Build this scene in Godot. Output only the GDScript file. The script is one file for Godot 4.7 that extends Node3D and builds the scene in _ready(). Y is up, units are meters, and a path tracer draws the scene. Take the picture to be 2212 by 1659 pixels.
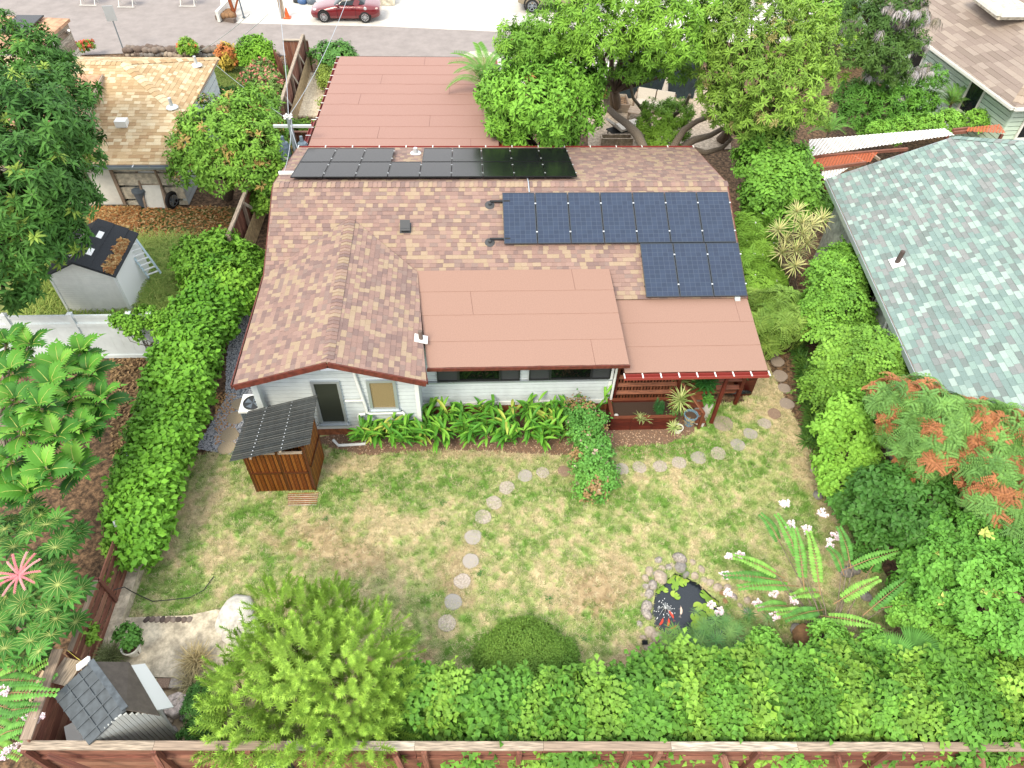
extends Node3D
const FOC := 1528.0
const EYE := Vector3(0, 16, 0)
var cam_r: Vector3
var cam_u: Vector3
var cam_f: Vector3
var names := {}
var rng := RandomNumberGenerator.new()
var nz := FastNoiseLite.new()
var M := {}
var box_cache := {}
var cyl_cache := {}
func ray(px: float, py: float) -> Vector3:
	return cam_f + cam_r * ((px - 1106.0) / FOC) - cam_u * ((py - 829.5) / FOC)
func at(px: float, py: float, h := 0.0) -> Vector3:
	var d := ray(px, py)
	return EYE + d * ((h - EYE.y) / d.y)
func at_plane(px: float, py: float, p0: Vector3, n: Vector3) -> Vector3:
	var d := ray(px, py)
	return EYE + d * ((p0 - EYE).dot(n) / d.dot(n))
func depth_of(p: Vector3) -> float:
	return (p - EYE).dot(cam_f)
func metres(px: float, p: Vector3) -> float:
	return px * depth_of(p) / FOC
class MB:
	var v := PackedVector3Array()
	var n := PackedVector3Array()
	var c := PackedColorArray()
	var uv := PackedVector2Array()
	var col := Color.WHITE
	func tri(a: Vector3, b: Vector3, d: Vector3) -> void:
		var m := (b - a).cross(d - a).normalized()
		v.append(a); v.append(d); v.append(b)
		for i in 3:
			n.append(m); c.append(col); uv.append(Vector2.ZERO)
	func tri_n(a: Vector3, b: Vector3, d: Vector3, na: Vector3, nb: Vector3, nd: Vector3) -> void:
		v.append(a); v.append(d); v.append(b)
		n.append(na); n.append(nd); n.append(nb)
		for i in 3:
			c.append(col); uv.append(Vector2.ZERO)
	func quad(a: Vector3, b: Vector3, d: Vector3, e: Vector3) -> void:
		tri(a, b, d); tri(a, d, e)
	func box(x: Transform3D, s: Vector3) -> void:
		var h := s * 0.5
		var p := []
		for i in 8:
			p.append(x * Vector3(h.x if i & 1 else -h.x, h.y if i & 2 else -h.y, h.z if i & 4 else -h.z))
		for f in [[4, 5, 7, 6], [1, 0, 2, 3], [5, 1, 3, 7], [0, 4, 6, 2], [6, 7, 3, 2], [0, 1, 5, 4]]:
			quad(p[f[0]], p[f[1]], p[f[2]], p[f[3]])
	func bar(a: Vector3, b: Vector3, w: float, t: float, up := Vector3.UP) -> void:
		var z := (b - a).normalized()
		if absf(z.dot(up)) > 0.98: up = Vector3.RIGHT
		var x := up.cross(z).normalized()
		var y := z.cross(x)
		box(Transform3D(Basis(x, y, z), (a + b) * 0.5), Vector3(w, t, a.distance_to(b)))
	func tube(pts: Array, radii: Array, sides := 7, cap := true) -> void:
		var rings := []
		var prev := Vector3.ZERO
		for i in pts.size():
			var d: Vector3
			if i == 0: d = pts[1] - pts[0]
			elif i == pts.size() - 1: d = pts[i] - pts[i - 1]
			else: d = pts[i + 1] - pts[i - 1]
			d = d.normalized()
			var x := prev
			if i == 0:
				x = Vector3.UP.cross(d) if absf(d.y) < 0.95 else Vector3.RIGHT.cross(d)
			x = (x - d * x.dot(d)).normalized()
			prev = x
			var y := d.cross(x)
			var ring := []
			for k in sides:
				var a := TAU * k / sides
				ring.append([pts[i] + (x * cos(a) + y * sin(a)) * radii[i], x * cos(a) + y * sin(a)])
			rings.append(ring)
		for i in rings.size() - 1:
			for k in sides:
				var k2 := (k + 1) % sides
				var p0: Array = rings[i][k]
				var p1: Array = rings[i][k2]
				var q0: Array = rings[i + 1][k]
				var q1: Array = rings[i + 1][k2]
				tri_n(p0[0], p1[0], q1[0], p0[1], p1[1], q1[1])
				tri_n(p0[0], q1[0], q0[0], p0[1], q1[1], q0[1])
		if cap:
			for e in [0, rings.size() - 1]:
				for k in range(1, sides - 1):
					if e: tri(rings[e][0][0], rings[e][k][0], rings[e][k + 1][0])
					else: tri(rings[e][0][0], rings[e][k + 1][0], rings[e][k][0])
	func lathe(base: Vector3, prof: Array, sides := 16) -> void:
		for i in prof.size() - 1:
			for k in sides:
				var a0 := TAU * k / sides
				var a1 := TAU * (k + 1) / sides
				var p: Vector2 = prof[i]
				var q: Vector2 = prof[i + 1]
				var A := base + Vector3(cos(a0) * p.x, p.y, -sin(a0) * p.x)
				var B := base + Vector3(cos(a1) * p.x, p.y, -sin(a1) * p.x)
				var D := base + Vector3(cos(a1) * q.x, q.y, -sin(a1) * q.x)
				var E := base + Vector3(cos(a0) * q.x, q.y, -sin(a0) * q.x)
				quad(A, B, D, E)
	func poly_flat(pts: PackedVector2Array, y: float, thick := 0.0) -> void:
		var idx := Geometry2D.triangulate_polygon(pts)
		for i in range(0, idx.size(), 3):
			var a := Vector3(pts[idx[i]].x, y, pts[idx[i]].y)
			var b := Vector3(pts[idx[i + 1]].x, y, pts[idx[i + 1]].y)
			var d := Vector3(pts[idx[i + 2]].x, y, pts[idx[i + 2]].y)
			if (b - a).cross(d - a).y < 0: tri(a, d, b)
			else: tri(a, b, d)
		if thick > 0.0:
			var cw := Geometry2D.is_polygon_clockwise(pts)
			for i in pts.size():
				var p := pts[i]
				var q := pts[(i + 1) % pts.size()]
				if not cw:
					var t := p; p = q; q = t
				quad(Vector3(p.x, y - thick, p.y), Vector3(q.x, y - thick, q.y), Vector3(q.x, y, q.y), Vector3(p.x, y, p.y))
	func tile(pts: PackedVector2Array, O: Vector3, U: Vector3, V: Vector3, N: Vector3, v0: float, v1: float, lift0: float, lift1: float) -> void:
		var top := []
		var low := []
		for p in pts:
			var b := O + U * p.x + V * p.y
			low.append(b)
			top.append(b + N * lerpf(lift0, lift1, clampf((p.y - v0) / (v1 - v0), 0, 1)))
		var idx := PackedInt32Array([0, 1, 2, 0, 2, 3]) if pts.size() == 4 else Geometry2D.triangulate_polygon(pts)
		for i in range(0, idx.size(), 3):
			var a: Vector3 = top[idx[i]]
			var b: Vector3 = top[idx[i + 1]]
			var d: Vector3 = top[idx[i + 2]]
			if (b - a).cross(d - a).dot(N) < 0: tri(a, d, b)
			else: tri(a, b, d)
		for i in pts.size():
			var j := (i + 1) % pts.size()
			if pts[i].y < v0 + 0.001 and pts[j].y < v0 + 0.001: continue
			quad(low[i], low[j], top[j], top[i])
	func mesh(mat: Material = null) -> ArrayMesh:
		var m := ArrayMesh.new()
		var a := []
		a.resize(Mesh.ARRAY_MAX)
		a[Mesh.ARRAY_VERTEX] = v; a[Mesh.ARRAY_NORMAL] = n; a[Mesh.ARRAY_COLOR] = c; a[Mesh.ARRAY_TEX_UV] = uv
		m.add_surface_from_arrays(Mesh.PRIMITIVE_TRIANGLES, a)
		if mat: m.surface_set_material(0, mat)
		return m
func numbered(called: String) -> String:
	if not names.has(called):
		names[called] = 0
		return called
	names[called] += 1
	return "%s_%03d" % [called, names[called]]
func tag(o: Node, label: String, category: String, group := "") -> Node:
	o.set_meta("label", label)
	o.set_meta("category", category)
	if group: o.set_meta("group", group)
	return o
func thing(called: String, label: String, category: String, where := Vector3.ZERO, group := "") -> Node3D:
	var o := Node3D.new()
	o.name = numbered(called)
	add_child(o)
	o.position = where
	tag(o, label, category, group)
	return o
func part(called: String, mb, mat: Material, parent: Node3D = null, kind := "") -> MeshInstance3D:
	var o := MeshInstance3D.new()
	o.mesh = mb.mesh() if mb is MB else mb
	o.material_override = mat
	if parent == null:
		o.name = numbered(called)
		add_child(o)
	else:
		o.name = called
		parent.add_child(o, true)
		o.position = -base_of(parent)
	if kind: o.set_meta("kind", kind)
	return o
func base_of(n: Node3D) -> Vector3:
	var p := Vector3.ZERO
	var k: Node = n
	while k != self and k is Node3D:
		p += (k as Node3D).position
		k = k.get_parent()
	return p
func unit_box(s: Vector3) -> BoxMesh:
	var k := "%.3f %.3f %.3f" % [s.x, s.y, s.z]
	if not box_cache.has(k):
		var b := BoxMesh.new()
		b.size = s
		box_cache[k] = b
	return box_cache[k]
func box_part(called: String, x: Transform3D, s: Vector3, mat: Material, parent: Node3D) -> MeshInstance3D:
	var o := MeshInstance3D.new()
	o.mesh = unit_box(s)
	o.material_override = mat
	o.name = called
	parent.add_child(o, true)
	o.transform = Transform3D(x.basis, x.origin - base_of(parent))
	return o
func board(called: String, a: Vector3, b: Vector3, w: float, t: float, out: Vector3, mat: Material, parent: Node3D) -> MeshInstance3D:
	var x := (b - a).normalized()
	var z := (out - x * out.dot(x)).normalized()
	var y := z.cross(x)
	return box_part(called, Transform3D(Basis(x, y, z), (a + b) * 0.5), Vector3(snappedf(a.distance_to(b), 0.002), w, t), mat, parent)
func struct(called: String, mb: MB, mat: Material) -> MeshInstance3D:
	return part(called, mb, mat, null, "structure")
func px_poly(a: Array, h := 0.0) -> PackedVector2Array:
	var r := PackedVector2Array()
	for p in a:
		var q := at(p[0], p[1], h)
		r.append(Vector2(q.x, q.z))
	return r
func noise_tex(size: int, freq: float, oct: int, sd: int, lo: float, hi: float, gain := 0.5, contrast := 1.0) -> ImageTexture:
	var f := FastNoiseLite.new()
	f.seed = sd
	f.frequency = freq
	f.fractal_octaves = oct
	f.fractal_gain = gain
	f.noise_type = FastNoiseLite.TYPE_SIMPLEX_SMOOTH
	var im := f.get_seamless_image(size, size)
	im.convert(Image.FORMAT_L8)
	var d := im.get_data()
	for i in d.size():
		var t := clampf((d[i] / 255.0 - 0.5) * contrast + 0.5, 0, 1)
		d[i] = int(lerpf(lo, hi, t) * 255)
	im = Image.create_from_data(size, size, false, Image.FORMAT_L8, d)
	im.convert(Image.FORMAT_RGB8)
	im.generate_mipmaps()
	return ImageTexture.create_from_image(im)
func grain_tex(sd: int, lo: float, hi: float, sx: float, sy: float) -> ImageTexture:
	var f := FastNoiseLite.new()
	f.seed = sd
	f.frequency = 1.0
	f.fractal_octaves = 4
	var w := 256
	var d := PackedByteArray()
	d.resize(w * w)
	for y in w:
		for x in w:
			var a := TAU * x / w
			var t := f.get_noise_3d(cos(a) * sx, sin(a) * sx, y * sy / w) * 0.9 + 0.5
			d[y * w + x] = int(clampf(lerpf(lo, hi, t), 0, 1) * 255)
	var im := Image.create_from_data(w, w, false, Image.FORMAT_L8, d)
	im.convert(Image.FORMAT_RGB8)
	return ImageTexture.create_from_image(im)
func mat(col: String, rough := 0.8, tex: Texture2D = null, scale := 1.0, metal := 0.0, spec := 0.5) -> StandardMaterial3D:
	var m := StandardMaterial3D.new()
	m.albedo_color = Color(col)
	m.roughness = rough
	m.metallic = metal
	m.metallic_specular = spec
	if tex:
		m.albedo_texture = tex
		m.uv1_triplanar = true
		m.uv1_world_triplanar = true
		m.uv1_scale = Vector3.ONE * scale
	return m
func wood(col: String, tex: Texture2D, rough := 0.75, off := 0.0) -> StandardMaterial3D:
	var m := mat(col, rough)
	m.albedo_texture = tex
	m.uv1_triplanar = true
	m.uv1_scale = Vector3(0.5, 2.2, 2.2)
	m.uv1_offset = Vector3(off, off * 1.7, off * 0.6)
	return m
func vmat(rough := 0.85, tex: Texture2D = null, scale := 1.0) -> StandardMaterial3D:
	var m := mat("ffffff", rough, tex, scale)
	m.vertex_color_use_as_albedo = true
	return m
func leaf_mat(rough := 0.5, back := Color(0.13, 0.2, 0.025)) -> StandardMaterial3D:
	var m := StandardMaterial3D.new()
	m.vertex_color_use_as_albedo = true
	m.roughness = rough
	m.metallic_specular = 0.28
	m.backlight_enabled = true
	m.backlight = back
	m.cull_mode = BaseMaterial3D.CULL_DISABLED
	return m
func lin(hex: String) -> Color:
	return Color(hex).srgb_to_linear()
func make_materials() -> void:
	var fine := noise_tex(256, 0.12, 4, 3, 0.72, 1.0, 0.6, 1.6)
	var grit := noise_tex(256, 0.35, 3, 5, 0.7, 1.0, 0.7, 1.6)
	var patch := noise_tex(256, 0.02, 5, 7, 0.72, 1.0, 0.6, 1.5)
	var cloud := noise_tex(256, 0.012, 5, 9, 0.95, 1.0, 0.6, 1.4)
	var g1 := grain_tex(11, 0.62, 1.0, 0.8, 14.0)
	var g2 := grain_tex(21, 0.7, 1.0, 0.6, 20.0)
	M.fine = fine; M.grit = grit; M.patch = patch; M.cloud = cloud; M.g1 = g1; M.g2 = g2
	M.shingle = vmat(0.95, grit, 0.9)
	M.roll = mat("9b7b6d", 0.95, noise_tex(512, 0.16, 5, 14, 0.88, 1.0, 0.85, 1.5), 0.3)
	M.carport = mat("9d7a70", 0.95, noise_tex(512, 0.14, 5, 15, 0.9, 1.0, 0.85, 1.5), 0.22)
	M.under = mat("9a8674", 0.95)
	M.siding = mat("c3cbce", 0.55, cloud, 0.7)
	M.white = mat("dcdedd", 0.5)
	M.offwhite = mat("dcdcd6", 0.6, cloud, 1.0)
	M.trim_red = mat("6e3428", 0.6, patch, 0.9)
	M.gutter = mat("8d3a35", 0.45)
	M.skirt = mat("a2623f", 0.8, patch, 1.0)
	M.dark = mat("26282a", 0.5)
	M.black = mat("141516", 0.4)
	M.shutter = mat("3b3d40", 0.6)
	M.screen = mat("33392f", 0.7, grit, 3.0)
	M.glass_dark = mat("0d1210", 0.05)
	M.shade = mat("9c8a62", 0.8, fine, 1.0)
	M.alu = mat("b9c1c9", 0.4, null, 1.0, 0.6)
	M.lead = mat("c9ced2", 0.45, null, 1.0, 0.5)
	M.wire = mat("2b2b2b", 0.6)
	M.panel_frame_b = mat("1b1c1e", 0.35, null, 1.0, 0.4)
	M.panel_frame_a = mat("3c434b", 0.4, null, 1.0, 0.3)
	M.cell_b = mat("15161a", 0.2, null, 1.0, 0.0, 0.3)
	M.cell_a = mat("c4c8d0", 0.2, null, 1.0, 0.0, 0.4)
	M.redwood = [wood("96624f", g1, 0.8), wood("8a5545", g1, 0.8, 0.37), wood("9f705c", g2, 0.8, 0.61), wood("7d4c3e", g2, 0.8, 0.18)]
	M.greywood = [wood("b8a794", g1, 0.85), wood("a5917f", g2, 0.85, 0.4), wood("c7baa9", g1, 0.85, 0.7)]
	M.plywood = mat("bfa67f", 0.9, patch, 0.8)
	M.deck = [wood("8d5238", g1, 0.6), wood("7c452f", g2, 0.6, 0.3), wood("985d40", g1, 0.6, 0.6)]
	M.stain = [wood("6a2b21", g1, 0.4), wood("5b231c", g2, 0.4, 0.5)]
	M.bamboo = [mat("8a4d1f", 0.35, fine, 2.0), mat("6f3a18", 0.35, fine, 2.0), mat("a1632b", 0.35, fine, 2.0), mat("582c14", 0.35, fine, 2.0)]
	M.corr = mat("5d666a", 0.5, patch, 0.8)
	M.corr.transparency = BaseMaterial3D.TRANSPARENCY_ALPHA
	M.corr.albedo_color = Color(Color("2c3233"), 0.95)
	M.asphalt = mat("8f8784", 0.95, noise_tex(512, 0.02, 6, 31, 0.9, 1.0, 0.7, 1.3), 0.09)
	M.concrete = mat("cfcbc4", 0.9, noise_tex(512, 0.012, 6, 33, 0.86, 1.0, 0.7, 1.5), 0.12)
	M.slab = mat("d9cbb2", 0.92, noise_tex(512, 0.012, 6, 35, 0.66, 1.0, 0.75, 1.7), 0.27)
	M.stone = [mat("b9ada1", 0.92, noise_tex(256, 0.05, 5, 41, 0.75, 1.0, 0.7, 1.6), 1.2), mat("ad9d8f", 0.92, grit, 1.0), mat("b8b0a8", 0.92, grit, 1.3), mat("9c8270", 0.92, fine, 1.2)]
	M.paver = mat("b9a78c", 0.9, fine, 1.4)
	M.rock = [mat("b8aea6", 0.9, noise_tex(256, 0.03, 6, 43, 0.55, 1.0, 0.75, 1.8), 1.6), mat("b6a695", 0.9, patch, 1.8), mat("8f8a86", 0.9, patch, 1.8), mat("94704f", 0.9, patch, 1.6)]
	M.lava = [mat("5a4d48", 0.95, grit, 2.0), mat("7a6a61", 0.95, grit, 2.0), mat("8f8177", 0.95, grit, 2.0)]
	M.pebble = [mat("f0e4cb", 0.85, fine, 2.0), mat("e3d3b4", 0.85, fine, 2.0), mat("d6c7b0", 0.85, fine, 2.0)]
	M.gravel = mat("8f939b", 0.95, noise_tex(512, 0.25, 3, 51, 0.42, 1.0, 0.7, 1.9), 0.55)
	M.soil = mat("8a6d52", 0.98, noise_tex(512, 0.03, 6, 53, 0.42, 1.0, 0.8, 1.8), 0.3)
	M.mulch = mat("a08069", 0.98, noise_tex(512, 0.12, 5, 55, 0.45, 1.0, 0.75, 1.9), 0.5)
	M.patio = mat("c3b19b", 0.92, noise_tex(512, 0.03, 6, 57, 0.72, 1.0, 0.7, 1.6), 0.3)
	M.bark = [mat("7d6a58", 0.95, noise_tex(256, 0.05, 5, 61, 0.45, 1.0, 0.75, 1.8), 1.6), mat("9a8b7a", 0.95, noise_tex(256, 0.06, 5, 62, 0.5, 1.0, 0.75, 1.8), 1.8)]
	M.vinyl = mat("ccd4d6", 0.35, cloud, 0.5)
	M.tarblack = mat("3a3e44", 0.9, noise_tex(256, 0.1, 5, 71, 0.7, 1.0, 0.8, 1.6), 0.8)
	M.resin = mat("4f575d", 0.55, patch, 0.9)
	M.resin_dark = mat("5e554e", 0.6, patch, 0.9)
	M.resin_light = mat("aeb1ae", 0.55)
	M.carpaint = mat("6a0f19", 0.3, null, 1.0, 0.1)
	M.carpaint.clearcoat_enabled = true
	M.carpaint.clearcoat = 1.0
	M.carpaint.clearcoat_roughness = 0.05
	M.tan_paint = mat("8f8470", 0.35, null, 1.0, 0.2)
	M.tyre = mat("1d1d1e", 0.85)
	M.rim = mat("c9ccd0", 0.3, null, 1.0, 0.8)
	M.glass = mat("1a2226", 0.03)
	M.cushion = mat("d8cfc2", 0.95, fine, 2.0)
	M.plastic_black = mat("1f2326", 0.5)
	M.plastic_grey = mat("59636d", 0.5)
	M.blue_glaze = mat("7d9bb0", 0.25, patch, 1.5)
	M.terracotta_white = mat("e9e6de", 0.5)
	M.teal_wall = mat("22333a", 0.8, patch, 0.6)
	M.green_siding = mat("bcd0be", 0.7, cloud, 0.6)
	M.grey_siding = mat("c3c9bd", 0.8, patch, 0.6)
	M.cream = mat("d8d0bd", 0.8, patch, 0.6)
	M.lattice_white = mat("eeecea", 0.6)
	M.lattice_red = mat("b3603f", 0.75)
	M.beige_flat = mat("c99c7c", 0.95, patch, 0.3)
	M.orange = mat("e0561f", 0.5)
	M.metal_grey = mat("8f99a1", 0.45, null, 1.0, 0.5)
	M.leaf = leaf_mat(0.55)
	M.leaf_gloss = leaf_mat(0.45)
	M.leaf_dry = leaf_mat(0.8, Color(0.2, 0.13, 0.05))
	M.petal = leaf_mat(0.7, Color(0.4, 0.25, 0.3))
	M.grass = leaf_mat(0.7, Color(0.12, 0.15, 0.04))
const BROWN := ["a78a7f", "9d8077", "ab8f80", "937a73", "b09a82", "a08379", "b39d86", "978079", "8c746f"]
const TAN := ["d0b48c", "c4a67d", "dfc8a2", "c9ac84", "d3b892", "bc9c74", "e6d3b0"]
const GREEN := ["93aaa5", "869d98", "a4bab3", "8ba29e", "989d9c", "b2c5be", "8e9594", "96b0a8", "838f8d"]
const GREYBROWN := ["a39388", "9b8b80", "ab9c90", "938479", "b0a194"]
func lay_shingles(poly: PackedVector2Array, O: Vector3, U: Vector3, V: Vector3, N: Vector3, pal: Array, expo: float, tabs: Array, out: Array, merged: MB) -> void:
	var lo := Vector2(INF, INF)
	var hi := -lo
	for p in poly:
		lo = lo.min(p); hi = hi.max(p)
	var rows := int(ceil((hi.y - lo.y) / expo))
	for r in rows:
		var v0 := lo.y + r * expo
		var v1 := v0 + expo
		var x := lo.x - rng.randf() * 0.3
		while x < hi.x:
			var wi := rng.randi() % tabs.size()
			var w: float = tabs[wi]
			var ci := rng.randi() % pal.size()
			var thick := 0.013 if rng.randf() < 0.55 else 0.007
			var q := PackedVector2Array([Vector2(x, v0), Vector2(x + w - 0.004, v0), Vector2(x + w - 0.004, v1 + 0.006), Vector2(x, v1 + 0.006)])
			var inside := 0
			for p in q:
				if Geometry2D.is_point_in_polygon(p, poly): inside += 1
			if inside == 4:
				out.append([O + U * x + V * v0, Basis(U, N, V), wi, ci, thick, pal, expo, w])
			else:
				for part_poly in Geometry2D.intersect_polygons(q, poly):
					merged.col = lin(pal[ci])
					merged.tile(part_poly, O, U, V, N, v0, v1, 0.001, thick)
			x += w
var shingle_meshes := {}
func shingle_mesh(t: Array) -> ArrayMesh:
	var k := "%s %d %d %.3f" % [t[5][0], t[2], t[3], t[4]]
	if not shingle_meshes.has(k):
		var mb := MB.new()
		mb.col = lin(t[5][t[3]])
		mb.tile(PackedVector2Array([Vector2(0, 0), Vector2(t[7] - 0.004, 0), Vector2(t[7] - 0.004, t[6] + 0.006), Vector2(0, t[6] + 0.006)]), Vector3.ZERO, Vector3.RIGHT, Vector3.BACK, Vector3.UP, 0, t[6], 0.001, t[4])
		shingle_meshes[k] = mb.mesh()
	return shingle_meshes[k]
func finish_shingles(tiles: Array, merged: MB, parent: Node3D, most: int) -> void:
	tiles.sort_custom(func(a, b): return EYE.distance_squared_to(a[0]) < EYE.distance_squared_to(b[0]))
	var pb := base_of(parent)
	for i in tiles.size():
		var t: Array = tiles[i]
		if i < most:
			var o := MeshInstance3D.new()
			o.mesh = shingle_mesh(t)
			o.material_override = M.shingle
			o.name = "shingle"
			parent.add_child(o, true)
			o.transform = Transform3D(t[1], t[0] - pb)
		else:
			merged.col = lin(t[5][t[3]])
			var b: Basis = t[1]
			var w: float = t[7] - 0.004
			merged.tile(PackedVector2Array([Vector2(0, 0), Vector2(w, 0), Vector2(w, t[6] + 0.006), Vector2(0, t[6] + 0.006)]), t[0], b.x, b.z, b.y, 0, t[6], 0.001, t[4])
	part("shingle_field", merged, M.shingle, parent, "stuff")
func slope_frame(cs: Array, level: Vector3) -> Array:
	var nrm: Vector3 = (cs[1] - cs[0]).cross(cs[2] - cs[0]).normalized()
	if nrm.y < 0: nrm = -nrm
	var u := (level - nrm * level.dot(nrm)).normalized()
	var vv := u.cross(nrm)
	if vv.y > 0:
		vv = -vv
	u = nrm.cross(vv)
	var o: Vector3 = cs[0]
	var poly := PackedVector2Array()
	for c in cs:
		poly.append(Vector2((c - o).dot(u), (c - o).dot(vv)))
	return [poly, o, u, vv, nrm]
func deck_slab(called: String, cs: Array, t: float, m: Material, parent: Node3D) -> MeshInstance3D:
	var mb := MB.new()
	var low := []
	for c in cs: low.append(c - Vector3(0, t, 0))
	for k in range(1, cs.size() - 1):
		mb.tri(cs[0], cs[k], cs[k + 1])
		mb.tri(low[0], low[k + 1], low[k])
	for k in cs.size():
		var j := (k + 1) % cs.size()
		mb.quad(low[k], low[j], cs[j], cs[k])
	return part(called, mb, m, parent)
func ridge_caps(a: Vector3, b: Vector3, na: Vector3, nb: Vector3, pal: Array, parent: Node3D, step := 0.15, half := 0.15) -> void:
	var d := (b - a).normalized()
	var sa := d.cross(na)
	if sa.y > 0: sa = -sa
	sa = sa.normalized()
	var sb := d.cross(nb)
	if sb.y > 0: sb = -sb
	sb = sb.normalized()
	var n := int(a.distance_to(b) / step)
	var meshes := []
	for ci in pal.size():
		var mb := MB.new()
		mb.col = lin(pal[ci])
		var f0 := Vector3.UP * 0.008
		var f1 := Vector3.UP * 0.03 + d * (step + 0.03)
		mb.quad(sa * half + f0, f0, f1, sa * half + f1)
		mb.quad(f0, sb * half + f0, sb * half + f1, f1)
		mb.quad(sa * half + f1, f1, f1 - Vector3.UP * 0.022, sa * half + f1 - Vector3.UP * 0.022)
		mb.quad(f1, sb * half + f1, sb * half + f1 - Vector3.UP * 0.022, f1 - Vector3.UP * 0.022)
		meshes.append(mb.mesh())
	var pb := base_of(parent)
	for i in n:
		var o := MeshInstance3D.new()
		o.mesh = meshes[rng.randi() % meshes.size()]
		o.material_override = M.shingle
		o.name = "ridge_cap"
		parent.add_child(o, true)
		o.position = a + d * (i * step) - pb
func ledge(mb: MB, q: PackedVector2Array, Ot: Vector3, along: Vector3, n: Vector3) -> void:
	var a := INF
	var b := -INF
	var t := INF
	for p in q: t = minf(t, p.y)
	for p in q:
		if p.y < t + 0.001:
			a = minf(a, p.x); b = maxf(b, p.x)
	if b > a:
		var o := Ot + Vector3.DOWN * t
		mb.quad(o + along * a - n * 0.03, o + along * a + n * 0.012, o + along * b + n * 0.012, o + along * b - n * 0.03)
func lap_wall(called: String, poly: PackedVector2Array, O: Vector3, along: Vector3, n: Vector3, lap: float, m: Material, parent: Node3D, thick := 0.14, lap_out := 0.03) -> MeshInstance3D:
	var mb := MB.new()
	var lo := INF
	var hi := -INF
	var sl := INF
	var sh := -INF
	for p in poly:
		lo = minf(lo, p.y); hi = maxf(hi, p.y)
		sl = minf(sl, p.x); sh = maxf(sh, p.x)
	var down := PackedVector2Array()
	for p in poly: down.append(Vector2(p.x, hi - p.y))
	var Ot := O + Vector3.UP * hi
	var y := 0.0
	while y < hi - lo:
		var strip := PackedVector2Array([Vector2(sl, y), Vector2(sh, y), Vector2(sh, minf(y + lap * 0.82, hi - lo)), Vector2(sl, minf(y + lap * 0.82, hi - lo))])
		for q in Geometry2D.intersect_polygons(strip, down):
			if y > 0.0: ledge(mb, q, Ot, along, n)
			mb.tile(q, Ot, along, Vector3.DOWN, n, y, y + lap, 0.012, lap_out)
		y += lap
	var back := -n * thick
	var idx := Geometry2D.triangulate_polygon(poly)
	for i in range(0, idx.size(), 3):
		var t := []
		for k in 3: t.append(O + along * poly[idx[i + k]].x + Vector3.UP * poly[idx[i + k]].y + back)
		mb.tri(t[0], t[2], t[1])
	for i in poly.size():
		var j := (i + 1) % poly.size()
		var a := O + along * poly[i].x + Vector3.UP * poly[i].y
		var b := O + along * poly[j].x + Vector3.UP * poly[j].y
		mb.quad(a, b, b + back, a + back)
	return part(called, mb, m, parent)
func window(parent: Node3D, lo: Vector3, along: Vector3, n: Vector3, w: float, h: float, fm: Material, pm: Material, fw := 0.07, called := "window", sill := true) -> Node3D:
	var g := Node3D.new()
	g.name = called
	parent.add_child(g, true)
	g.position = lo - base_of(parent)
	var b := Basis(along, Vector3.UP, n)
	var c := lo + n * 0.035
	for s in [[Vector3(w / 2, fw / 2, 0), Vector3(w, fw, 0.07)], [Vector3(w / 2, h - fw / 2, 0), Vector3(w, fw, 0.07)], [Vector3(fw / 2, h / 2, 0), Vector3(fw, h - 2 * fw, 0.066)], [Vector3(w - fw / 2, h / 2, 0), Vector3(fw, h - 2 * fw, 0.066)]]:
		box_part("frame", Transform3D(b, c + b * s[0]), s[1], fm, g)
	box_part("pane", Transform3D(b, c + b * Vector3(w / 2, h / 2, -0.012)), Vector3(w - 2 * fw, h - 2 * fw, 0.012), pm, g)
	if sill:
		box_part("sill", Transform3D(b, c + b * Vector3(w / 2, -0.02, 0.02)), Vector3(w + 0.1, 0.04, 0.12), fm, g)
	return g
func gutter_run(parent: Node3D, a: Vector3, b: Vector3, out: Vector3, m: Material, brackets: float, bm: Material) -> void:
	var mb := MB.new()
	var w := 0.13
	mb.bar(a + out * 0.01, b + out * 0.01, 0.012, 0.11)
	mb.bar(a + out * w, b + out * w, 0.012, 0.10)
	mb.bar(a + out * w * 0.5 - Vector3.UP * 0.05, b + out * w * 0.5 - Vector3.UP * 0.05, w, 0.01)
	part("gutter", mb, m, parent)
	var n := int(a.distance_to(b) / brackets)
	for i in n + 1:
		var p := a.lerp(b, float(i) / n) + Vector3.UP * 0.058
		board("gutter_bracket", p - out * 0.03, p + out * (w + 0.03), 0.035, 0.012, Vector3.UP, bm, parent)
func pipe_run(called: String, pts: Array, r: float, m: Material, parent: Node3D) -> MeshInstance3D:
	var mb := MB.new()
	var rr := []
	for p in pts: rr.append(r)
	mb.tube(pts, rr, 8)
	return part(called, mb, m, parent)
func M_h(z: float) -> float:
	return 4.05 - 0.404 * (z + 19.85)
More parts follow.
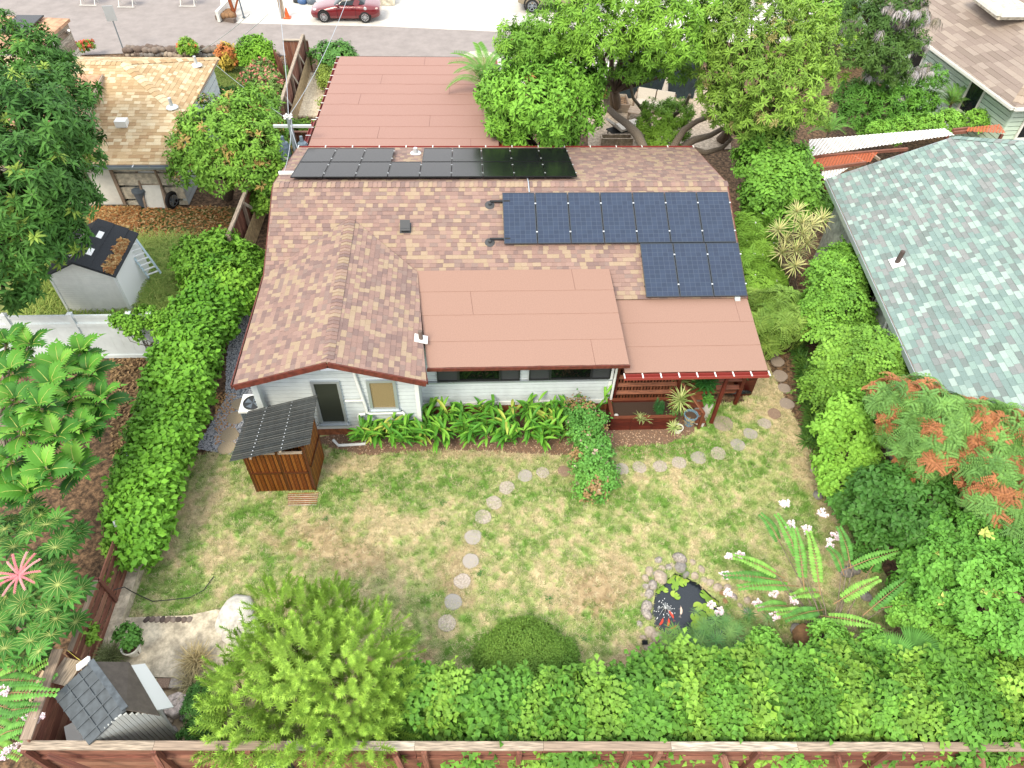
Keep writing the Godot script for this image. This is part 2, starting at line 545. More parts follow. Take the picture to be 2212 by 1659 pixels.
func build_house() -> void:
	var o := thing("bungalow", "white bungalow with brown shingled roof, red-brown rolled porch roofs and solar panels", "house", Vector3(1, 0, -18))
	var tiles := []
	var merged := MB.new()
	var XL := -6.08
	var XR := 8.24
	var ridge_l := Vector3(XL, 4.05, -19.85)
	var ridge_r := Vector3(XR, 4.05, -19.85)
	var zl := -16.85
	var wing_top := Vector3(-3.66, 3.6, -18.74)
	var nf := Vector3(0, 1, 0.404).normalized()
	var front := [ridge_l, ridge_r, Vector3(XR, M_h(-16.0), -16.0), Vector3(4.15, M_h(-16.0), -16.0), Vector3(4.12, M_h(-16.8), -16.8), Vector3(-1.6, M_h(-16.8), -16.8), wing_top, Vector3(XL, M_h(zl), zl)]
	var fmesh := MB.new()
	var fr := slope_frame(front, Vector3.RIGHT)
	var idx := Geometry2D.triangulate_polygon(fr[0])
	for i in range(0, idx.size(), 3):
		var a: Vector3 = front[idx[i]]
		var b: Vector3 = front[idx[i + 1]]
		var d: Vector3 = front[idx[i + 2]]
		if (b - a).cross(d - a).y < 0:
			var t := b; b = d; d = t
		fmesh.tri(a, b, d)
		fmesh.tri(a - Vector3.UP * 0.12, d - Vector3.UP * 0.12, b - Vector3.UP * 0.12)
	fmesh.quad(ridge_r - Vector3.UP * 0.12, front[2] - Vector3.UP * 0.12, front[2], ridge_r)
	fmesh.quad(front[7] - Vector3.UP * 0.12, ridge_l - Vector3.UP * 0.12, ridge_l, front[7])
	var roof := part("roof", fmesh, M.under, o)
	lay_shingles(fr[0], fr[1], fr[2], fr[3], fr[4], BROWN, 0.143, [0.14, 0.17, 0.2, 0.25], tiles, merged)
	var back := [ridge_r, ridge_l, Vector3(XL, 3.2, -23.7), Vector3(XR, 3.2, -23.7)]
	deck_slab("roof_deck", back, 0.12, M.under, roof)
	var bf := slope_frame(back, Vector3.RIGHT)
	lay_shingles(bf[0], bf[1], bf[2], bf[3], bf[4], BROWN, 0.143, [0.14, 0.17, 0.2, 0.25], tiles, merged)
	var wf := Vector3(-3.58, 3.6, -12.47)
	var wl := [wing_top, Vector3(XL, M_h(zl), zl), Vector3(-6.02, 2.85, -12.47), wf]
	var wr := [wing_top, wf, Vector3(-1.2, 2.85, -12.47), Vector3(-1.6, M_h(-16.8) + 0.1, -16.8)]
	for w in [wl, wr]:
		deck_slab("roof_deck", w, 0.1, M.under, roof)
		var sf := slope_frame(w, Vector3.BACK)
		lay_shingles(sf[0], sf[1], sf[2], sf[3], sf[4], BROWN, 0.143, [0.14, 0.17, 0.2, 0.25], tiles, merged)
	finish_shingles(tiles, merged, roof, 300)
	var nb: Vector3 = bf[4]
	ridge_caps(ridge_l + Vector3(0.02, 0.01, 0), ridge_r, fr[4], nb, BROWN, roof, 0.143, 0.15)
	var nl: Vector3 = slope_frame(wl, Vector3.BACK)[4]
	var nr: Vector3 = slope_frame(wr, Vector3.BACK)[4]
	ridge_caps(wing_top + Vector3(0, 0.01, 0), wf, nl, nr, BROWN, roof, 0.143, 0.16)
	for e in [[wl[2], wf], [wr[2], wf]]:
		board("barge_board", e[0] + Vector3(0, -0.09, 0.02), e[1] + Vector3(0, -0.09, 0.02), 0.17, 0.04, Vector3.BACK, M.trim_red, o)
	board("eave_board", Vector3(-6.09, 2.76, -12.47), Vector3(-6.12, 2.76, zl), 0.14, 0.03, Vector3.LEFT, M.trim_red, o)
	board("eave_board", Vector3(-1.17, 2.74, -12.5), Vector3(-1.32, 2.74, -13.4), 0.12, 0.03, Vector3.RIGHT, M.trim_red, o)
	board("barge_board", ridge_r + Vector3(0.02, -0.09, 0), front[2] + Vector3(0.02, -0.09, 0), 0.16, 0.03, Vector3.RIGHT, M.trim_red, o)
	board("barge_board", ridge_r + Vector3(0.02, -0.09, -0.02), back[3] + Vector3(0.02, -0.09, 0), 0.16, 0.03, Vector3.RIGHT, M.trim_red, o)
	board("barge_board", ridge_l + Vector3(-0.02, -0.09, -0.02), back[2] + Vector3(-0.02, -0.09, 0), 0.16, 0.03, Vector3.LEFT, M.trim_red, o)
	board("barge_board", ridge_l + Vector3(-0.02, -0.09, 0.02), Vector3(XL - 0.02, M_h(zl) - 0.09, zl), 0.16, 0.03, Vector3.LEFT, M.trim_red, o)
	gutter_run(o, Vector3(XL, 3.13, -23.72), Vector3(XR, 3.13, -23.72), Vector3.FORWARD, M.gutter, 0.9, M.white)
	var sh := [Vector3(-1.62, 2.93, -16.9), Vector3(4.15, 2.93, -16.9), Vector3(4.17, 2.66, -13.12), Vector3(-1.2, 2.66, -13.12)]
	var sd := deck_slab("low_roof", sh, 0.07, M.trim_red, o)
	roll_strips(sd, sh, [[0.0, 0.24, [0.8]], [0.235, 0.49, [0.26]], [0.485, 0.755, []], [0.75, 1.0, [0.83]]])
	board("eave_board", Vector3(-1.22, 2.615, -13.09), Vector3(4.19, 2.615, -13.09), 0.1, 0.03, Vector3.BACK, M.trim_red, o)
	var po := [Vector3(4.17, 2.46, -16.02), Vector3(8.26, 2.46, -16.02), Vector3(8.1, 2.25, -13.2), Vector3(4.12, 2.25, -13.2)]
	var pd := deck_slab("porch_roof", po, 0.12, M.trim_red, o)
	roll_strips(pd, po, [[0.0, 0.34, [0.9]], [0.335, 0.665, []], [0.66, 1.0, []]])
	gutter_run(o, Vector3(4.1, 2.17, -13.18), Vector3(8.12, 2.17, -13.18), Vector3.BACK, M.gutter, 0.5, M.white)
	var y0 := 0.28
	lap_wall("wall", PackedVector2Array([Vector2(0, y0), Vector2(4.3, y0), Vector2(4.3, 2.72), Vector2(2.2, 3.38), Vector2(0, 2.72)]), Vector3(-5.8, 0, -13.15), Vector3.RIGHT, Vector3.BACK, 0.15, M.siding, o)
	lap_wall("wall", PackedVector2Array([Vector2(0, y0), Vector2(10.5, y0), Vector2(10.5, 2.72), Vector2(0, 2.72)]), Vector3(-5.8, 0, -23.4), Vector3.BACK, Vector3.LEFT, 0.1, M.siding, o)
	lap_wall("wall", PackedVector2Array([Vector2(0, y0), Vector2(0.75, y0), Vector2(0.75, 2.7), Vector2(0, 2.7)]), Vector3(-1.5, 0, -13.15), Vector3.FORWARD, Vector3.RIGHT, 0.1, M.siding, o)
	lap_wall("wall", PackedVector2Array([Vector2(0, y0 + 0.1), Vector2(5.5, y0 + 0.1), Vector2(5.5, 1.3), Vector2(0, 1.3)]), Vector3(-1.5, 0, -13.87), Vector3.RIGHT, Vector3.BACK, 0.15, M.siding, o)
	lap_wall("wall", PackedVector2Array([Vector2(0, 1.34), Vector2(5.5, 1.34), Vector2(5.5, 2.6), Vector2(0, 2.6)]), Vector3(-1.5, 0, -13.91), Vector3.RIGHT, Vector3.BACK, 0.15, M.siding, o)
	lap_wall("wall", PackedVector2Array([Vector2(0, y0), Vector2(2.0, y0), Vector2(2.0, 2.4), Vector2(0, 2.4)]), Vector3(4.0, 0, -13.9), Vector3.FORWARD, Vector3.RIGHT, 0.1, M.siding, o)
	lap_wall("wall", PackedVector2Array([Vector2(0, y0), Vector2(4.0, y0), Vector2(4.0, 2.4), Vector2(0, 2.4)]), Vector3(4.0, 0, -15.9), Vector3.RIGHT, Vector3.BACK, 0.15, M.siding, o)
	lap_wall("wall", PackedVector2Array([Vector2(0, y0), Vector2(7.5, y0), Vector2(7.5, 2.5), Vector2(3.5, 3.9), Vector2(0, 3.05)]), Vector3(8.0, 0, -23.4), Vector3.BACK, Vector3.RIGHT, 0.1, M.siding, o)
	lap_wall("wall", PackedVector2Array([Vector2(0, y0), Vector2(13.8, y0), Vector2(13.8, 3.05), Vector2(0, 3.05)]), Vector3(8.0, 0, -23.4), Vector3.LEFT, Vector3.FORWARD, 0.1, M.siding, o)
	for s in [[Vector3(-5.8, 0.13, -13.13), Vector3(-1.5, 0.13, -13.13), Vector3.BACK], [Vector3(-1.5, 0.18, -13.86), Vector3(4.0, 0.18, -13.86), Vector3.BACK]]:
		board("skirt_board", s[0], s[1], 0.32, 0.05, s[2], M.skirt, o)
	board("water_table", Vector3(-1.5, 0.42, -13.82), Vector3(4.02, 0.42, -13.82), 0.14, 0.03, Vector3.BACK, M.white, o)
	board("water_table", Vector3(-5.82, 0.33, -13.11), Vector3(-1.48, 0.33, -13.11), 0.1, 0.03, Vector3.BACK, M.white, o)
	for x in [-5.76, -1.54]:
		board("corner_board", Vector3(x, 0.36, -13.115), Vector3(x, 2.72, -13.115), 0.11, 0.03, Vector3.BACK, M.white, o)
	board("corner_board", Vector3(3.95, 0.5, -13.845), Vector3(3.95, 2.4, -13.845), 0.1, 0.03, Vector3.BACK, M.white, o)
	board("sill_band", Vector3(-1.5, 1.32, -13.84), Vector3(4.02, 1.32, -13.84), 0.05, 0.05, Vector3.BACK, M.alu, o)
	window(o, Vector3(-4.32, 0.52, -13.13), Vector3.RIGHT, Vector3.BACK, 0.76, 1.74, M.alu, M.screen, 0.075, "tall_window")
	window(o, Vector3(-2.86, 1.08, -13.13), Vector3.RIGHT, Vector3.BACK, 0.78, 1.18, M.alu, M.shade, 0.08)
	var gv := Node3D.new()
	gv.name = "gable_vent"
	o.add_child(gv)
	gv.position = Vector3(-3.98, 2.6, -13.13) - o.position
	box_part("frame", Transform3D(Basis(), Vector3(-3.65, 2.79, -13.12)), Vector3(0.72, 0.3, 0.02), M.alu, gv)
	for k in 6:
		board("slat", Vector3(-3.98, 2.67 + k * 0.045, -13.1), Vector3(-3.32, 2.67 + k * 0.045, -13.1), 0.035, 0.012, Vector3(0, 0.6, 1), M.lead, gv)
	for x0 in [-1.02, 1.58]:
		window(o, Vector3(x0, 1.37, -13.89), Vector3.RIGHT, Vector3.BACK, 0.6, 1.1, M.dark, M.shutter, 0.03, "sliding_screen", false)
		window(o, Vector3(x0 + 0.6, 1.37, -13.89), Vector3.RIGHT, Vector3.BACK, 1.18, 1.1, M.dark, M.glass_dark, 0.035, "window", false)
		window(o, Vector3(x0 + 1.78, 1.37, -13.89), Vector3.RIGHT, Vector3.BACK, 0.56, 1.1, M.dark, M.shutter, 0.03, "sliding_screen", false)
	var zf := -13.06
	pipe_run("waste_pipe", [Vector3(-3.12, 2.95, zf), Vector3(-3.12, 2.55, zf), Vector3(-2.98, 1.25, zf), Vector3(-2.98, 1.02, zf), Vector3(-2.9, 0.96, zf), Vector3(-1.98, 0.96, zf), Vector3(-1.95, 0.9, zf), Vector3(-1.95, 0.2, zf)], 0.045, M.white, o)
	pipe_run("waste_pipe", [Vector3(-3.02, 1.0, zf + 0.05), Vector3(-3.18, 0.98, zf + 0.05), Vector3(-3.22, 0.9, zf + 0.05), Vector3(-3.14, 0.1, zf + 0.05)], 0.042, M.white, o)
	pipe_run("waste_pipe", [Vector3(-3.0, 1.52, zf + 0.02), Vector3(-3.5, 1.52, zf + 0.02)], 0.03, M.white, o)
	pipe_run("drain_pipe", [Vector3(-3.12, 0.06, zf + 0.1), Vector3(-3.12, 0.06, zf + 0.36), Vector3(-3.85, 0.06, zf + 0.4), Vector3(-4.02, 0.06, zf + 0.2)], 0.045, M.white, o)
	pipe_run("downspout", [Vector3(4.06, 2.4, -13.5), Vector3(4.04, 2.28, -13.75), Vector3(4.04, 0.3, -13.78)], 0.04, M.white, o)
	var fl := MB.new()
	var vp := at_plane(909, 733, wr[0], nr)
	fl.box(Transform3D(Basis(nr.cross(Vector3.BACK), nr, Vector3.BACK).orthonormalized(), vp + nr * 0.02), Vector3(0.36, 0.02, 0.3))
	var pv := part("vent_flashing", fl, M.white, o)
	pipe_run("vent_pipe", [vp + nr * 0.02, vp + Vector3.UP * 0.3], 0.06, M.lava[1], pv)
	var bx := at_plane(876, 493, ridge_l, fr[4])
	var hood := MB.new()
	var hb := Basis(fr[2], fr[4], fr[3])
	hood.box(Transform3D(hb, bx + fr[4] * 0.01), Vector3(0.34, 0.02, 0.36))
	hood.box(Transform3D(hb, bx + fr[4] * 0.1), Vector3(0.26, 0.16, 0.26))
	hood.box(Transform3D(hb.rotated(fr[2], 0.25), bx + fr[4] * 0.19 + fr[3] * 0.02), Vector3(0.3, 0.02, 0.34))
	part("roof_vent", hood, M.shutter, o)
	var rv := at_plane(898, 332, back[0], nb)
	var rm := MB.new()
	rm.lathe(rv, [Vector2(0.2, 0.0), Vector2(0.19, 0.03), Vector2(0.09, 0.06), Vector2(0.07, 0.22), Vector2(0.0, 0.22)], 12)
	part("vent_pipe", rm, M.lead, o)
	box_part("mast_foot", Transform3D(Basis(), at_plane(620, 377, back[0], nb) + Vector3.UP * 0.06), Vector3(0.5, 0.08, 0.1), M.white, o)
	pipe_run("conduit", [at_plane(1138, 383, back[0], nb) + nb * 0.05, at_plane(1141, 398, ridge_l, fr[4]) + Vector3.UP * 0.08, at_plane(1143, 418, ridge_l, fr[4]) + nf * 0.06], 0.02, M.alu, o)
	build_porch(o)
	build_panels(ridge_l, fr, back[0], bf)
func roll_strips(parent: Node3D, cs: Array, rows: Array) -> void:
	var nrm: Vector3 = (cs[3] - cs[0]).cross(cs[1] - cs[0]).normalized()
	if nrm.y < 0: nrm = -nrm
	for i in rows.size():
		var r: Array = rows[i]
		var cuts: Array = [0.0] + r[2] + [1.0]
		for k in cuts.size() - 1:
			var p := func(s: float, t: float, lift: float) -> Vector3:
				return cs[0].lerp(cs[1], s).lerp(cs[3].lerp(cs[2], s), t) + nrm * lift
			var s0: float = cuts[k] + (0.0008 if k else 0.0)
			var s1: float = cuts[k + 1] - 0.0008
			var mb := MB.new()
			var n := 24
			for j in n:
				var a := lerpf(s0, s1, float(j) / n)
				var b := lerpf(s0, s1, float(j + 1) / n)
				var wa := 0.004 * nz.get_noise_2d(a * 900.0, i * 77.0)
				var wb := 0.004 * nz.get_noise_2d(b * 900.0, i * 77.0)
				var la := 0.014 + absf(wa) * 2.0
				var lb := 0.014 + absf(wb) * 2.0
				mb.quad(p.call(a, r[0], 0.004), p.call(b, r[0], 0.004), p.call(b, r[1] + wb, lb), p.call(a, r[1] + wa, la))
				mb.quad(p.call(a, r[1] + wa, la), p.call(b, r[1] + wb, lb), p.call(b, r[1] + wb, 0.0), p.call(a, r[1] + wa, 0.0))
			for e in [s0, s1]:
				mb.quad(p.call(e, r[0], 0.0), p.call(e, r[0], 0.004), p.call(e, r[1], 0.014), p.call(e, r[1], 0.0))
			part("roofing_strip", mb, M.roll, parent)
func build_porch(o: Node3D) -> void:
	var fy := 0.42
	for k in 15:
		board("deck_board", Vector3(4.06, fy, -14.1 - k * 0.122), Vector3(7.95, fy, -14.1 - k * 0.122), 0.114, 0.03, Vector3.UP, M.deck[k % 3], o)
	for x in [4.15, 6.02, 7.95]:
		board("porch_post", Vector3(x, 0.0, -13.95), Vector3(x, 2.18, -13.95), 0.1, 0.1, Vector3.BACK, M.stain[0], o)
	board("porch_beam", Vector3(4.1, 2.1, -13.95), Vector3(8.0, 2.1, -13.95), 0.14, 0.08, Vector3.BACK, M.stain[1], o)
	for y in [0.62, 0.95, 1.28]:
		board("rail", Vector3(4.2, y, -13.97), Vector3(5.98, y, -13.97), 0.12, 0.04, Vector3(0, 1, 0.6), M.deck[2], o)
	for k in 19:
		board("baluster", Vector3(4.22 + k * 0.095, 0.3, -14.04), Vector3(4.22 + k * 0.095, 1.2, -14.04), 0.05, 0.025, Vector3.BACK, M.deck[k % 3], o)
	for k in 4:
		board("stair_tread", Vector3(6.2, 0.40 - k * 0.1, -13.93 + k * 0.22), Vector3(6.85, 0.40 - k * 0.1, -13.93 + k * 0.22), 0.21, 0.035, Vector3.UP, M.deck[k % 3], o)
	board("handrail", Vector3(6.12, 1.05, -13.9), Vector3(6.62, 0.7, -13.05), 0.09, 0.04, Vector3(0.5, 1, 0), M.deck[2], o)
	board("rail_post", Vector3(6.62, 0.0, -13.05), Vector3(6.62, 0.7, -13.05), 0.08, 0.08, Vector3.BACK, M.deck[1], o)
	board("brace", Vector3(7.0, 0.1, -13.15), Vector3(7.3, 2.05, -13.7), 0.1, 0.06, Vector3.BACK, M.stain[0], o)
	for y in [0.75, 1.1]:
		board("rail", Vector3(7.2, y, -13.97), Vector3(7.9, y, -13.97), 0.14, 0.05, Vector3(0, 1, 0.5), M.deck[1], o)
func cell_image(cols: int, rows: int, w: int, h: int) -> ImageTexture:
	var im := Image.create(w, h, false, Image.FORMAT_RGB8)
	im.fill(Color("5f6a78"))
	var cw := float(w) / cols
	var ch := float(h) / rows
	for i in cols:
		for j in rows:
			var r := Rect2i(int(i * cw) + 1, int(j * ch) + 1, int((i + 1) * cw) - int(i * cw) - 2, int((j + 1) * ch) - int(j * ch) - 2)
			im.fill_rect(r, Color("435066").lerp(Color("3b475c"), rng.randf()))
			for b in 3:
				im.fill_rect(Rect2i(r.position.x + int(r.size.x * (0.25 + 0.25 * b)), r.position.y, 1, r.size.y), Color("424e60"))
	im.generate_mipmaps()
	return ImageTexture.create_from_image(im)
func solar_panel(label: String, group: String, O: Vector3, U: Vector3, V: Vector3, N: Vector3, w: float, l: float, light: bool) -> void:
	var o := thing("solar_panel", label, "solar panel", O, group)
	var b := Basis(U, N, V)
	var fm: Material = M.panel_frame_a if light else M.panel_frame_b
	var f := 0.022
	for s in [[Vector3(w / 2, 0, f / 2), Vector3(w, 0.04, f)], [Vector3(w / 2, 0, l - f / 2), Vector3(w, 0.04, f)], [Vector3(f / 2, 0, l / 2), Vector3(f, 0.04, l - 2 * f)], [Vector3(w - f / 2, 0, l / 2), Vector3(f, 0.04, l - 2 * f)]]:
		box_part("frame", Transform3D(b, O + b * s[0]), s[1], fm, o)
	var g := MB.new()
	var a := O + b * Vector3(f, 0.012, f)
	var c := O + b * Vector3(w - f, 0.012, f)
	var d := O + b * Vector3(w - f, 0.012, l - f)
	var e := O + b * Vector3(f, 0.012, l - f)
	g.quad(a, e, d, c)
	for k in 6: g.uv[k] = [Vector2(0, 0), Vector2(1, 1), Vector2(0, 1), Vector2(0, 0), Vector2(1, 0), Vector2(1, 1)][k]
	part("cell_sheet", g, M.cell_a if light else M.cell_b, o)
	for t in [0.22, 0.78]:
		box_part("clamp", Transform3D(b, O + b * Vector3(w + 0.01, 0.022, l * t)), Vector3(0.05, 0.012, 0.04), M.lead, o)
	for t in [0.22, 0.78]:
		box_part("mount", Transform3D(b, O + b * Vector3(w * 0.5, -0.06, l * t)), Vector3(w, 0.05, 0.04), M.black, o)
func build_panels(ro: Vector3, fr: Array, bo: Vector3, bf: Array) -> void:
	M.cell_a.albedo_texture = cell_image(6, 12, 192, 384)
	var N: Vector3 = fr[4]
	var U: Vector3 = fr[2]
	var V: Vector3 = fr[3]
	var lift := N * 0.13
	var p0 := at_plane(1085, 417, ro + lift, N)
	var p1 := at_plane(1573, 415, ro + lift, N)
	var step := (p1 - p0).dot(U) / 7.0
	var l := (at_plane(1087, 528, ro + lift, N) - p0).dot(V) - 0.02
	for i in 7:
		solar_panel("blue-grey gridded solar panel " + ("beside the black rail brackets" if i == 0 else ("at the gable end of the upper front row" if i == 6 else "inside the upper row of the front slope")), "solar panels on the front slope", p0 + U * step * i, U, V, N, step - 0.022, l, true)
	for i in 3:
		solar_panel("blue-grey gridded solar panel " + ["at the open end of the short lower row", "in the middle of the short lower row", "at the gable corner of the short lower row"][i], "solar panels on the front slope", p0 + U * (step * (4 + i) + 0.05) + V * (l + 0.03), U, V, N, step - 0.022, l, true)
	for q in [[1058, 440], [1058, 521]]:
		var e := at_plane(q[0], q[1], ro, N)
		var t := thing("rail_bracket", "black rail end and flashing foot beside the panel field, %s one" % ("higher" if q[1] < 480 else "lower"), "bracket", e, "rail brackets beside the panels")
		board("rail", e + N * 0.12, e + U * 0.62 + N * 0.12, 0.06, 0.05, N, M.black, t)
		var fo := MB.new()
		fo.lathe(Vector3.ZERO, [Vector2(0.16, 0.0), Vector2(0.15, 0.015), Vector2(0.05, 0.03), Vector2(0.04, 0.12), Vector2(0, 0.12)], 12)
		var fp := part("foot", fo, M.shutter, t)
		fp.transform = Transform3D(Basis(U, N, V), Vector3.ZERO + V * 0.05)
	N = bf[4]; U = Vector3.RIGHT; V = U.cross(N)
	if V.z < 0: V = -V
	lift = N * 0.13
	var q0 := at_plane(627, 383, bo + lift, N)
	var q1 := at_plane(1247, 379, bo + lift, N)
	var w := (q1 - q0).dot(U) / 9.0
	var top := at_plane(860, 350, bo + lift, N)
	var ll := (q0 - top).dot(V) - 0.02
	var NB := Basis(U, N, V)
	for i in 9:
		solar_panel("plain black solar panel in the row next to the ridge, back slope", "solar panels on the back slope", q0 + U * w * i - V * (ll), U, V, N, w - 0.02, ll, false)
	for i in [0, 1, 2, 4, 5, 6, 7, 8]:
		solar_panel("plain black solar panel in the row next to the back gutter", "solar panels on the back slope", q0 + U * w * i - V * (ll * 2 + 0.03), U, V, N, w - 0.02, ll, false)
func build_carport() -> void:
	var o := thing("carport", "flat red-brown rolled roof of the carport between house and street", "carport", Vector3(-2.3, 0, -28))
	var cs := [Vector3(-5.62, 2.9, -32.3), Vector3(1.2, 2.9, -32.3), Vector3(1.1, 2.95, -23.9), Vector3(-5.85, 2.95, -23.9)]
	var d := deck_slab("roof", cs, 0.16, M.trim_red, o)
	var rows := []
	for k in 9:
		rows.append([k / 9.0 + (0.0 if k == 0 else -0.002), (k + 1) / 9.0, [[0.55], [], [0.3], [0.72], [0.2], [], [0.62], [0.35], [0.85]][k]])
	var keep = M.roll
	M.roll = M.carport
	roll_strips(d, cs, rows)
	M.roll = keep
	gutter_run(o, Vector3(-5.63, 2.82, -32.3), Vector3(-5.75, 2.82, -26.6), Vector3.LEFT, M.gutter, 0.62, M.white)
	gutter_run(o, Vector3(-5.9, 2.8, -26.5), Vector3(-5.98, 2.8, -24.0), Vector3.LEFT, M.gutter, 0.62, M.white)
	gutter_run(o, Vector3(1.2, 2.82, -32.3), Vector3(1.12, 2.82, -23.9), Vector3.RIGHT, M.gutter, 0.8, M.lead)
	for x in [-5.5, -2.2, 1.0]:
		for z in [-31.8, -28.0, -24.3]:
			board("post", Vector3(x, 0, z), Vector3(x, 2.75, z), 0.12, 0.12, Vector3.BACK, M.stain[0], o)
	lap_wall("wall", PackedVector2Array([Vector2(0, 0), Vector2(4, 0), Vector2(4, 2.74), Vector2(0, 2.74)]), Vector3(-5.3, 0, -32.0), Vector3.BACK, Vector3.LEFT, 0.14, M.siding, o)
	var mb := MB.new()
	mb.box(Transform3D(Basis(), Vector3(-2.2, 0.02, -28)), Vector3(6.6, 0.05, 9))
	part("floor_slab", mb, M.concrete, o)
func tri_deck(mb: MB, cs: Array, t: float) -> void:
	for k in range(1, cs.size() - 1):
		var a: Vector3 = cs[0]
		var b: Vector3 = cs[k]
		var d: Vector3 = cs[k + 1]
		if (b - a).cross(d - a).y < 0:
			var q := b; b = d; d = q
		mb.tri(a, b, d)
		mb.tri(a - Vector3.UP * t, d - Vector3.UP * t, b - Vector3.UP * t)
	for k in cs.size():
		var j := (k + 1) % cs.size()
		mb.quad(cs[k] - Vector3.UP * t, cs[j] - Vector3.UP * t, cs[j], cs[k])
func build_left_house() -> void:
	var o := thing("shingle_cottage", "low cottage with tan shingled hip roof beside the street", "house", Vector3(-14, 0, -28))
	var R0 := Vector3(-20.5, 3.7, -29.6)
	var R1 := Vector3(-13.8, 3.7, -29.6)
	var c0 := Vector3(-10.95, 2.75, -32.45)
	var c1 := Vector3(-10.95, 2.75, -26.75)
	var f1 := Vector3(-10.95, 2.0333, -24.6)
	var f0 := Vector3(-20.5, 2.0333, -24.6)
	var front := [R0, R1, c1, f1, f0]
	var right := [R1, c0, c1]
	var back := [R1, R0, Vector3(-20.5, 2.75, -32.45), c0]
	var mb := MB.new()
	for s in [front, right, back]: tri_deck(mb, s, 0.1)
	var roof := part("roof", mb, M.under, o)
	var tiles := []
	var merged := MB.new()
	var ns := []
	for s in [front, right, back]:
		var sf := slope_frame(s, Vector3.BACK if s == right else Vector3.RIGHT)
		ns.append(sf[4])
		lay_shingles(sf[0], sf[1], sf[2], sf[3], sf[4], TAN, 0.16, [0.18, 0.24, 0.3], tiles, merged)
	var keep := tiles.filter(func(t): return t[0].x > -16.0 or t[0].z < -28.6)
	finish_shingles(keep, merged, roof, 300)
	ridge_caps(R0 + Vector3(3, 0.01, 0), R1, ns[0], ns[2], TAN, roof, 0.2, 0.17)
	ridge_caps(R1 + Vector3(0, 0.01, 0), c1, ns[0], ns[1], TAN, roof, 0.24, 0.2)
	ridge_caps(R1 + Vector3(0, 0.01, 0), c0, ns[1], ns[2], TAN, roof, 0.24, 0.2)
	var bay := [Vector3(-18.5, 3.5, -28.9), Vector3(-14.5, 3.5, -28.9), Vector3(-14.1, 3.36, -24.9), Vector3(-18.5, 3.36, -24.9)]
	var bd := deck_slab("bay_roof", bay, 0.16, M.greywood[1], o)
	var keep_roll = M.roll
	M.roll = M.beige_flat
	roll_strips(bd, bay, [[0.0, 0.34, []], [0.335, 0.68, []], [0.675, 1.0, []]])
	M.roll = keep_roll
	board("bay_fascia", Vector3(-14.42, 3.42, -28.85), Vector3(-14.04, 3.28, -24.9), 0.26, 0.04, Vector3.RIGHT, M.greywood[0], o)
	lap_wall("bay_wall", PackedVector2Array([Vector2(0, 2.0), Vector2(3.9, 2.0), Vector2(3.9, 3.2), Vector2(0, 3.3)]), Vector3(-14.5, 0, -28.8), Vector3.BACK, Vector3.RIGHT, 0.14, M.cream, o)
	gutter_run(o, f0 + Vector3(5, -0.07, 0.02), f1 + Vector3(0, -0.07, 0.02), Vector3.BACK, M.metal_grey, 1.2, M.lead)
	lap_wall("wall", PackedVector2Array([Vector2(0, 0), Vector2(9.2, 0), Vector2(9.2, 1.98), Vector2(0, 1.98)]), Vector3(-20.4, 0, -25.1), Vector3.RIGHT, Vector3.BACK, 0.6, M.cream, o)
	lap_wall("wall", PackedVector2Array([Vector2(0, 0), Vector2(7.0, 0), Vector2(7.0, 1.9), Vector2(5.2, 2.6), Vector2(0, 2.6)]), Vector3(-11.2, 0, -32.1), Vector3.BACK, Vector3.RIGHT, 0.3, M.siding, o)
	for x in [-14.62, -13.62]:
		board("wall_post", Vector3(x, 0.05, -25.05), Vector3(x, 1.98, -25.05), 0.12, 0.06, Vector3.BACK, M.greywood[1], o)
	board("doorway_panel", Vector3(-14.12, 0.05, -25.07), Vector3(-14.12, 1.95, -25.07), 0.88, 0.02, Vector3.BACK, M.offwhite, o)
	pipe_run("downspout", [Vector3(-11.9, 1.95, -24.5), Vector3(-11.9, 1.85, -24.85), Vector3(-11.85, 0.1, -24.9)], 0.05, M.greywood[1], o)
	var n0: Vector3 = ns[0]
	var v := at_plane(265, 270, R0, n0)
	box_part("roof_vent", Transform3D(Basis(), v + Vector3(0, 0.1, 0)), Vector3(0.42, 0.24, 0.34), M.white, o)
	for q in [[425, 142], [372, 233]]:
		var p := at_plane(q[0], q[1], R1, ns[1])
		var fl := MB.new()
		fl.lathe(p + Vector3(0, 0.0, 0), [Vector2(0.24, 0.02), Vector2(0.2, 0.07), Vector2(0.07, 0.1), Vector2(0.06, 0.4), Vector2(0, 0.4)], 10)
		part("vent_pipe", fl, M.lead, o)
	var an := thing("garage", "small wood-sided outbuilding with pink-brown roof behind the mango tree", "outbuilding", Vector3(-22, 0, -38))
	var a0 := at(150, 40, 3.0)
	var a1 := at(75, 105, 3.0)
	var w := (a1 - a0)
	var side := Vector3(-1, 0, -0.1)
	deck_slab("roof", [a0, a1, a1 + side * 5.0, a0 + side * 5.0], 0.12, M.beige_flat, an)
	for k in 5:
		board("wall_board", a0 + w * 0.02 + Vector3(-0.15, -0.25 - k * 0.24, 0), a1 + Vector3(-0.15, -0.25 - k * 0.24, 0), 0.22, 0.04, Vector3.RIGHT, M.greywood[k % 3], an)
	lap_wall("wall", PackedVector2Array([Vector2(0, 0), Vector2(w.length(), 0), Vector2(w.length(), 1.7), Vector2(0, 1.7)]), Vector3(a0.x - 0.15, 0, a0.z), w.normalized(), Vector3.RIGHT, 0.2, M.cream, an)
	for k in 2:
		pipe_run("white_post", [a0.lerp(a1, 0.25 + 0.45 * k) + Vector3(0.25, -0.2, 0), at(130 - k * 12, 112, 0.0)], 0.06, M.white, an)
	var sp := thing("solar_panel", "dark solar panel on the outbuilding roof behind the mango tree", "solar panel", a0 + Vector3(-1.6, 0.1, 1.2))
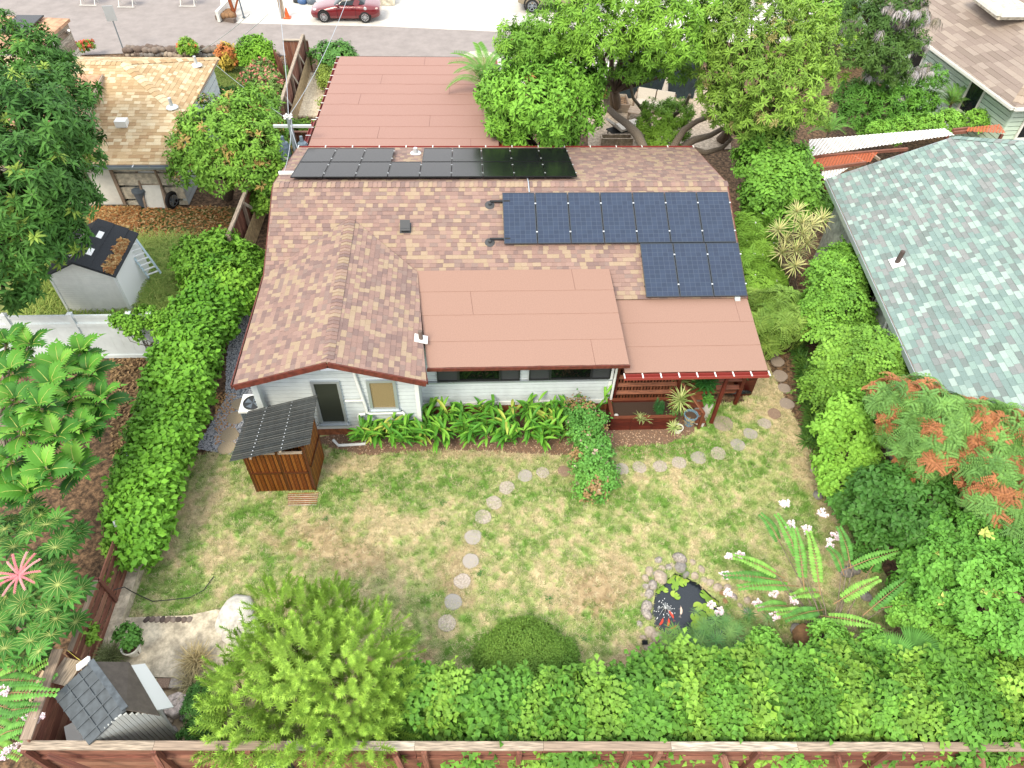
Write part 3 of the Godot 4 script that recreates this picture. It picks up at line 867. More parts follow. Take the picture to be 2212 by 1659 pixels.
	box_part("frame", Transform3D(Basis(), a0 + Vector3(-1.7, 0.12, 1.0)), Vector3(1.2, 0.05, 2.0), M.panel_frame_b, sp)
	box_part("cell_sheet", Transform3D(Basis(), a0 + Vector3(-1.7, 0.148, 1.0)), Vector3(1.15, 0.01, 1.95), M.cell_b, sp)
func build_right_house() -> void:
	var o := thing("green_roof_house", "neighbour house with grey-green shingled roof behind the right hedge", "house", Vector3(14, 0, -15))
	var e1 := Vector3(12.45, 3.2, -21.5)
	var e2 := Vector3(11.18, 3.2, -10.2)
	var d := (e2 - e1).normalized()
	var up := Vector3(-d.z, 0, d.x) * -1.0
	up = Vector3(absf(d.z), 0, -d.x * -1.0).normalized()
	up = Vector3(d.z, 0, -d.x)
	if up.x < 0: up = -up
	var r1 := e1 + up * 3.55 + Vector3.UP * 1.78
	var r2 := e1 + up * 4.75 + Vector3.UP * 2.38 + d * 1.35
	var r3 := e2 + up * 4.75 + Vector3.UP * 2.38
	var plane := [r1, r2, r3, e2, e1]
	var mb := MB.new()
	tri_deck(mb, plane, 0.12)
	var far := [r2, r3, e2 + up * 9.5, e1 + up * 9.5, r1 + up * 2.4]
	tri_deck(mb, far, 0.12)
	tri_deck(mb, [r1, r2, r1 + up * 2.4], 0.12)
	var roof := part("roof", mb, M.under, o)
	var tiles := []
	var merged := MB.new()
	var n0: Vector3
	var n1: Vector3
	var n2: Vector3
	var sf := slope_frame(plane, d)
	n0 = sf[4]
	lay_shingles(sf[0], sf[1], sf[2], sf[3], sf[4], GREEN, 0.143, [0.22, 0.26, 0.3], tiles, merged)
	sf = slope_frame(far, d)
	n1 = sf[4]
	var far_tiles := []
	lay_shingles(sf[0], sf[1], sf[2], sf[3], sf[4], GREEN, 0.2, [0.3, 0.4], far_tiles, merged)
	sf = slope_frame([r1, r2, r1 + up * 2.4], up)
	n2 = sf[4]
	lay_shingles(sf[0], sf[1], sf[2], sf[3], sf[4], GREEN, 0.143, [0.22, 0.3], tiles, merged)
	finish_shingles(tiles, merged, roof, 300)
	ridge_caps(r2 + Vector3(0, 0.01, 0), r3, n0, n1, GREEN, roof, 0.2, 0.16)
	ridge_caps(r1 + Vector3(0, 0.01, 0), r2, n0, n2, GREEN, roof, 0.2, 0.16)
	board("eave_board", e1 + Vector3(0, -0.1, 0) - up * 0.02, e2 + Vector3(0, -0.1, 0) - up * 0.02, 0.16, 0.03, -up, M.alu, o)
	board("barge_board", e1 + Vector3(0, -0.1, 0) - d * 0.02, r1 + Vector3(0, -0.1, 0) - d * 0.02, 0.16, 0.03, -d, M.alu, o)
	var w0 := e1 + up * 0.55 + d * 0.3
	var wl := 10.4
	lap_wall("wall", PackedVector2Array([Vector2(0, -3.2), Vector2(wl, -3.2), Vector2(wl, 0.15), Vector2(0, 0.15)]), w0, d, -up, 4.0, M.grey_siding, o)
	for k in 11:
		board("batten", w0 + d * (k * 1.22) - up * 0.02 + Vector3(0, -3.1, 0), w0 + d * (k * 1.22) - up * 0.02 + Vector3(0, 0.0, 0), 0.05, 0.02, -up, M.grey_siding, o)
	for k in [4.2, 6.9]:
		window(o, w0 + d * k - up * 0.0 + Vector3(0, -1.4, 0), d, -up, 0.95, 1.0, M.offwhite, M.glass_dark, 0.08)
	pipe_run("waste_pipe", [w0 + d * 6.2 - up * 0.06 + Vector3(0, -0.8, 0), w0 + d * 6.35 - up * 0.06 + Vector3(0, -2.2, 0)], 0.05, M.offwhite, o)
	lap_wall("end_wall", PackedVector2Array([Vector2(0, -3.2), Vector2(8.4, -3.2), Vector2(8.4, 0.1), Vector2(4.2, 1.9), Vector2(0, 0.1)]), e1 + up * 0.55 + d * 0.3, up, -d, 0.2, M.grey_siding, o)
	var vp := at_plane(1938, 568, r2, n0)
	var fl := MB.new()
	fl.box(Transform3D(Basis(d, n0, d.cross(n0)).orthonormalized(), vp + n0 * 0.03), Vector3(0.42, 0.02, 0.36))
	var fp := part("vent_flashing", fl, M.white, o)
	pipe_run("vent_pipe", [vp + n0 * 0.03, vp + Vector3.UP * 0.42], 0.07, M.lava[0], fp)
	var ac := thing("window_air_conditioner", "rust-brown louvred air conditioner box jutting from the neighbour's wall", "air conditioner", w0 + d * 3.6 - up * 0.35 + Vector3(0, -1.2, 0))
	var ab := Basis(d, Vector3.UP, -up)
	var ac0 := w0 + d * 3.6 - up * 0.35 + Vector3(0, -0.95, 0)
	box_part("case", Transform3D(ab, ac0), Vector3(0.75, 0.5, 0.6), M.lava[1], ac)
	for k in 6:
		box_part("louvre", Transform3D(ab, ac0 + Vector3(0, -0.2 + k * 0.08, 0) - up * 0.31), Vector3(0.7, 0.02, 0.03), M.greywood[0], ac)
	var pg := thing("lattice_pergola", "pergola roof of white and red-brown lattice sheets", "pergola", at(1900, 330, 2.3))
	lattice(pg, at(1748, 302, 2.5), at(2040, 278, 2.5), at(2062, 292, 2.5), at(1746, 338, 2.5), M.lattice_white, 0.16)
	lattice(pg, at(1752, 345, 2.4), at(1900, 325, 2.4), at(1880, 350, 2.4), at(1764, 366, 2.4), M.lattice_red, 0.14)
	lattice(pg, at(1766, 370, 2.3), at(1850, 352, 2.3), at(1795, 388, 2.3), at(1786, 396, 2.3), M.lattice_white, 0.14)
	lattice(pg, at(2092, 276, 2.5), at(2160, 269, 2.5), at(2172, 288, 2.5), at(2085, 284, 2.5), M.lattice_red, 0.16)
	for q in [[1746, 340, 1960, 322], [1752, 368, 1870, 352], [2058, 281, 2094, 277], [2060, 287, 2090, 284]]:
		board("beam", at(q[0], q[1], 2.42), at(q[2], q[3], 2.42), 0.12, 0.08, Vector3.BACK, M.redwood[0], pg)
	for q in [[1840, 336, 1868, 352], [1880, 330, 1900, 345]]:
		board("cross_beam", at(q[0], q[1], 2.36), at(q[2], q[3], 2.36), 0.1, 0.07, Vector3.BACK, M.greywood[0], pg)
	for q in [[1750, 342], [1768, 372], [1950, 324], [2050, 288], [2165, 290]]:
		var p := at(q[0], q[1], 2.3)
		board("post", Vector3(p.x, 0, p.z), p, 0.1, 0.1, Vector3.BACK, M.redwood[1], pg)
	board("end_board", at(1752, 352, 2.0), at(1790, 400, 2.0), 0.6, 0.04, Vector3.LEFT, M.redwood[0], pg)
func lattice(parent: Node3D, a: Vector3, b: Vector3, c: Vector3, d: Vector3, m: Material, pitch: float) -> void:
	var u := (b - a).normalized()
	var n := u.cross(d - a).normalized()
	if n.y < 0: n = -n
	var v := n.cross(u)
	if v.dot(d - a) < 0: v = -v
	var poly := PackedVector2Array()
	for q in [a, b, c, d]: poly.append(Vector2((q - a).dot(u), (q - a).dot(v)))
	var hi := Vector2(-INF, -INF)
	var lo := Vector2(INF, INF)
	for q in poly:
		hi = hi.max(q); lo = lo.min(q)
	for dir in 2:
		var mb := MB.new()
		var s := lo.x - (hi.y - lo.y) * 1.1
		while s < hi.x + (hi.y - lo.y) * 1.1:
			var p0 := Vector2(s, lo.y)
			var p1 := Vector2(s + (hi.y - lo.y) * (1.0 if dir else -1.0), hi.y)
			var w := Vector2(0.055, 0)
			for q in Geometry2D.intersect_polygons(PackedVector2Array([p0, p0 + w, p1 + w, p1]), poly):
				mb.tile(q, a + n * (0.012 * dir), u, v, n, -100.0, 100.0, 0.011, 0.011)
			s += pitch
		part("lattice_strips", mb, m, parent, "stuff")
func build_far_right_house() -> void:
	var o := thing("pale_green_house", "pale green lap-sided house with weathered brown roof", "house", Vector3(26, 0, -31))
	var e1 := at(1960, 60, 3.1)
	var e2 := at(2192, 232, 3.1)
	var d := (e2 - e1).normalized()
	var up := Vector3(-d.z, 0, d.x)
	if up.x < 0: up = -up
	e1 = e1 - d * 6.0
	var top1 := e1 + up * 6.0 + Vector3.UP * 2.0
	var top2 := e2 + up * 6.0 + Vector3.UP * 2.0 - d * 5.5
	var plane := [top1, top2, e2, e1]
	var hip := [top2, e2 + up * 12.0, e2]
	var mb := MB.new()
	tri_deck(mb, plane, 0.12)
	tri_deck(mb, hip, 0.12)
	var roof := part("roof", mb, M.under, o)
	var tiles := []
	var merged := MB.new()
	var sf := slope_frame(plane, d)
	var n0: Vector3 = sf[4]
	lay_shingles(sf[0], sf[1], sf[2], sf[3], sf[4], GREYBROWN, 0.26, [0.6, 0.8, 1.0], tiles, merged)
	sf = slope_frame(hip, up)
	lay_shingles(sf[0], sf[1], sf[2], sf[3], sf[4], GREYBROWN, 0.26, [0.6, 0.8, 1.0], tiles, merged)
	finish_shingles(tiles, merged, roof, 160)
	ridge_caps(top2, e2, n0, sf[4], ["b9a694", "a99684"], roof, 0.5, 0.2)
	gutter_run(o, e1 + Vector3(0, -0.06, 0), e2 + Vector3(0, -0.06, 0), -up, M.offwhite, 1.0, M.offwhite)
	gutter_run(o, e2 + Vector3(0, -0.06, 0), e2 + up * 4.0 + Vector3(0, -0.06, 0), d, M.offwhite, 1.0, M.offwhite)
	var w0 := e1 + up * 0.5
	var L := e1.distance_to(e2) - 0.45
	lap_wall("wall", PackedVector2Array([Vector2(0, -3.1), Vector2(L, -3.1), Vector2(L, 0.1), Vector2(0, 0.1)]), w0, d, -up, 0.2, M.green_siding, o)
	lap_wall("wall", PackedVector2Array([Vector2(0, -3.1), Vector2(8, -3.1), Vector2(8, 0.1), Vector2(0, 0.1)]), e2 + up * 0.5 - d * 0.45, up, d, 0.2, M.green_siding, o)
	for q in [[1990, 105], [2104, 208]]:
		var p := at_plane(q[0], q[1], w0, up)
		var s := (p - w0).dot(d)
		window(o, w0 + d * (s - 0.55) + Vector3(0, -1.75, 0), d, -up, 1.1, 1.6, M.offwhite, M.glass, 0.1)
	window(o, e2 + up * 1.2 - d * 0.42 + Vector3(0, -1.7, 0), up, d, 1.6, 1.2, M.offwhite, M.glass, 0.1)
	var b := thing("beige_flat_roof", "beige flat roof with pale edge behind the weathered brown roof", "roof", at(2180, 10, 4.6))
	var cs := [at(2100, -12, 4.6), at(2160, 33, 4.6), at(2300, 33, 4.6), at(2300, -40, 4.6)]
	var bm := MB.new()
	tri_deck(bm, cs, 0.2)
	part("roof_deck", bm, M.cream, b)
	board("roof_edge", cs[0] + Vector3.UP * 0.06, cs[1] + Vector3.UP * 0.06, 0.35, 0.16, Vector3.UP, M.offwhite, b)
	board("roof_edge", cs[1] + Vector3.UP * 0.062, cs[2] + Vector3.UP * 0.062, 0.35, 0.16, Vector3.UP, M.offwhite, b)
func build_fences() -> void:
	var a := Vector3(-8.55, 0, -4.56)
	var b := Vector3(11.6, 0, -3.66)
	var d := (b - a).normalized()
	var n := Vector3(-d.z, 0, d.x)
	if n.z < 0: n = -n
	var o := thing("board_fence", "red-brown board fence with grey weathered cap along the back of the garden", "fence", a)
	var L := a.distance_to(b)
	var bays := [0.0, 2.45, 4.2, 4.75, 6.95, 7.5, 9.3, 11.4, 11.98, 13.9, 16.4, 18.2, L]
	var x := 0.0
	var k := 0
	while x < L - 0.1:
		var e := minf(x + 2.44, L)
		for r in 6:
			var y := 0.16 + r * 0.235
			board("board", a + d * (x + 0.004) + Vector3.UP * y + n * 0.0, a + d * (e - 0.004) + Vector3.UP * y, 0.225, 0.025, n, M.redwood[rng.randi() % 4], o)
		board("cap_board", a + d * (x + 0.003) + Vector3.UP * 1.5, a + d * (e - 0.003) + Vector3.UP * 1.5, 0.16, 0.04, Vector3.UP, M.greywood[k % 3], o)
		board("rail", a + d * (x + 0.01) + Vector3.UP * 0.9 + n * 0.04, a + d * (e - 0.01) + Vector3.UP * 0.9 + n * 0.04, 0.09, 0.05, n, M.redwood[(k + 1) % 4], o)
		x = e
		k += 1
	for s in bays:
		var p: Vector3 = a + d * clampf(s, 0.06, L - 0.06)
		board("post", p + n * 0.075, p + n * 0.075 + Vector3.UP * 1.48, 0.1, 0.1, n, M.redwood[rng.randi() % 4], o)
	for s in [2.45, 6.95, 13.2, 15.4, 18.2]:
		var p: Vector3 = a + d * s
		board("brace", p + n * 0.14 + Vector3.UP * 1.4, p + d * 0.55 + n * 0.9 + Vector3.UP * 0.05, 0.09, 0.09, Vector3.UP, M.redwood[rng.randi() % 4], o)
	for s in [0.5, 5.3]:
		var p: Vector3 = a + d * s
		board("brace", p + n * 0.14 + Vector3.UP * 1.4, p + d * 0.8 + n * 0.3 + Vector3.UP * 0.6, 0.09, 0.09, Vector3.UP, M.redwood[rng.randi() % 4], o)
	var s0 := Vector3(-8.42, 0, -4.6)
	var s1 := Vector3(-8.48, 0, -6.3)
	var so := thing("board_fence", "short red-brown board fence with grey cap beside the plastic garden shed", "fence", s0)
	for r in 7:
		board("board", s0 + Vector3.UP * (0.14 + r * 0.225), s1 + Vector3.UP * (0.14 + r * 0.225), 0.215, 0.025, Vector3.RIGHT, M.redwood[r % 4], so)
	board("cap_board", s0 + Vector3.UP * 1.68, s1 + Vector3.UP * 1.68, 0.2, 0.04, Vector3.UP, M.greywood[1], so)
	for t in [0.04, 0.96]:
		board("post", s0.lerp(s1, t) + Vector3(-0.07, 0, 0), s0.lerp(s1, t) + Vector3(-0.07, 1.66, 0), 0.09, 0.09, Vector3.LEFT, M.greywood[0], so)
	var g0 := Vector3(-8.42, 0, -9.6)
	var g1 := Vector3(-8.4, 0, -6.4)
	var gf := thing("slat_fence", "low red-brown slatted fence with gaps on a concrete kerb", "fence", g1)
	for part_z in [[-9.6, -8.05], [-8.0, -6.4]]:
		for r in 5:
			board("slat", Vector3(-8.42, 0.3 + r * 0.235, part_z[0]), Vector3(-8.4, 0.3 + r * 0.235, part_z[1]), 0.145, 0.025, Vector3.RIGHT, M.redwood[r % 4], gf)
		for z in part_z:
			board("post", Vector3(-8.46, 0.1, z), Vector3(-8.46, 1.32, z), 0.08, 0.08, Vector3.RIGHT, M.redwood[1], gf)
	board("top_rail", Vector3(-8.45, 1.33, -8.0), Vector3(-8.43, 1.33, -6.4), 0.1, 0.035, Vector3.UP, M.greywood[1], gf)
	board("gate_rail", Vector3(-8.38, 0.3, -8.02), Vector3(-8.38, 1.3, -8.02), 0.09, 0.04, Vector3.RIGHT, M.redwood[3], gf)
	var kb := MB.new()
	kb.box(Transform3D(Basis(), Vector3(-8.28, 0.12, -7.9)), Vector3(0.3, 0.28, 3.6))
	struct("kerb", kb, M.slab)
	var v0 := at(-60, 768)
	var v1 := Vector3(-9.6, 0, -16.42)
	v0.z = -16.42
	v0.x = -15.5
	var vf := thing("vinyl_fence", "white vinyl panel fence with slim posts, half covered by vines", "fence", v0)
	var px := [-15.5, -13.75, -11.88, -10.2, -9.6]
	for i in px.size() - 1:
		for r in 6:
			var w: float = (px[i + 1] - px[i]) / 6.0
			box_part("panel", Transform3D(Basis(), Vector3(px[i] + w * (r + 0.5), 0.78, -16.42)), Vector3(snappedf(w - 0.004, 0.001), 1.3, 0.03), M.vinyl, vf)
		board("rail", Vector3(px[i], 1.74, -16.42), Vector3(px[i + 1], 1.74, -16.42), 0.1, 0.06, Vector3.BACK, M.vinyl, vf)
		board("rail", Vector3(px[i], 1.42, -16.4), Vector3(px[i + 1], 1.42, -16.4), 0.12, 0.06, Vector3.BACK, M.vinyl, vf)
		box_part("panel", Transform3D(Basis(), Vector3((px[i] + px[i + 1]) / 2, 1.58, -16.43)), Vector3(snappedf(px[i + 1] - px[i], 0.001), 0.24, 0.02), M.vinyl, vf)
		board("rail", Vector3(px[i], 0.1, -16.4), Vector3(px[i + 1], 0.1, -16.4), 0.12, 0.06, Vector3.BACK, M.vinyl, vf)
	for p in px:
		board("post", Vector3(p, 0, -16.42), Vector3(p, 1.86, -16.42), 0.13, 0.13, Vector3.BACK, M.vinyl, vf)
		var cap := MB.new()
		var q := Vector3(p, 1.86, -16.42)
		for k4 in 4:
			var c0 := Vector3(0.08, 0, 0.08).rotated(Vector3.UP, PI / 2 * k4)
			var c1 := Vector3(0.08, 0, 0.08).rotated(Vector3.UP, PI / 2 * (k4 + 1))
			cap.tri(q + c0, q + c1, q + Vector3(0, 0.06, 0))
		part("post_cap", cap, M.vinyl, vf)
	rough_fence("rough reddish board fence with diagonal brace beside the bungalow's left eave", [Vector3(-8.25, 0, -20.4), Vector3(-8.2, 0, -24.6)], 1.75, 2)
	rough_fence("pale plywood-backed fence with diagonal braces beside the pebble strip", [Vector3(-8.1, 0, -28.6), Vector3(-8.3, 0, -37.6)], 1.8, 4)
	var gt := thing("picket_gate", "red-brown street gate with open picket slats", "gate", Vector3(-10, 0, -38))
	var q0 := at(590, 106, 1.4)
	var q1 := at(612, 148, 1.0)
	q0.y = 0; q1.y = 0
	for k2 in 8:
		var p := q0.lerp(q1, k2 / 7.0)
		board("slat", p + Vector3(0, 0.1, 0), p + Vector3(0, 1.4, 0), 0.09, 0.025, Vector3.RIGHT, M.redwood[k2 % 4], gt)
	for y in [0.3, 1.25]:
		board("rail", q0 + Vector3(0.03, y, 0), q1 + Vector3(0.03, y, 0), 0.08, 0.04, Vector3.RIGHT, M.greywood[0], gt)
	var st := thing("street_fence", "plain red-brown board panel closing the pebble strip towards the street", "fence", Vector3(-9, 0, -38))
	var f0 := at(613, 165, 0.2)
	var f1 := at(668, 165, 0.2)
	for k3 in 7:
		board("board", Vector3(lerpf(f0.x, f1.x, (k3 + 0.5) / 7.0), 0, f0.z - 1.2), Vector3(lerpf(f0.x, f1.x, (k3 + 0.5) / 7.0), 1.5, f0.z - 1.2), (f1.x - f0.x) / 7.0 - 0.01, 0.03, Vector3.BACK, M.redwood[k3 % 3], st)
	board("cap_board", Vector3(f0.x, 1.53, f0.z - 1.2), Vector3(f1.x, 1.53, f0.z - 1.2), 0.16, 0.05, Vector3.UP, M.greywood[2], st)
	var cf := thing("cross_fence", "low red-brown rail across the near end of the pebble strip", "fence", Vector3(-7.5, 0, -28.3))
	board("cap_board", Vector3(-8.3, 1.42, -28.3), Vector3(-5.9, 1.42, -28.3), 0.14, 0.05, Vector3.UP, M.redwood[2], cf)
	for k5 in 9:
		board("board", Vector3(-8.2 + k5 * 0.27, 0.05, -28.3), Vector3(-8.2 + k5 * 0.27, 1.4, -28.3), 0.24, 0.03, Vector3.BACK, M.redwood[k5 % 4], cf)
	board("post", Vector3(-6.45, 0, -28.2), Vector3(-6.45, 1.75, -28.2), 0.12, 0.12, Vector3.BACK, M.stain[1], cf)
func rough_fence(label: String, ends: Array, h: float, braces: int) -> void:
	var a: Vector3 = ends[0]
	var b: Vector3 = ends[1]
	var o := thing("rough_fence", label, "fence", a)
	var d := (b - a).normalized()
	var n := Vector3(1, 0, 0)
	var L := a.distance_to(b)
	var s := 0.0
	while s < L:
		var w := rng.randf_range(0.16, 0.24)
		board("board", a + d * (s + w / 2) + n * rng.randf_range(0, 0.03), a + d * (s + w / 2) + n * 0.02 + Vector3.UP * (h - rng.randf_range(0.0, 0.2)), w - 0.015, 0.025, n, M.redwood[rng.randi() % 4], o)
		s += w
	board("top_rail", a + Vector3.UP * h + n * 0.06, b + Vector3.UP * h + n * 0.06, 0.12, 0.09, Vector3.UP, M.greywood[0], o)
	var np := braces + 1
	for i in np:
		var p := a.lerp(b, float(i) / maxf(np - 1, 1))
		board("post", p + n * 0.1, p + n * 0.1 + Vector3.UP * h, 0.1, 0.1, n, M.greywood[1], o)
	for i in braces:
		var p := a.lerp(b, float(i) / braces)
		board("brace", p + n * 0.12 + Vector3.UP * (h - 0.05), p + d * (L / braces * 0.8) + n * 0.12 + Vector3.UP * 0.1, 0.12, 0.05, n, M.greywood[2], o)
	var m := 3
	for i in m:
		var p := a + d * (L / m * (i + 0.5)) + n * 0.17
		box_part("plywood_sheet", Transform3D(Basis(d, Vector3.UP, d.cross(Vector3.UP)), p + Vector3.UP * (h * 0.26)), Vector3(snappedf(L / m - 0.01, 0.001), h * 0.5, 0.018), M.plywood, o)
var lawn_spots := []
func lawn_mix(x: float, z: float) -> Vector3:
	var g := 0.5 + 0.3 * nz.get_noise_2d(x * 22.0, z * 22.0) + 0.55 * nz.get_noise_2d(x * 95.0 + 300.0, z * 95.0) + 0.62 * nz.get_noise_2d(x * 260.0, z * 260.0 + 900.0)
	var br := 0.0
	for s in lawn_spots:
		var d: float = Vector2((x - s[0]) / s[2], (z - s[1]) / s[3]).length()
		if d < 1.6:
			var f := smoothstep(1.6, 0.3, d + 0.5 * nz.get_noise_2d(x * 90.0 + 50.0, z * 90.0))
			if s[4] > 0: g += s[4] * f
			else:
				g += s[4] * f * 0.62
				br = maxf(br, f * s[5] * 0.8)
	return Vector3(clampf(g, 0, 1), 0, clampf(br, 0, 1))
const C_GREEN := Color(0.165, 0.31, 0.055)
const C_LIGHT := Color(0.42, 0.46, 0.18)
const C_TAN := Color(0.58, 0.48, 0.28)
const C_BROWN := Color(0.3, 0.205, 0.11)
func lawn_col(x: float, z: float) -> Color:
	var m := lawn_mix(x, z)
	var c := C_TAN.lerp(C_LIGHT, smoothstep(0.22, 0.45, m.x)).lerp(C_GREEN, smoothstep(0.45, 0.95, m.x))
	return c.lerp(C_BROWN, m.z * (1.0 - smoothstep(0.5, 0.75, m.x)))
const MULCH := [[690, 962], [790, 985], [960, 972], [1230, 985], [1330, 968], [1440, 960], [1500, 935], [1500, 905], [1450, 880], [1310, 870], [915, 880], [910, 905], [760, 930], [690, 945]]
func build_ground() -> void:
	var mb := MB.new()
	var pz := at(1480, 1320)
	for q in [[-120, 60, 120, pz.z + 1.6], [-120, pz.z - 1.6, 120, -160], [-120, pz.z + 1.6, pz.x - 1.8, pz.z - 1.6], [pz.x + 1.8, pz.z + 1.6, 120, pz.z - 1.6]]:
		mb.quad(Vector3(q[0], -0.06, q[1]), Vector3(q[2], -0.06, q[1]), Vector3(q[2], -0.06, q[3]), Vector3(q[0], -0.06, q[3]))
	struct("ground", mb, M.soil)
	for s in [[1290, 1290, 0.8, 0.7, -0.5, 0.9], [1340, 1240, 0.6, 0.5, -0.4, 0.5], [690, 1175, 1.2, 0.6, -0.5, 0.7], [780, 1205, 0.7, 0.5, -0.5, 0.8], [860, 1440, 0.6, 0.5, -0.6, 0.9], [900, 1430, 0.4, 0.4, -0.6, 0.9], [1370, 1450, 0.7, 0.5, -0.5, 0.9], [985, 1265, 0.45, 0.9, -0.45, 0.6], [1010, 1200, 0.35, 0.6, -0.4, 0.4],
		[1690, 830, 0.9, 2.2, -0.75, 0.1], [1720, 940, 0.7, 1.2, -0.6, 0.0], [1640, 890, 0.8, 0.4, -0.5, 0.0], [1760, 1050, 0.4, 1.5, -0.5, 0.3], [470, 1060, 0.4, 1.0, -0.2, 0.0], [430, 1090, 0.5, 0.6, -0.4, 0.2], [760, 1010, 0.8, 0.35, -0.4, 0.1], [850, 1130, 0.9, 0.5, -0.3, 0.0], [1060, 975, 1.6, 0.35, -0.6, 0.2], [1500, 1150, 0.9, 0.8, -0.2, 0.0],
		[1200, 1230, 1.4, 1.6, -0.16, 0.0], [1180, 1120, 0.8, 0.5, -0.16, 0.0], [560, 1330, 1.2, 0.5, -0.35, 0.2], [500, 1200, 0.6, 0.5, -0.3, 0.2],
		[1420, 970, 1.8, 0.35, 0.6, 0.0], [1530, 890, 0.9, 0.6, 0.6, 0.0], [1560, 1000, 0.8, 0.5, 0.3, 0.0], [1440, 1090, 1.2, 0.6, 0.35, 0.0], [720, 1060, 0.8, 0.5, 0.35, 0.0], [900, 1050, 1.4, 0.7, 0.3, 0.0], [370, 1270, 0.8, 0.8, 0.4, 0.0], [620, 1180, 0.5, 0.5, 0.3, 0.0], [1560, 1200, 0.8, 1.0, 0.35, 0.0], [1740, 1120, 0.5, 0.8, 0.3, 0.0], [1280, 1060, 0.8, 0.5, 0.3, 0.0], [1310, 1350, 0.8, 0.6, 0.3, 0.0], [540, 1120, 0.5, 0.5, 0.3, 0.0], [1000, 1420, 0.7, 0.4, 0.2, 0.0], [1130, 1390, 1.2, 0.5, 0.4, 0.0]]:
		var p := at(s[0], s[1])
		lawn_spots.append([p.x, p.z, s[2], s[3], s[4], s[5]])
	var x0 := -8.6
	var x1 := 10.9
	var z0 := -18.0
	var z1 := -3.4
	var w := 780
	var h := 584
	var im := Image.create(w, h, false, Image.FORMAT_RGB8)
	for j in h:
		for i in w:
			var x := lerpf(x0, x1, (i + 0.5) / w)
			var z := lerpf(z0, z1, (j + 0.5) / h)
			var c := lawn_col(x, z) * (0.78 + 0.3 * rng.randf())
			im.set_pixel(i, j, c.linear_to_srgb())
	im.generate_mipmaps()
	var lm := mat("ffffff", 0.98)
	lm.albedo_texture = ImageTexture.create_from_image(im)
	var lawn := MB.new()
	var poly := PackedVector2Array([Vector2(-8.25, -3.6), Vector2(-8.25, -12.3), Vector2(-6.4, -12.8), Vector2(-5.7, -13.1), Vector2(6.9, -13.1), Vector2(6.9, -14.0), Vector2(8.3, -14.0), Vector2(8.3, -17.8), Vector2(9.4, -17.8), Vector2(9.7, -12), Vector2(10.3, -8), Vector2(10.8, -3.6)])
	var pond := px_poly(POND)
	var pieces := Geometry2D.clip_polygons(poly, pond)
	var pc := at(1475, 1320)
	var left_half := Geometry2D.intersect_polygons(poly, PackedVector2Array([Vector2(-20, -30), Vector2(pc.x, -30), Vector2(pc.x, 5), Vector2(-20, 5)]))
	var right_half := Geometry2D.intersect_polygons(poly, PackedVector2Array([Vector2(pc.x, -30), Vector2(30, -30), Vector2(30, 5), Vector2(pc.x, 5)]))
	for half in left_half + right_half:
		for q in Geometry2D.clip_polygons(half, pond):
			lawn.poly_flat(q, 0.0)
	for k in lawn.v.size():
		lawn.uv[k] = Vector2((lawn.v[k].x - x0) / (x1 - x0), (lawn.v[k].z - z0) / (z1 - z0))
	struct("lawn", lawn, lm)
	sheet("side_yard", [[-16.5, -24.9], [-8.5, -24.9], [-8.5, -16.6], [-16.5, -16.6]], -0.03, mat("7f8a4c", 0.98, M.patch, 0.5))
	sheet("soil_bed", [[-17, -16.3], [-8.6, -16.3], [-8.6, -3.0], [-17, -3.0]], -0.026, M.soil)
	sheet("outer_strip", [[-12, -3.9], [13, -3.0], [13, 3], [-12, 3]], -0.02, mat("a89f94", 0.98, M.grit, 0.4))
	sheet("front_lawn", [[-15, -38.2], [-8.4, -38.4], [-8.4, -28], [-10.6, -28], [-10.9, -33], [-15, -33.4]], -0.03, mat("6f8f3f", 0.98, M.patch, 0.5))
	var gp := MB.new()
	gp.poly_flat(px_poly([[425, 968], [500, 985], [545, 900], [560, 850], [548, 640], [515, 640], [490, 760], [487, 860]]), 0.006)
	struct("gravel_path", gp, M.gravel)
	var mu := MB.new()
	mu.poly_flat(px_poly(MULCH), 0.008)
	struct("mulch_bed", mu, M.mulch)
	var up := MB.new()
	up.poly_flat(px_poly([[268, 1340], [412, 1335], [470, 1322], [530, 1330], [560, 1360], [550, 1405], [500, 1445], [430, 1470], [250, 1466], [222, 1440]]), 0.14, 0.16)
	struct("upper_terrace", up, M.slab)
	var lo := MB.new()
	lo.poly_flat(px_poly([[190, 1440], [255, 1468], [430, 1472], [470, 1500], [450, 1606], [70, 1620], [60, 1500], [110, 1420]]), 0.012)
	struct("lower_terrace", lo, mat("c9b394", 0.92, M.patch, 0.5))
	var p0 := at(254, 1466, 0.14)
	var p1 := at(398, 1466, 0.14)
	var st := thing("step_edge", "row of flat concrete blocks edging the raised terrace step", "step", p0)
	for k in 5:
		board("block", p0.lerp(p1, k / 5.0 + 0.004) + Vector3(0, -0.04, 0.1), p0.lerp(p1, (k + 1) / 5.0 - 0.004) + Vector3(0, -0.04, 0.1), 0.2, 0.12, Vector3.UP, [M.paver, M.stone[1], M.paver, M.stone[3], M.stone[0]][k], st)
	for k in 9:
		var p := at(318 + k * 11.5, 1340, 0.1)
		rock_at("edging_stone", "small dark cobble in the row edging the concrete terrace", "stone", "cobbles edging the terrace", p, Vector3(0.09, 0.06, 0.07), M.lava[k % 3], k)
	var pw := MB.new()
	pw.poly_flat(px_poly([[1505, 862], [1543, 872], [1518, 923], [1494, 912]]), 0.02, 0.03)
	struct("walkway", pw, M.concrete)
	var pt := MB.new()
	pt.poly_flat(px_poly([[1270, 190], [1560, 180], [1580, 322], [1270, 330]]), 0.004)
	struct("patio", pt, M.patio)
	var tm := tuft_mesh(7, 0.07, 0.013, 3)
	var xs := []
	var cs := []
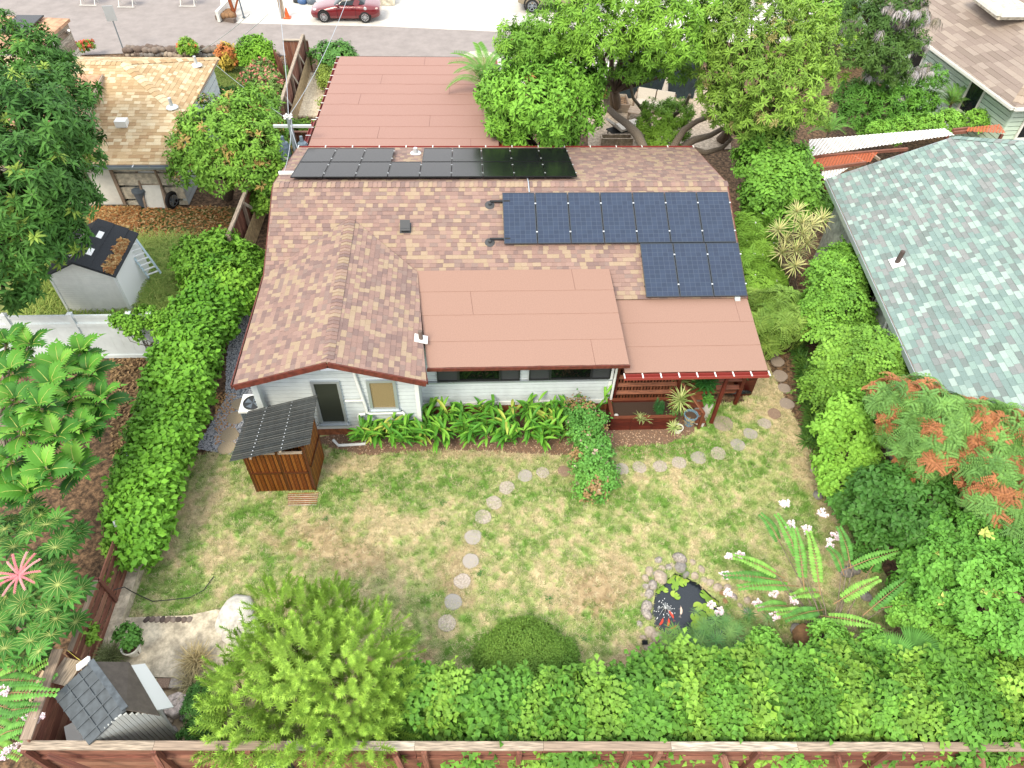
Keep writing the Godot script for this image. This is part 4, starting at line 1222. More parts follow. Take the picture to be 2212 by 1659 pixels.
	var bare := [px_poly(MULCH), px_poly([[268, 1340], [412, 1335], [470, 1322], [530, 1330], [560, 1360], [550, 1405], [500, 1445], [430, 1480], [450, 1606], [60, 1640], [60, 1400]]), px_poly([[425, 968], [500, 985], [545, 900], [560, 850], [487, 860]]), px_poly([[1505, 862], [1543, 872], [1518, 923], [1494, 912]])]
	for k in 80000:
		var x := rng.randf_range(-8.2, 10.2)
		var z := rng.randf_range(-17.6, -4.2)
		var q := Vector2(x, z)
		if not Geometry2D.is_point_in_polygon(q, poly) or Geometry2D.is_point_in_polygon(q, pond): continue
		if (z < -12.9 and x < 6.9) or (z < -14.0 and x < 8.3) or bare.any(func(b): return Geometry2D.is_point_in_polygon(q, b)): continue
		var c := lawn_col(x, z)
		var m := lawn_mix(x, z)
		if m.z > 0.5 and rng.randf() < 0.55: continue
		var s := rng.randf_range(0.6, 1.15) * (0.65 + 0.5 * m.x)
		xs.append(Transform3D(Basis(Vector3.UP, rng.randf() * TAU).scaled(Vector3(1.3, s, 1.3)), Vector3(x, 0.0, z)))
		var u := rng.randf()
		if u < 0.2: c = c.lerp(Color(0.62, 0.54, 0.34), 0.75)
		elif u < 0.38: c = c.lerp(Color(0.1, 0.2, 0.03), 0.6)
		cs.append(c * rng.randf_range(0.8, 1.25))
	var gr := scatter("grass", tm, M.grass, xs, cs, null)
	gr.set_meta("kind", "stuff")
	tag(gr, "short patchy green and straw-coloured grass of the back lawn", "grass")
	xs = []; cs = []
	for k in 9000:
		var p := Vector3(rng.randf_range(-13.0, -8.5), -0.03, rng.randf_range(-24.8, -18))
		var n := nz.get_noise_2d(p.x * 40.0, p.z * 40.0)
		var litter := smoothstep(-10.5, -12.5, p.x) + n
		if rng.randf() < litter: continue
		xs.append(Transform3D(Basis(Vector3.UP, rng.randf() * TAU).scaled(Vector3(1.4, rng.randf_range(0.7, 1.4), 1.4)), p))
		cs.append(Color(0.10, 0.17, 0.03).lerp(Color(0.33, 0.26, 0.11), clampf(0.4 + n * 1.3 + rng.randf() * 0.3, 0, 1)))
	for k in 7000:
		var q := at(rng.randf_range(445, 600), rng.randf_range(120, 215), 0.0)
		if q.x > -8.5: continue
		xs.append(Transform3D(Basis(Vector3.UP, rng.randf() * TAU).scaled(Vector3(1.8, rng.randf_range(0.8, 1.6), 1.8)), q + Vector3(0, -0.03, 0)))
		cs.append(Color(0.13, 0.24, 0.04).lerp(Color(0.33, 0.34, 0.12), rng.randf() * 0.7))
	for k in 2500:
		xs.append(Transform3D(Basis(Vector3.UP, rng.randf() * TAU).scaled(Vector3.ONE * rng.randf_range(0.8, 1.6)), Vector3(rng.randf_range(-9, 10), -0.02, rng.randf_range(-3.9, -1.5))))
		cs.append(Color(0.09, 0.15, 0.03).lerp(Color(0.35, 0.28, 0.14), rng.randf()))
	gr = scatter("grass", tm, M.grass, xs, cs, null)
	gr.set_meta("kind", "stuff")
	tag(gr, "thin grass of the neighbouring yard and verge beyond the fences", "grass")
	var lm2 := MB.new()
	lm2.col = Color.WHITE
	leaf(lm2, Vector3(-0.07, 0.012, 0), Vector3(1, 0.05, 0), Vector3.UP, 0.15, 0.035, -0.02)
	xs = []; cs = []
	for k in 5200:
		var p := at(lerpf(190, 500, rng.randf()), lerpf(430, 535, rng.randf()))
		if rng.randf() < 0.35: p = at(rng.randf_range(205, 300), rng.randf_range(440, 490))
		if p.x > -8.6 or p.z < -24.95: continue
		xs.append(Transform3D(Basis.from_euler(Vector3(rng.randf_range(-0.3, 0.3), rng.randf() * TAU, rng.randf_range(-0.4, 0.4))), p + Vector3(0, rng.randf_range(-0.02, 0.04), 0)))
		cs.append([Color(0.45, 0.2, 0.07), Color(0.5, 0.3, 0.12), Color(0.38, 0.17, 0.07), Color(0.58, 0.42, 0.2)][rng.randi() % 4])
	for k in 2600:
		var p := at(rng.randf_range(240, 345), rng.randf_range(768, 1140))
		xs.append(Transform3D(Basis.from_euler(Vector3(rng.randf_range(-0.3, 0.3), rng.randf() * TAU, rng.randf_range(-0.4, 0.4))), p + Vector3(0, rng.randf_range(-0.02, 0.03), 0)))
		cs.append([Color(0.2, 0.13, 0.07), Color(0.3, 0.2, 0.1), Color(0.38, 0.25, 0.13), Color(0.15, 0.09, 0.05)][rng.randi() % 4])
	for k in 1500:
		var p := at(rng.randf_range(700, 1500), rng.randf_range(930, 985))
		xs.append(Transform3D(Basis.from_euler(Vector3(rng.randf_range(-0.3, 0.3), rng.randf() * TAU, 0)).scaled(Vector3.ONE * 0.45), p + Vector3(0, 0.01, 0)))
		cs.append([Color(0.4, 0.26, 0.17), Color(0.3, 0.17, 0.1), Color(0.5, 0.36, 0.25)][rng.randi() % 3])
	for k in 500:
		var p := at(rng.randf_range(465, 510), rng.randf_range(850, 960))
		xs.append(Transform3D(Basis.from_euler(Vector3(0, rng.randf() * TAU, 0)).scaled(Vector3.ONE * 0.6), p + Vector3(0, 0.01, 0)))
		cs.append([Color(0.5, 0.25, 0.1), Color(0.55, 0.35, 0.15)][rng.randi() % 2])
	var fl := scatter("fallen_leaves", lm2.mesh(), M.leaf_dry, xs, cs, null)
	fl.set_meta("kind", "stuff")
	tag(fl, "dry orange and brown fallen leaves on the yards and beds", "leaf litter")
	build_pebbles()
func build_pebbles() -> void:
	var xs := []
	var cs := []
	var poly := px_poly([[668, 160], [702, 160], [712, 200], [692, 252], [632, 252], [650, 200]])
	var lo := Vector2(INF, INF)
	var hi := -lo
	for p in poly:
		lo = lo.min(p); hi = hi.max(p)
	for k in 5200:
		var q := Vector2(rng.randf_range(lo.x, hi.x), rng.randf_range(lo.y, hi.y))
		if not Geometry2D.is_point_in_polygon(q, poly): continue
		xs.append(Transform3D(Basis.from_euler(Vector3(rng.randf(), rng.randf() * 6, rng.randf())).scaled(Vector3.ONE * rng.randf_range(0.05, 0.1)), Vector3(q.x, 0.0, q.y)))
		cs.append(Color(0.8, 0.7, 0.52).lerp(Color(0.55, 0.45, 0.33), rng.randf()))
	var m := scatter("pebbles", rock_mesh(2, 1), vmat(0.9), xs, cs, null)
	m.set_meta("kind", "stuff")
	tag(m, "cream pebbles filling the strip beside the carport", "pebbles")
	xs = []; cs = []
	var gp := px_poly([[425, 968], [500, 985], [545, 900], [560, 850], [548, 640], [515, 640], [490, 760], [487, 860]])
	lo = Vector2(INF, INF); hi = -lo
	for p in gp:
		lo = lo.min(p); hi = hi.max(p)
	for k in 9000:
		var q := Vector2(rng.randf_range(lo.x, hi.x), rng.randf_range(lo.y, hi.y))
		if not Geometry2D.is_point_in_polygon(q, gp): continue
		xs.append(Transform3D(Basis.from_euler(Vector3(rng.randf(), rng.randf() * 6, rng.randf())).scaled(Vector3.ONE * rng.randf_range(0.014, 0.028)), Vector3(q.x, 0.006, q.y)))
		cs.append(Color(0.26, 0.28, 0.32).lerp(Color(0.5, 0.5, 0.52), rng.randf()))
	m = scatter("gravel", rock_mesh(3, 1), vmat(0.9), xs, cs, null)
	m.set_meta("kind", "stuff")
	tag(m, "blue-grey crushed gravel on the path beside the bungalow", "gravel")
func sheet(called: String, xz: Array, y: float, m: Material) -> void:
	var mb := MB.new()
	var p := PackedVector2Array()
	for q in xz: p.append(Vector2(q[0], q[1]))
	mb.poly_flat(p, y)
	struct(called, mb, m)
func scatter(called: String, m: Mesh, mt: Material, xs: Array, cs: Array, parent: Node3D) -> MultiMeshInstance3D:
	var mm := MultiMesh.new()
	mm.transform_format = MultiMesh.TRANSFORM_3D
	mm.use_colors = true
	mm.mesh = m
	mm.instance_count = xs.size()
	for i in xs.size():
		mm.set_instance_transform(i, xs[i])
		mm.set_instance_color(i, cs[i])
	var o := MultiMeshInstance3D.new()
	o.multimesh = mm
	o.material_override = mt
	if parent:
		o.name = called
		parent.add_child(o, true)
		o.position = -base_of(parent)
	else:
		o.name = numbered(called)
		add_child(o)
	return o
var rock_meshes := {}
func rock_mesh(v: int, sub: int) -> ArrayMesh:
	var k := v * 10 + sub
	if rock_meshes.has(k): return rock_meshes[k]
	var s := SphereMesh.new()
	s.radial_segments = 6 + sub * 5
	s.rings = 3 + sub * 3
	s.radius = 1.0
	s.height = 2.0
	var a := s.get_mesh_arrays()
	var vs: PackedVector3Array = a[Mesh.ARRAY_VERTEX]
	var ix: PackedInt32Array = a[Mesh.ARRAY_INDEX]
	for i in vs.size():
		var p := vs[i]
		vs[i] = p * (1.0 + 0.32 * nz.get_noise_3d(p.x * 60 + v * 91, p.y * 60, p.z * 60) + 0.12 * nz.get_noise_3d(p.x * 170 + v * 37, p.y * 170, p.z * 170))
	var mb := MB.new()
	for i in range(0, ix.size(), 3):
		var A := vs[ix[i]]
		var B := vs[ix[i + 2]]
		var D := vs[ix[i + 1]]
		if (B - A).cross(D - A).length() > 0.00001:
			mb.tri_n(A, B, D, A.normalized(), B.normalized(), D.normalized())
	rock_meshes[k] = mb.mesh()
	return rock_meshes[k]
func rock_at(called: String, label: String, cat: String, group: String, p: Vector3, s: Vector3, m: Material, v: int, turn := -1.0) -> MeshInstance3D:
	var o := MeshInstance3D.new()
	o.mesh = rock_mesh(v % 7, 2)
	o.material_override = m
	o.name = numbered(called)
	add_child(o)
	o.transform = Transform3D(Basis(Vector3.UP, turn if turn >= 0 else rng.randf() * TAU) * Basis().scaled(s), p + Vector3(0, s.y * 0.35, 0))
	tag(o, label, cat, group)
	return o
const POND := [[1416, 1277], [1441, 1252], [1458, 1239], [1483, 1248], [1512, 1264], [1533, 1285], [1552, 1298], [1558, 1330], [1575, 1365], [1560, 1400], [1500, 1402], [1479, 1387], [1441, 1371], [1414, 1356], [1408, 1319], [1414, 1294]]
func stepping_stone(px: float, py: float, r: float, label: String, m: Material, group: String, sd: int, called := "stepping_stone") -> void:
	var c := at(px, py, 0.03)
	var mb := MB.new()
	var n := 14
	var pts := PackedVector2Array()
	var inner := PackedVector2Array()
	for k in n:
		var a := TAU * k / n
		var rr := r * (1.0 + 0.2 * nz.get_noise_2d(cos(a) * 40 + sd * 37, sin(a) * 40) + 0.09 * nz.get_noise_2d(cos(a) * 130 + sd * 17, sin(a) * 130))
		pts.append(Vector2(cos(a), sin(a)) * rr)
		inner.append(Vector2(cos(a), sin(a)) * (rr - 0.015))
	mb.poly_flat(inner, 0.012)
	for k in n:
		var j := (k + 1) % n
		mb.quad(Vector3(pts[j].x, 0.0, pts[j].y), Vector3(pts[k].x, 0.0, pts[k].y), Vector3(inner[k].x, 0.012, inner[k].y), Vector3(inner[j].x, 0.012, inner[j].y))
		mb.quad(Vector3(pts[j].x, -0.06, pts[j].y), Vector3(pts[k].x, -0.06, pts[k].y), Vector3(pts[k].x, 0, pts[k].y), Vector3(pts[j].x, 0, pts[j].y))
	var o := MeshInstance3D.new()
	o.mesh = mb.mesh()
	o.material_override = m
	o.name = numbered(called)
	add_child(o)
	o.position = c
	tag(o, label, "stepping stone", group)
func build_path() -> void:
	var G := "stepping stones across the lawn"
	var list := [[965, 1346, 0.215], [979, 1300, 0.22], [998, 1255, 0.215], [1017, 1211, 0.215], [1022, 1160, 0.225], [1043, 1117, 0.225], [1067, 1086, 0.215], [1095, 1053, 0.215], [1135, 1028, 0.21], [1173, 1021, 0.195], [1218, 1018, 0.19], [1344, 1013, 0.2], [1381.6, 1009, 0.205], [1426, 1007, 0.21], [1467, 999, 0.22], [1508.6, 988, 0.225], [1551, 979, 0.22], [1594, 961, 0.21], [1622, 937, 0.21], [1652, 914, 0.21], [1673, 893, 0.21], [1700, 872, 0.23], [1694, 838, 0.2], [1686, 811, 0.24], [1680, 780, 0.23], [1671, 758, 0.22]]
	for i in list.size():
		var s: Array = list[i]
		var label := "pale round stepping stone in the straight run from the garden's low bush" if i < 7 else ("pale rounded stepping stone in the curve beside the ginger bed and rose" if i < 12 else ("pale rounded stepping stone in the curve past the raised planter" if i < 19 else "brownish stepping stone in the worn run beside the porch and hedge"))
		var m: Material = M.stone[[0, 2, 0, 2, 2, 0, 0][i % 7]]
		if i == 10:
			label = "reddish stepping stone half under the rose bush"; m = M.stone[3]
		if i == 20:
			label = "orange-brown stepping stone at the bend of the path"; m = M.stone[3]
		if i >= 21: m = M.stone[1]
		if i == 1:
			label = "grey pebble-speckled round stepping stone, second along the straight run"; m = mat("a8a49f", 0.95, M.grit, 2.0)
		stepping_stone(s[0], s[1], s[2], label, m, G, i)
	stepping_stone(1563, 914, 0.3, "large round mottled stone set in the lawn beside the porch walkway", M.stone[1], "", 40)
	for q in [[518, 873, 0.24], [509, 902, 0.25], [497, 939, 0.26], [490, 966, 0.24]]:
		stepping_stone(q[0], q[1], q[2], "tan flagstone set in the blue-grey gravel beside the bungalow", M.paver, "flagstones in the gravel", int(q[0]), "flagstone")
func build_pond() -> void:
	var poly := px_poly(POND)
	var mb := MB.new()
	mb.poly_flat(poly, -0.55)
	for k in poly.size():
		var p := poly[k]
		var q := poly[(k + 1) % poly.size()]
		mb.quad(Vector3(p.x, -0.55, p.y), Vector3(q.x, -0.55, q.y), Vector3(q.x, 0.02, q.y), Vector3(p.x, 0.02, p.y))
	var o := struct("pond_basin", mb, mat("1c2024", 0.7, M.patch, 0.8))
	var wm := mat("1f2732", 0.03)
	wm.transparency = BaseMaterial3D.TRANSPARENCY_ALPHA
	wm.albedo_color = Color(Color("27303a"), 0.55)
	var ws := MB.new()
	var lo := Vector2(INF, INF)
	var hi := -lo
	for p in poly:
		lo = lo.min(p); hi = hi.max(p)
	var wat := MB.new()
	wat.poly_flat(poly, -0.07)
	struct("water", wat, wm)
	var fm := koi_mesh()
	for f in [[1449, 1327, 1.9, 0], [1429, 1342.5, 0.9, 0], [1443.5, 1343.5, 1.2, 0], [1456, 1355, 0.4, 0], [1470.5, 1318.5, 1.3, 1], [1421.5, 1362, 1.6, 0]]:
		var p := at(f[0], f[1], -0.085)
		var k := MeshInstance3D.new()
		k.mesh = fm
		k.material_override = mat("d8452a", 0.4) if f[3] == 0 else mat("e6c9b4", 0.4)
		k.name = numbered("koi")
		add_child(k)
		k.transform = Transform3D(Basis(Vector3.UP, f[2]), p)
		tag(k, "small orange-red koi swimming near the pond surface" if f[3] == 0 else "pale white and orange koi swimming beside the lily pads", "fish", "koi in the pond")
	var fp := at(1436, 1316, -0.07)
	var ft := thing("fountain", "small splashing fountain in the dark pond", "fountain", fp)
	var nm := MB.new()
	nm.lathe(fp, [Vector2(0.05, -0.1), Vector2(0.05, 0.02), Vector2(0.015, 0.05), Vector2(0.0, 0.05)], 8)
	part("nozzle", nm, M.black, ft)
	var jm := MB.new()
	for k in 11:
		var a := TAU * k / 11.0 + rng.randf() * 0.3
		var r := rng.randf_range(0.08, 0.22)
		var d := Vector3(cos(a), 0, sin(a))
		jm.tube([fp + Vector3(0, 0.04, 0), fp + d * r * 0.5 + Vector3(0, 0.17, 0), fp + d * r + Vector3(0, 0.005, 0)], [0.004, 0.003, 0.002], 4)
		for j in 3:
			var q := fp + d * (r + rng.randf_range(-0.05, 0.1)) + Vector3(rng.randf_range(-0.04, 0.04), 0.012, rng.randf_range(-0.04, 0.04))
			jm.lathe(q, [Vector2(0.012, -0.008), Vector2(0.008, 0.006), Vector2(0, 0.01)], 5)
	part("water_jets", jm, mat("f2f6f8", 0.15), ft)
	var pads := [[1450, 1244, 0.1], [1460, 1258, 0.11], [1471, 1250, 0.12], [1475, 1260, 0.1], [1458, 1269, 0.09], [1456, 1283, 0.09], [1463, 1289, 0.08], [1428, 1269, 0.09], [1438, 1275, 0.07], [1421.5, 1278, 0.06], [1522, 1284, 0.12], [1508, 1310, 0.12], [1525, 1312, 0.11], [1533, 1296, 0.11], [1546, 1303, 0.12], [1501, 1333, 0.11], [1517.5, 1331, 0.12], [1506, 1341.5, 0.1], [1503, 1351, 0.12], [1516, 1350, 0.12], [1535, 1323, 0.11], [1445, 1253, 0.1], [1465, 1245, 0.1], [1483, 1252, 0.08]]
	var pm := [MB.new(), MB.new(), MB.new()]
	for v in 3:
		var m: MB = pm[v]
		m.col = [Color(0.22, 0.36, 0.05), Color(0.17, 0.3, 0.045), Color(0.3, 0.42, 0.07)][v]
		for k in 15:
			var a0 := 0.2 + (TAU - 0.4) * k / 15.0
			var a1 := 0.2 + (TAU - 0.4) * (k + 1) / 15.0
			var f0 := Vector3(cos(a0), 0.06 + 0.06 * nz.get_noise_1d(a0 * 90 + v * 50), sin(a0))
			var f1 := Vector3(cos(a1), 0.06 + 0.06 * nz.get_noise_1d(a1 * 90 + v * 50), sin(a1))
			m.tri(Vector3.ZERO, f1, f0)
			m.quad(f1, f0, f0 - Vector3(0, 0.05, 0), f1 - Vector3(0, 0.05, 0))
	for i in pads.size():
		var q: Array = pads[i]
		var l := MeshInstance3D.new()
		l.mesh = pm[i % 3].mesh()
		l.material_override = M.leaf_gloss
		l.name = numbered("lily_pad")
		add_child(l)
		l.transform = Transform3D(Basis(Vector3.UP, rng.randf() * TAU).scaled(Vector3.ONE * q[2]), at(q[0], q[1], -0.062 + 0.004 * (i % 4)))
		tag(l, "green lily pad in the cluster at the big white rock's edge of the pond" if q[1] < 1292 and q[0] < 1490 else "large green lily pad in the cluster beside the papyrus", "lily pad", "lily pads on the pond")
	var rocks := [[1467, 1208, 0.2, 0], [1469, 1226, 0.18, 2], [1482, 1242, 0.1, 2], [1500, 1244, 0.13, 1], [1515, 1231, 0.1, 1], [1521, 1254, 0.11, 1], [1533, 1260, 0.12, 1], [1429, 1228, 0.11, 1], [1445, 1226, 0.11, 0], [1403, 1235, 0.13, 1], [1425, 1247, 0.18, 1], [1394, 1250, 0.11, 1], [1410, 1265, 0.13, 0], [1395, 1268, 0.1, 0], [1402, 1283, 0.14, 0], [1397, 1310, 0.15, 0], [1396, 1328, 0.14, 0], [1381, 1348, 0.09, 0], [1404, 1365, 0.14, 1], [1419, 1378, 0.16, 1], [1431, 1388, 0.13, 1], [1398, 1400, 0.1, 1], [1420, 1416, 0.17, 0], [1432, 1432, 0.08, 0], [1442, 1417, 0.1, 1], [1422, 1210, 0.12, 0], [1496, 1215, 0.1, 1], [1614, 1298, 0.11, 1], [1614, 1320, 0.11, 0], [1598, 1308, 0.09, 1], [1550, 1270, 0.12, 1], [1560, 1282, 0.1, 3], [1572, 1270, 0.1, 1], [1585, 1290, 0.1, 0], [1566, 1300, 0.1, 3], [1413, 1240, 0.08, 2], [1388, 1285, 0.07, 1], [1452, 1222, 0.08, 1], [1389, 1378, 0.08, 1], [1410, 1396, 0.1, 1]]
	for i in rocks.size():
		var q: Array = rocks[i]
		var s: float = q[2]
		var big: bool = s > 0.17
		rock_at("pond_rock", "large whitish boulder, the biggest on the pond rim" if i == 0 else ("sizeable rock in the ring round the garden pond" if big else "small rounded tan-grey rock in the ring round the pond"), "rock", "rocks round the pond", at(q[0], q[1], 0.0) + Vector3(0, -0.02, 0), Vector3(s * rng.randf_range(0.85, 1.2), s * rng.randf_range(0.5, 0.75), s * rng.randf_range(0.7, 0.95)), M.rock[q[3]], i)
	rock_at("boulder", "angular brown boulder beside the papyrus and crape myrtle", "rock", "", at(1737, 1381), Vector3(0.34, 0.3, 0.28), M.rock[3], 4)
	rock_at("boulder", "flat brown boulder half hidden below the pond's papyrus", "rock", "", at(1540, 1415), Vector3(0.34, 0.22, 0.28), M.rock[3], 5)
	rock_at("boulder", "grey boulder partly hidden beneath the hedge by the pond", "rock", "", at(1578, 1434), Vector3(0.2, 0.2, 0.18), M.rock[2], 6)
	rock_at("boulder", "grey-brown boulder just under the crape myrtle's stems", "rock", "", at(1720, 1363), Vector3(0.18, 0.16, 0.16), M.rock[2], 2)
	for q in [[1757, 1017, 0.1], [1767, 1072, 0.14], [1815, 1095, 0.22], [1828, 1238, 0.16], [1845, 1230, 0.16], [1870, 1290, 0.14], [1757, 920, 0.07], [1770, 1040, 0.09], [1765, 1000, 0.08]]:
		rock_at("border_rock", "grey-brown rock lying at the foot of the right hedge", "rock", "rocks along the right hedge", at(q[0], q[1]), Vector3(q[2], q[2] * 0.8, q[2]), M.rock[2 if q[2] > 0.12 else 1], int(q[0]))
	var sl := at(1393, 1388, 0.12)
	var lt := thing("garden_spotlight", "small dark square solar spotlight among the pond rocks", "garden light", sl)
	box_part("panel", Transform3D(Basis.from_euler(Vector3(0.4, 0, 0)), sl), Vector3(0.13, 0.02, 0.1), M.cell_b, lt)
	box_part("stake", Transform3D(Basis(), sl + Vector3(0, -0.08, 0)), Vector3(0.02, 0.14, 0.02), M.black, lt)
func koi_mesh() -> ArrayMesh:
	var mb := MB.new()
	var pts := []
	var rad := []
	for i in 9:
		var t := i / 8.0
		pts.append(Vector3((t - 0.5) * 0.26, 0, 0.015 * sin(t * 4.0)))
		rad.append(0.004 + 0.03 * sin(pow(t, 0.7) * PI))
	mb.tube(pts, rad, 8)
	mb.tri(Vector3(-0.12, 0, -0.005), Vector3(-0.19, 0.0, 0.03), Vector3(-0.19, 0.01, -0.045))
	for s in [-1, 1]:
		mb.tri(Vector3(0.05, 0, 0.025 * s), Vector3(0.02, 0, 0.06 * s), Vector3(0.02, 0, 0.025 * s))
	mb.tri(Vector3(0.02, 0.028, 0), Vector3(-0.05, 0.05, 0), Vector3(-0.05, 0.02, 0))
	return mb.mesh()
func build_yard_things() -> void:
	bamboo_shower()
	resin_shed()
	garden_shed()
	var o := thing("raised_planter", "dark red stained plank planter box in front of the porch rails", "planter", Vector3(4.9, 0, -13.4))
	for f in [[Vector3(3.97, 0, -13.05), Vector3(5.83, 0, -13.05), Vector3.BACK], [Vector3(3.97, 0, -13.78), Vector3(5.83, 0, -13.78), Vector3.FORWARD], [Vector3(3.97, 0, -13.78), Vector3(3.97, 0, -13.05), Vector3.LEFT], [Vector3(5.83, 0, -13.78), Vector3(5.83, 0, -13.05), Vector3.RIGHT]]:
		for k in 3:
			board("plank", f[0] + Vector3.UP * (0.09 + k * 0.175), f[1] + Vector3.UP * (0.09 + k * 0.175), 0.168, 0.03, f[2], M.stain[k % 2], o)
		board("rim_board", f[0] + Vector3.UP * 0.545 - f[2] * 0.02, f[1] + Vector3.UP * 0.545 - f[2] * 0.02, 0.1, 0.03, Vector3.UP, M.deck[1], o)
	for x in [4.55, 5.2]:
		board("batten", Vector3(x, 0.03, -13.03), Vector3(x, 0.52, -13.03), 0.03, 0.02, Vector3.BACK, M.stain[1], o)
	var soil := MB.new()
	soil.quad(Vector3(3.99, 0.42, -13.07), Vector3(5.81, 0.42, -13.07), Vector3(5.81, 0.42, -13.76), Vector3(3.99, 0.42, -13.76))
	part("soil", soil, mat("4a372c", 0.98, M.grit, 1.0), o)
	rock_at("white_ornament", "small white ornament lying in the raised planter", "ornament", "", Vector3(4.12, 0.42, -13.2), Vector3(0.08, 0.06, 0.1), M.white, 1)
	rock_at("blue_scoop", "small blue plastic thing lying in the planter's corner", "toy", "", Vector3(5.5, 0.42, -13.14), Vector3(0.09, 0.03, 0.05), mat("6a86d8", 0.4), 2)
	var b := thing("corner_planter", "tall red-brown box planter at the porch's outer corner", "planter", Vector3(8.28, 0, -14.6))
	for f in [[Vector3(8.02, 0, -14.3), Vector3(8.55, 0, -14.3), Vector3.BACK], [Vector3(8.02, 0, -14.9), Vector3(8.55, 0, -14.9), Vector3.FORWARD], [Vector3(8.02, 0, -14.9), Vector3(8.02, 0, -14.3), Vector3.LEFT], [Vector3(8.55, 0, -14.9), Vector3(8.55, 0, -14.3), Vector3.RIGHT]]:
		for k in 4:
			board("plank", f[0] + Vector3.UP * (0.12 + k * 0.235), f[1] + Vector3.UP * (0.12 + k * 0.235), 0.228, 0.03, f[2], M.stain[k % 2], b)
		board("rim_board", f[0] + Vector3.UP * 0.98 - f[2] * 0.01, f[1] + Vector3.UP * 0.98 - f[2] * 0.01, 0.1, 0.035, Vector3.UP, M.deck[0], b)
	var bs := MB.new()
	bs.quad(Vector3(8.04, 0.7, -14.32), Vector3(8.53, 0.7, -14.32), Vector3(8.53, 0.7, -14.88), Vector3(8.04, 0.7, -14.88))
	part("soil", bs, mat("3b2d26", 0.98), b)
	var hc := at(1594, 848, 0.25)
	var hz := thing("hose_coil", "black garden hose coiled against the corner planter", "hose", hc)
	var hm := MB.new()
	var hp := []
	var hr := []
	for k in 150:
		var a := TAU * k / 18.0
		var r := 0.2 + 0.1 * absf(nz.get_noise_1d(k * 7.0)) + 0.05 * sin(k * 0.31)
		hp.append(hc + Basis.from_euler(Vector3(-0.9, 0, 0)) * Vector3(cos(a) * (r + 0.1), rng.randf_range(-0.05, 0.05), sin(a) * r))
		hr.append(0.018)
	hm.tube(hp, hr, 5)
	part("hose", hm, M.plastic_black, hz)
	var tube0 := thing("white_tube", "pale plastic tube lying beside the coiled hose", "tube", at(1568, 845, 0.2))
	pipe_run("tube", [at(1555, 850, 0.1), at(1588, 833, 0.35)], 0.04, M.white, tube0)
	pot("blue glazed flower pot with dry stems beside the walkway", at(1487, 915), 0.2, 0.42, M.blue_glaze)
	pot("small white flower pot on the mulch at the planter's corner", at(1463, 932), 0.14, 0.2, M.terracotta_white)
	pot("white ring-rimmed flower pot on the concrete terrace", at(291, 1408, 0.14), 0.19, 0.3, M.terracotta_white)
	var ac := thing("condenser_unit", "white air-conditioning condenser with round fan on the gravel", "air conditioner", Vector3(-6.28, 0, -13.72))
	var ab := Vector3(-6.28, 0, -13.72)
	box_part("case", Transform3D(Basis(), ab + Vector3(0, 0.36, 0)), Vector3(0.62, 0.68, 0.62), M.metal_grey, ac)
	for k in 14:
		box_part("fin", Transform3D(Basis(), ab + Vector3(-0.27 + k * 0.0415, 0.36, 0.318)), Vector3(0.016, 0.62, 0.018), M.plastic_grey, ac)
	box_part("top_plate", Transform3D(Basis(), ab + Vector3(0, 0.73, 0)), Vector3(0.68, 0.06, 0.68), M.white, ac)
	var fan := MB.new()
	fan.lathe(ab + Vector3(0, 0.762, 0), [Vector2(0.27, 0.0), Vector2(0.27, 0.02), Vector2(0.25, 0.02), Vector2(0.245, 0.004), Vector2(0.0, 0.004)], 24)
	part("fan_ring", fan, M.dark, ac)
	var bl := MB.new()
	for k in 4:
		var a := TAU * k / 4.0
		var c := ab + Vector3(0, 0.772, 0)
		bl.tri(c, c + Vector3(cos(a), 0, sin(a)) * 0.22, c + Vector3(cos(a + 0.8), 0.03, sin(a + 0.8)) * 0.22)
	part("fan_blade", bl, M.plastic_grey, ac)
	var dm := thing("duckboard", "worn bamboo duckboard mat lying in front of the outdoor shower", "mat", at(655, 1079, 0.02))
	var q0 := at(622, 1066, 0.03)
	var q1 := at(688, 1066, 0.03)
	var q2 := at(622, 1093, 0.03)
	for k in 12:
		var a := q0.lerp(q2, (k + 0.5) / 12.0)
		var x0 := 0.0 if k % 3 else 0.04
		board("slat", a + Vector3(0.02 * x0, 0, 0), Vector3(q1.x, 0.03, a.z), 0.035, 0.025, Vector3.UP, [M.bamboo[2], M.greywood[0], M.bamboo[0], M.greywood[2]][k % 4], dm)
	stepping_block()
	for q in [[283, 985], [258, 1135]]:
		var p := at(q[0], q[1], 1.3)
		var w := thing("lamp_box", "small white box fitting on the vine-covered fence, %s one" % ("larger square" if q[1] > 1100 else "rounded"), "box", p)
		box_part("case", Transform3D(Basis.from_euler(Vector3(0, 0.5, 0)), p), Vector3(0.16, 0.2, 0.14), M.white, w)
		box_part("lid", Transform3D(Basis.from_euler(Vector3(0, 0.5, 0)), p + Vector3(0, 0.115, 0)), Vector3(0.18, 0.03, 0.16), M.lead, w)
	var gb := thing("green_bin", "dark green box bin standing outside the back fence", "bin", at(612, 1668))
	box_part("body", Transform3D(Basis(), at(612, 1668) + Vector3(0, 0.45, 0)), Vector3(0.5, 0.9, 0.5), mat("1f3a33", 0.5), gb)
	box_part("lid", Transform3D(Basis(), at(612, 1668) + Vector3(0, 0.93, 0)), Vector3(0.56, 0.06, 0.56), mat("24423a", 0.5), gb)
	rock_at("white_float", "smooth white object lying on the verge outside the fence", "object", "", at(1245, 1664), Vector3(0.3, 0.12, 0.16), M.white, 0, 0.3)
	var gh := thing("garden_hose", "thin black hose running from the slatted fence onto the grass", "hose", at(300, 1275))
	var pts := []
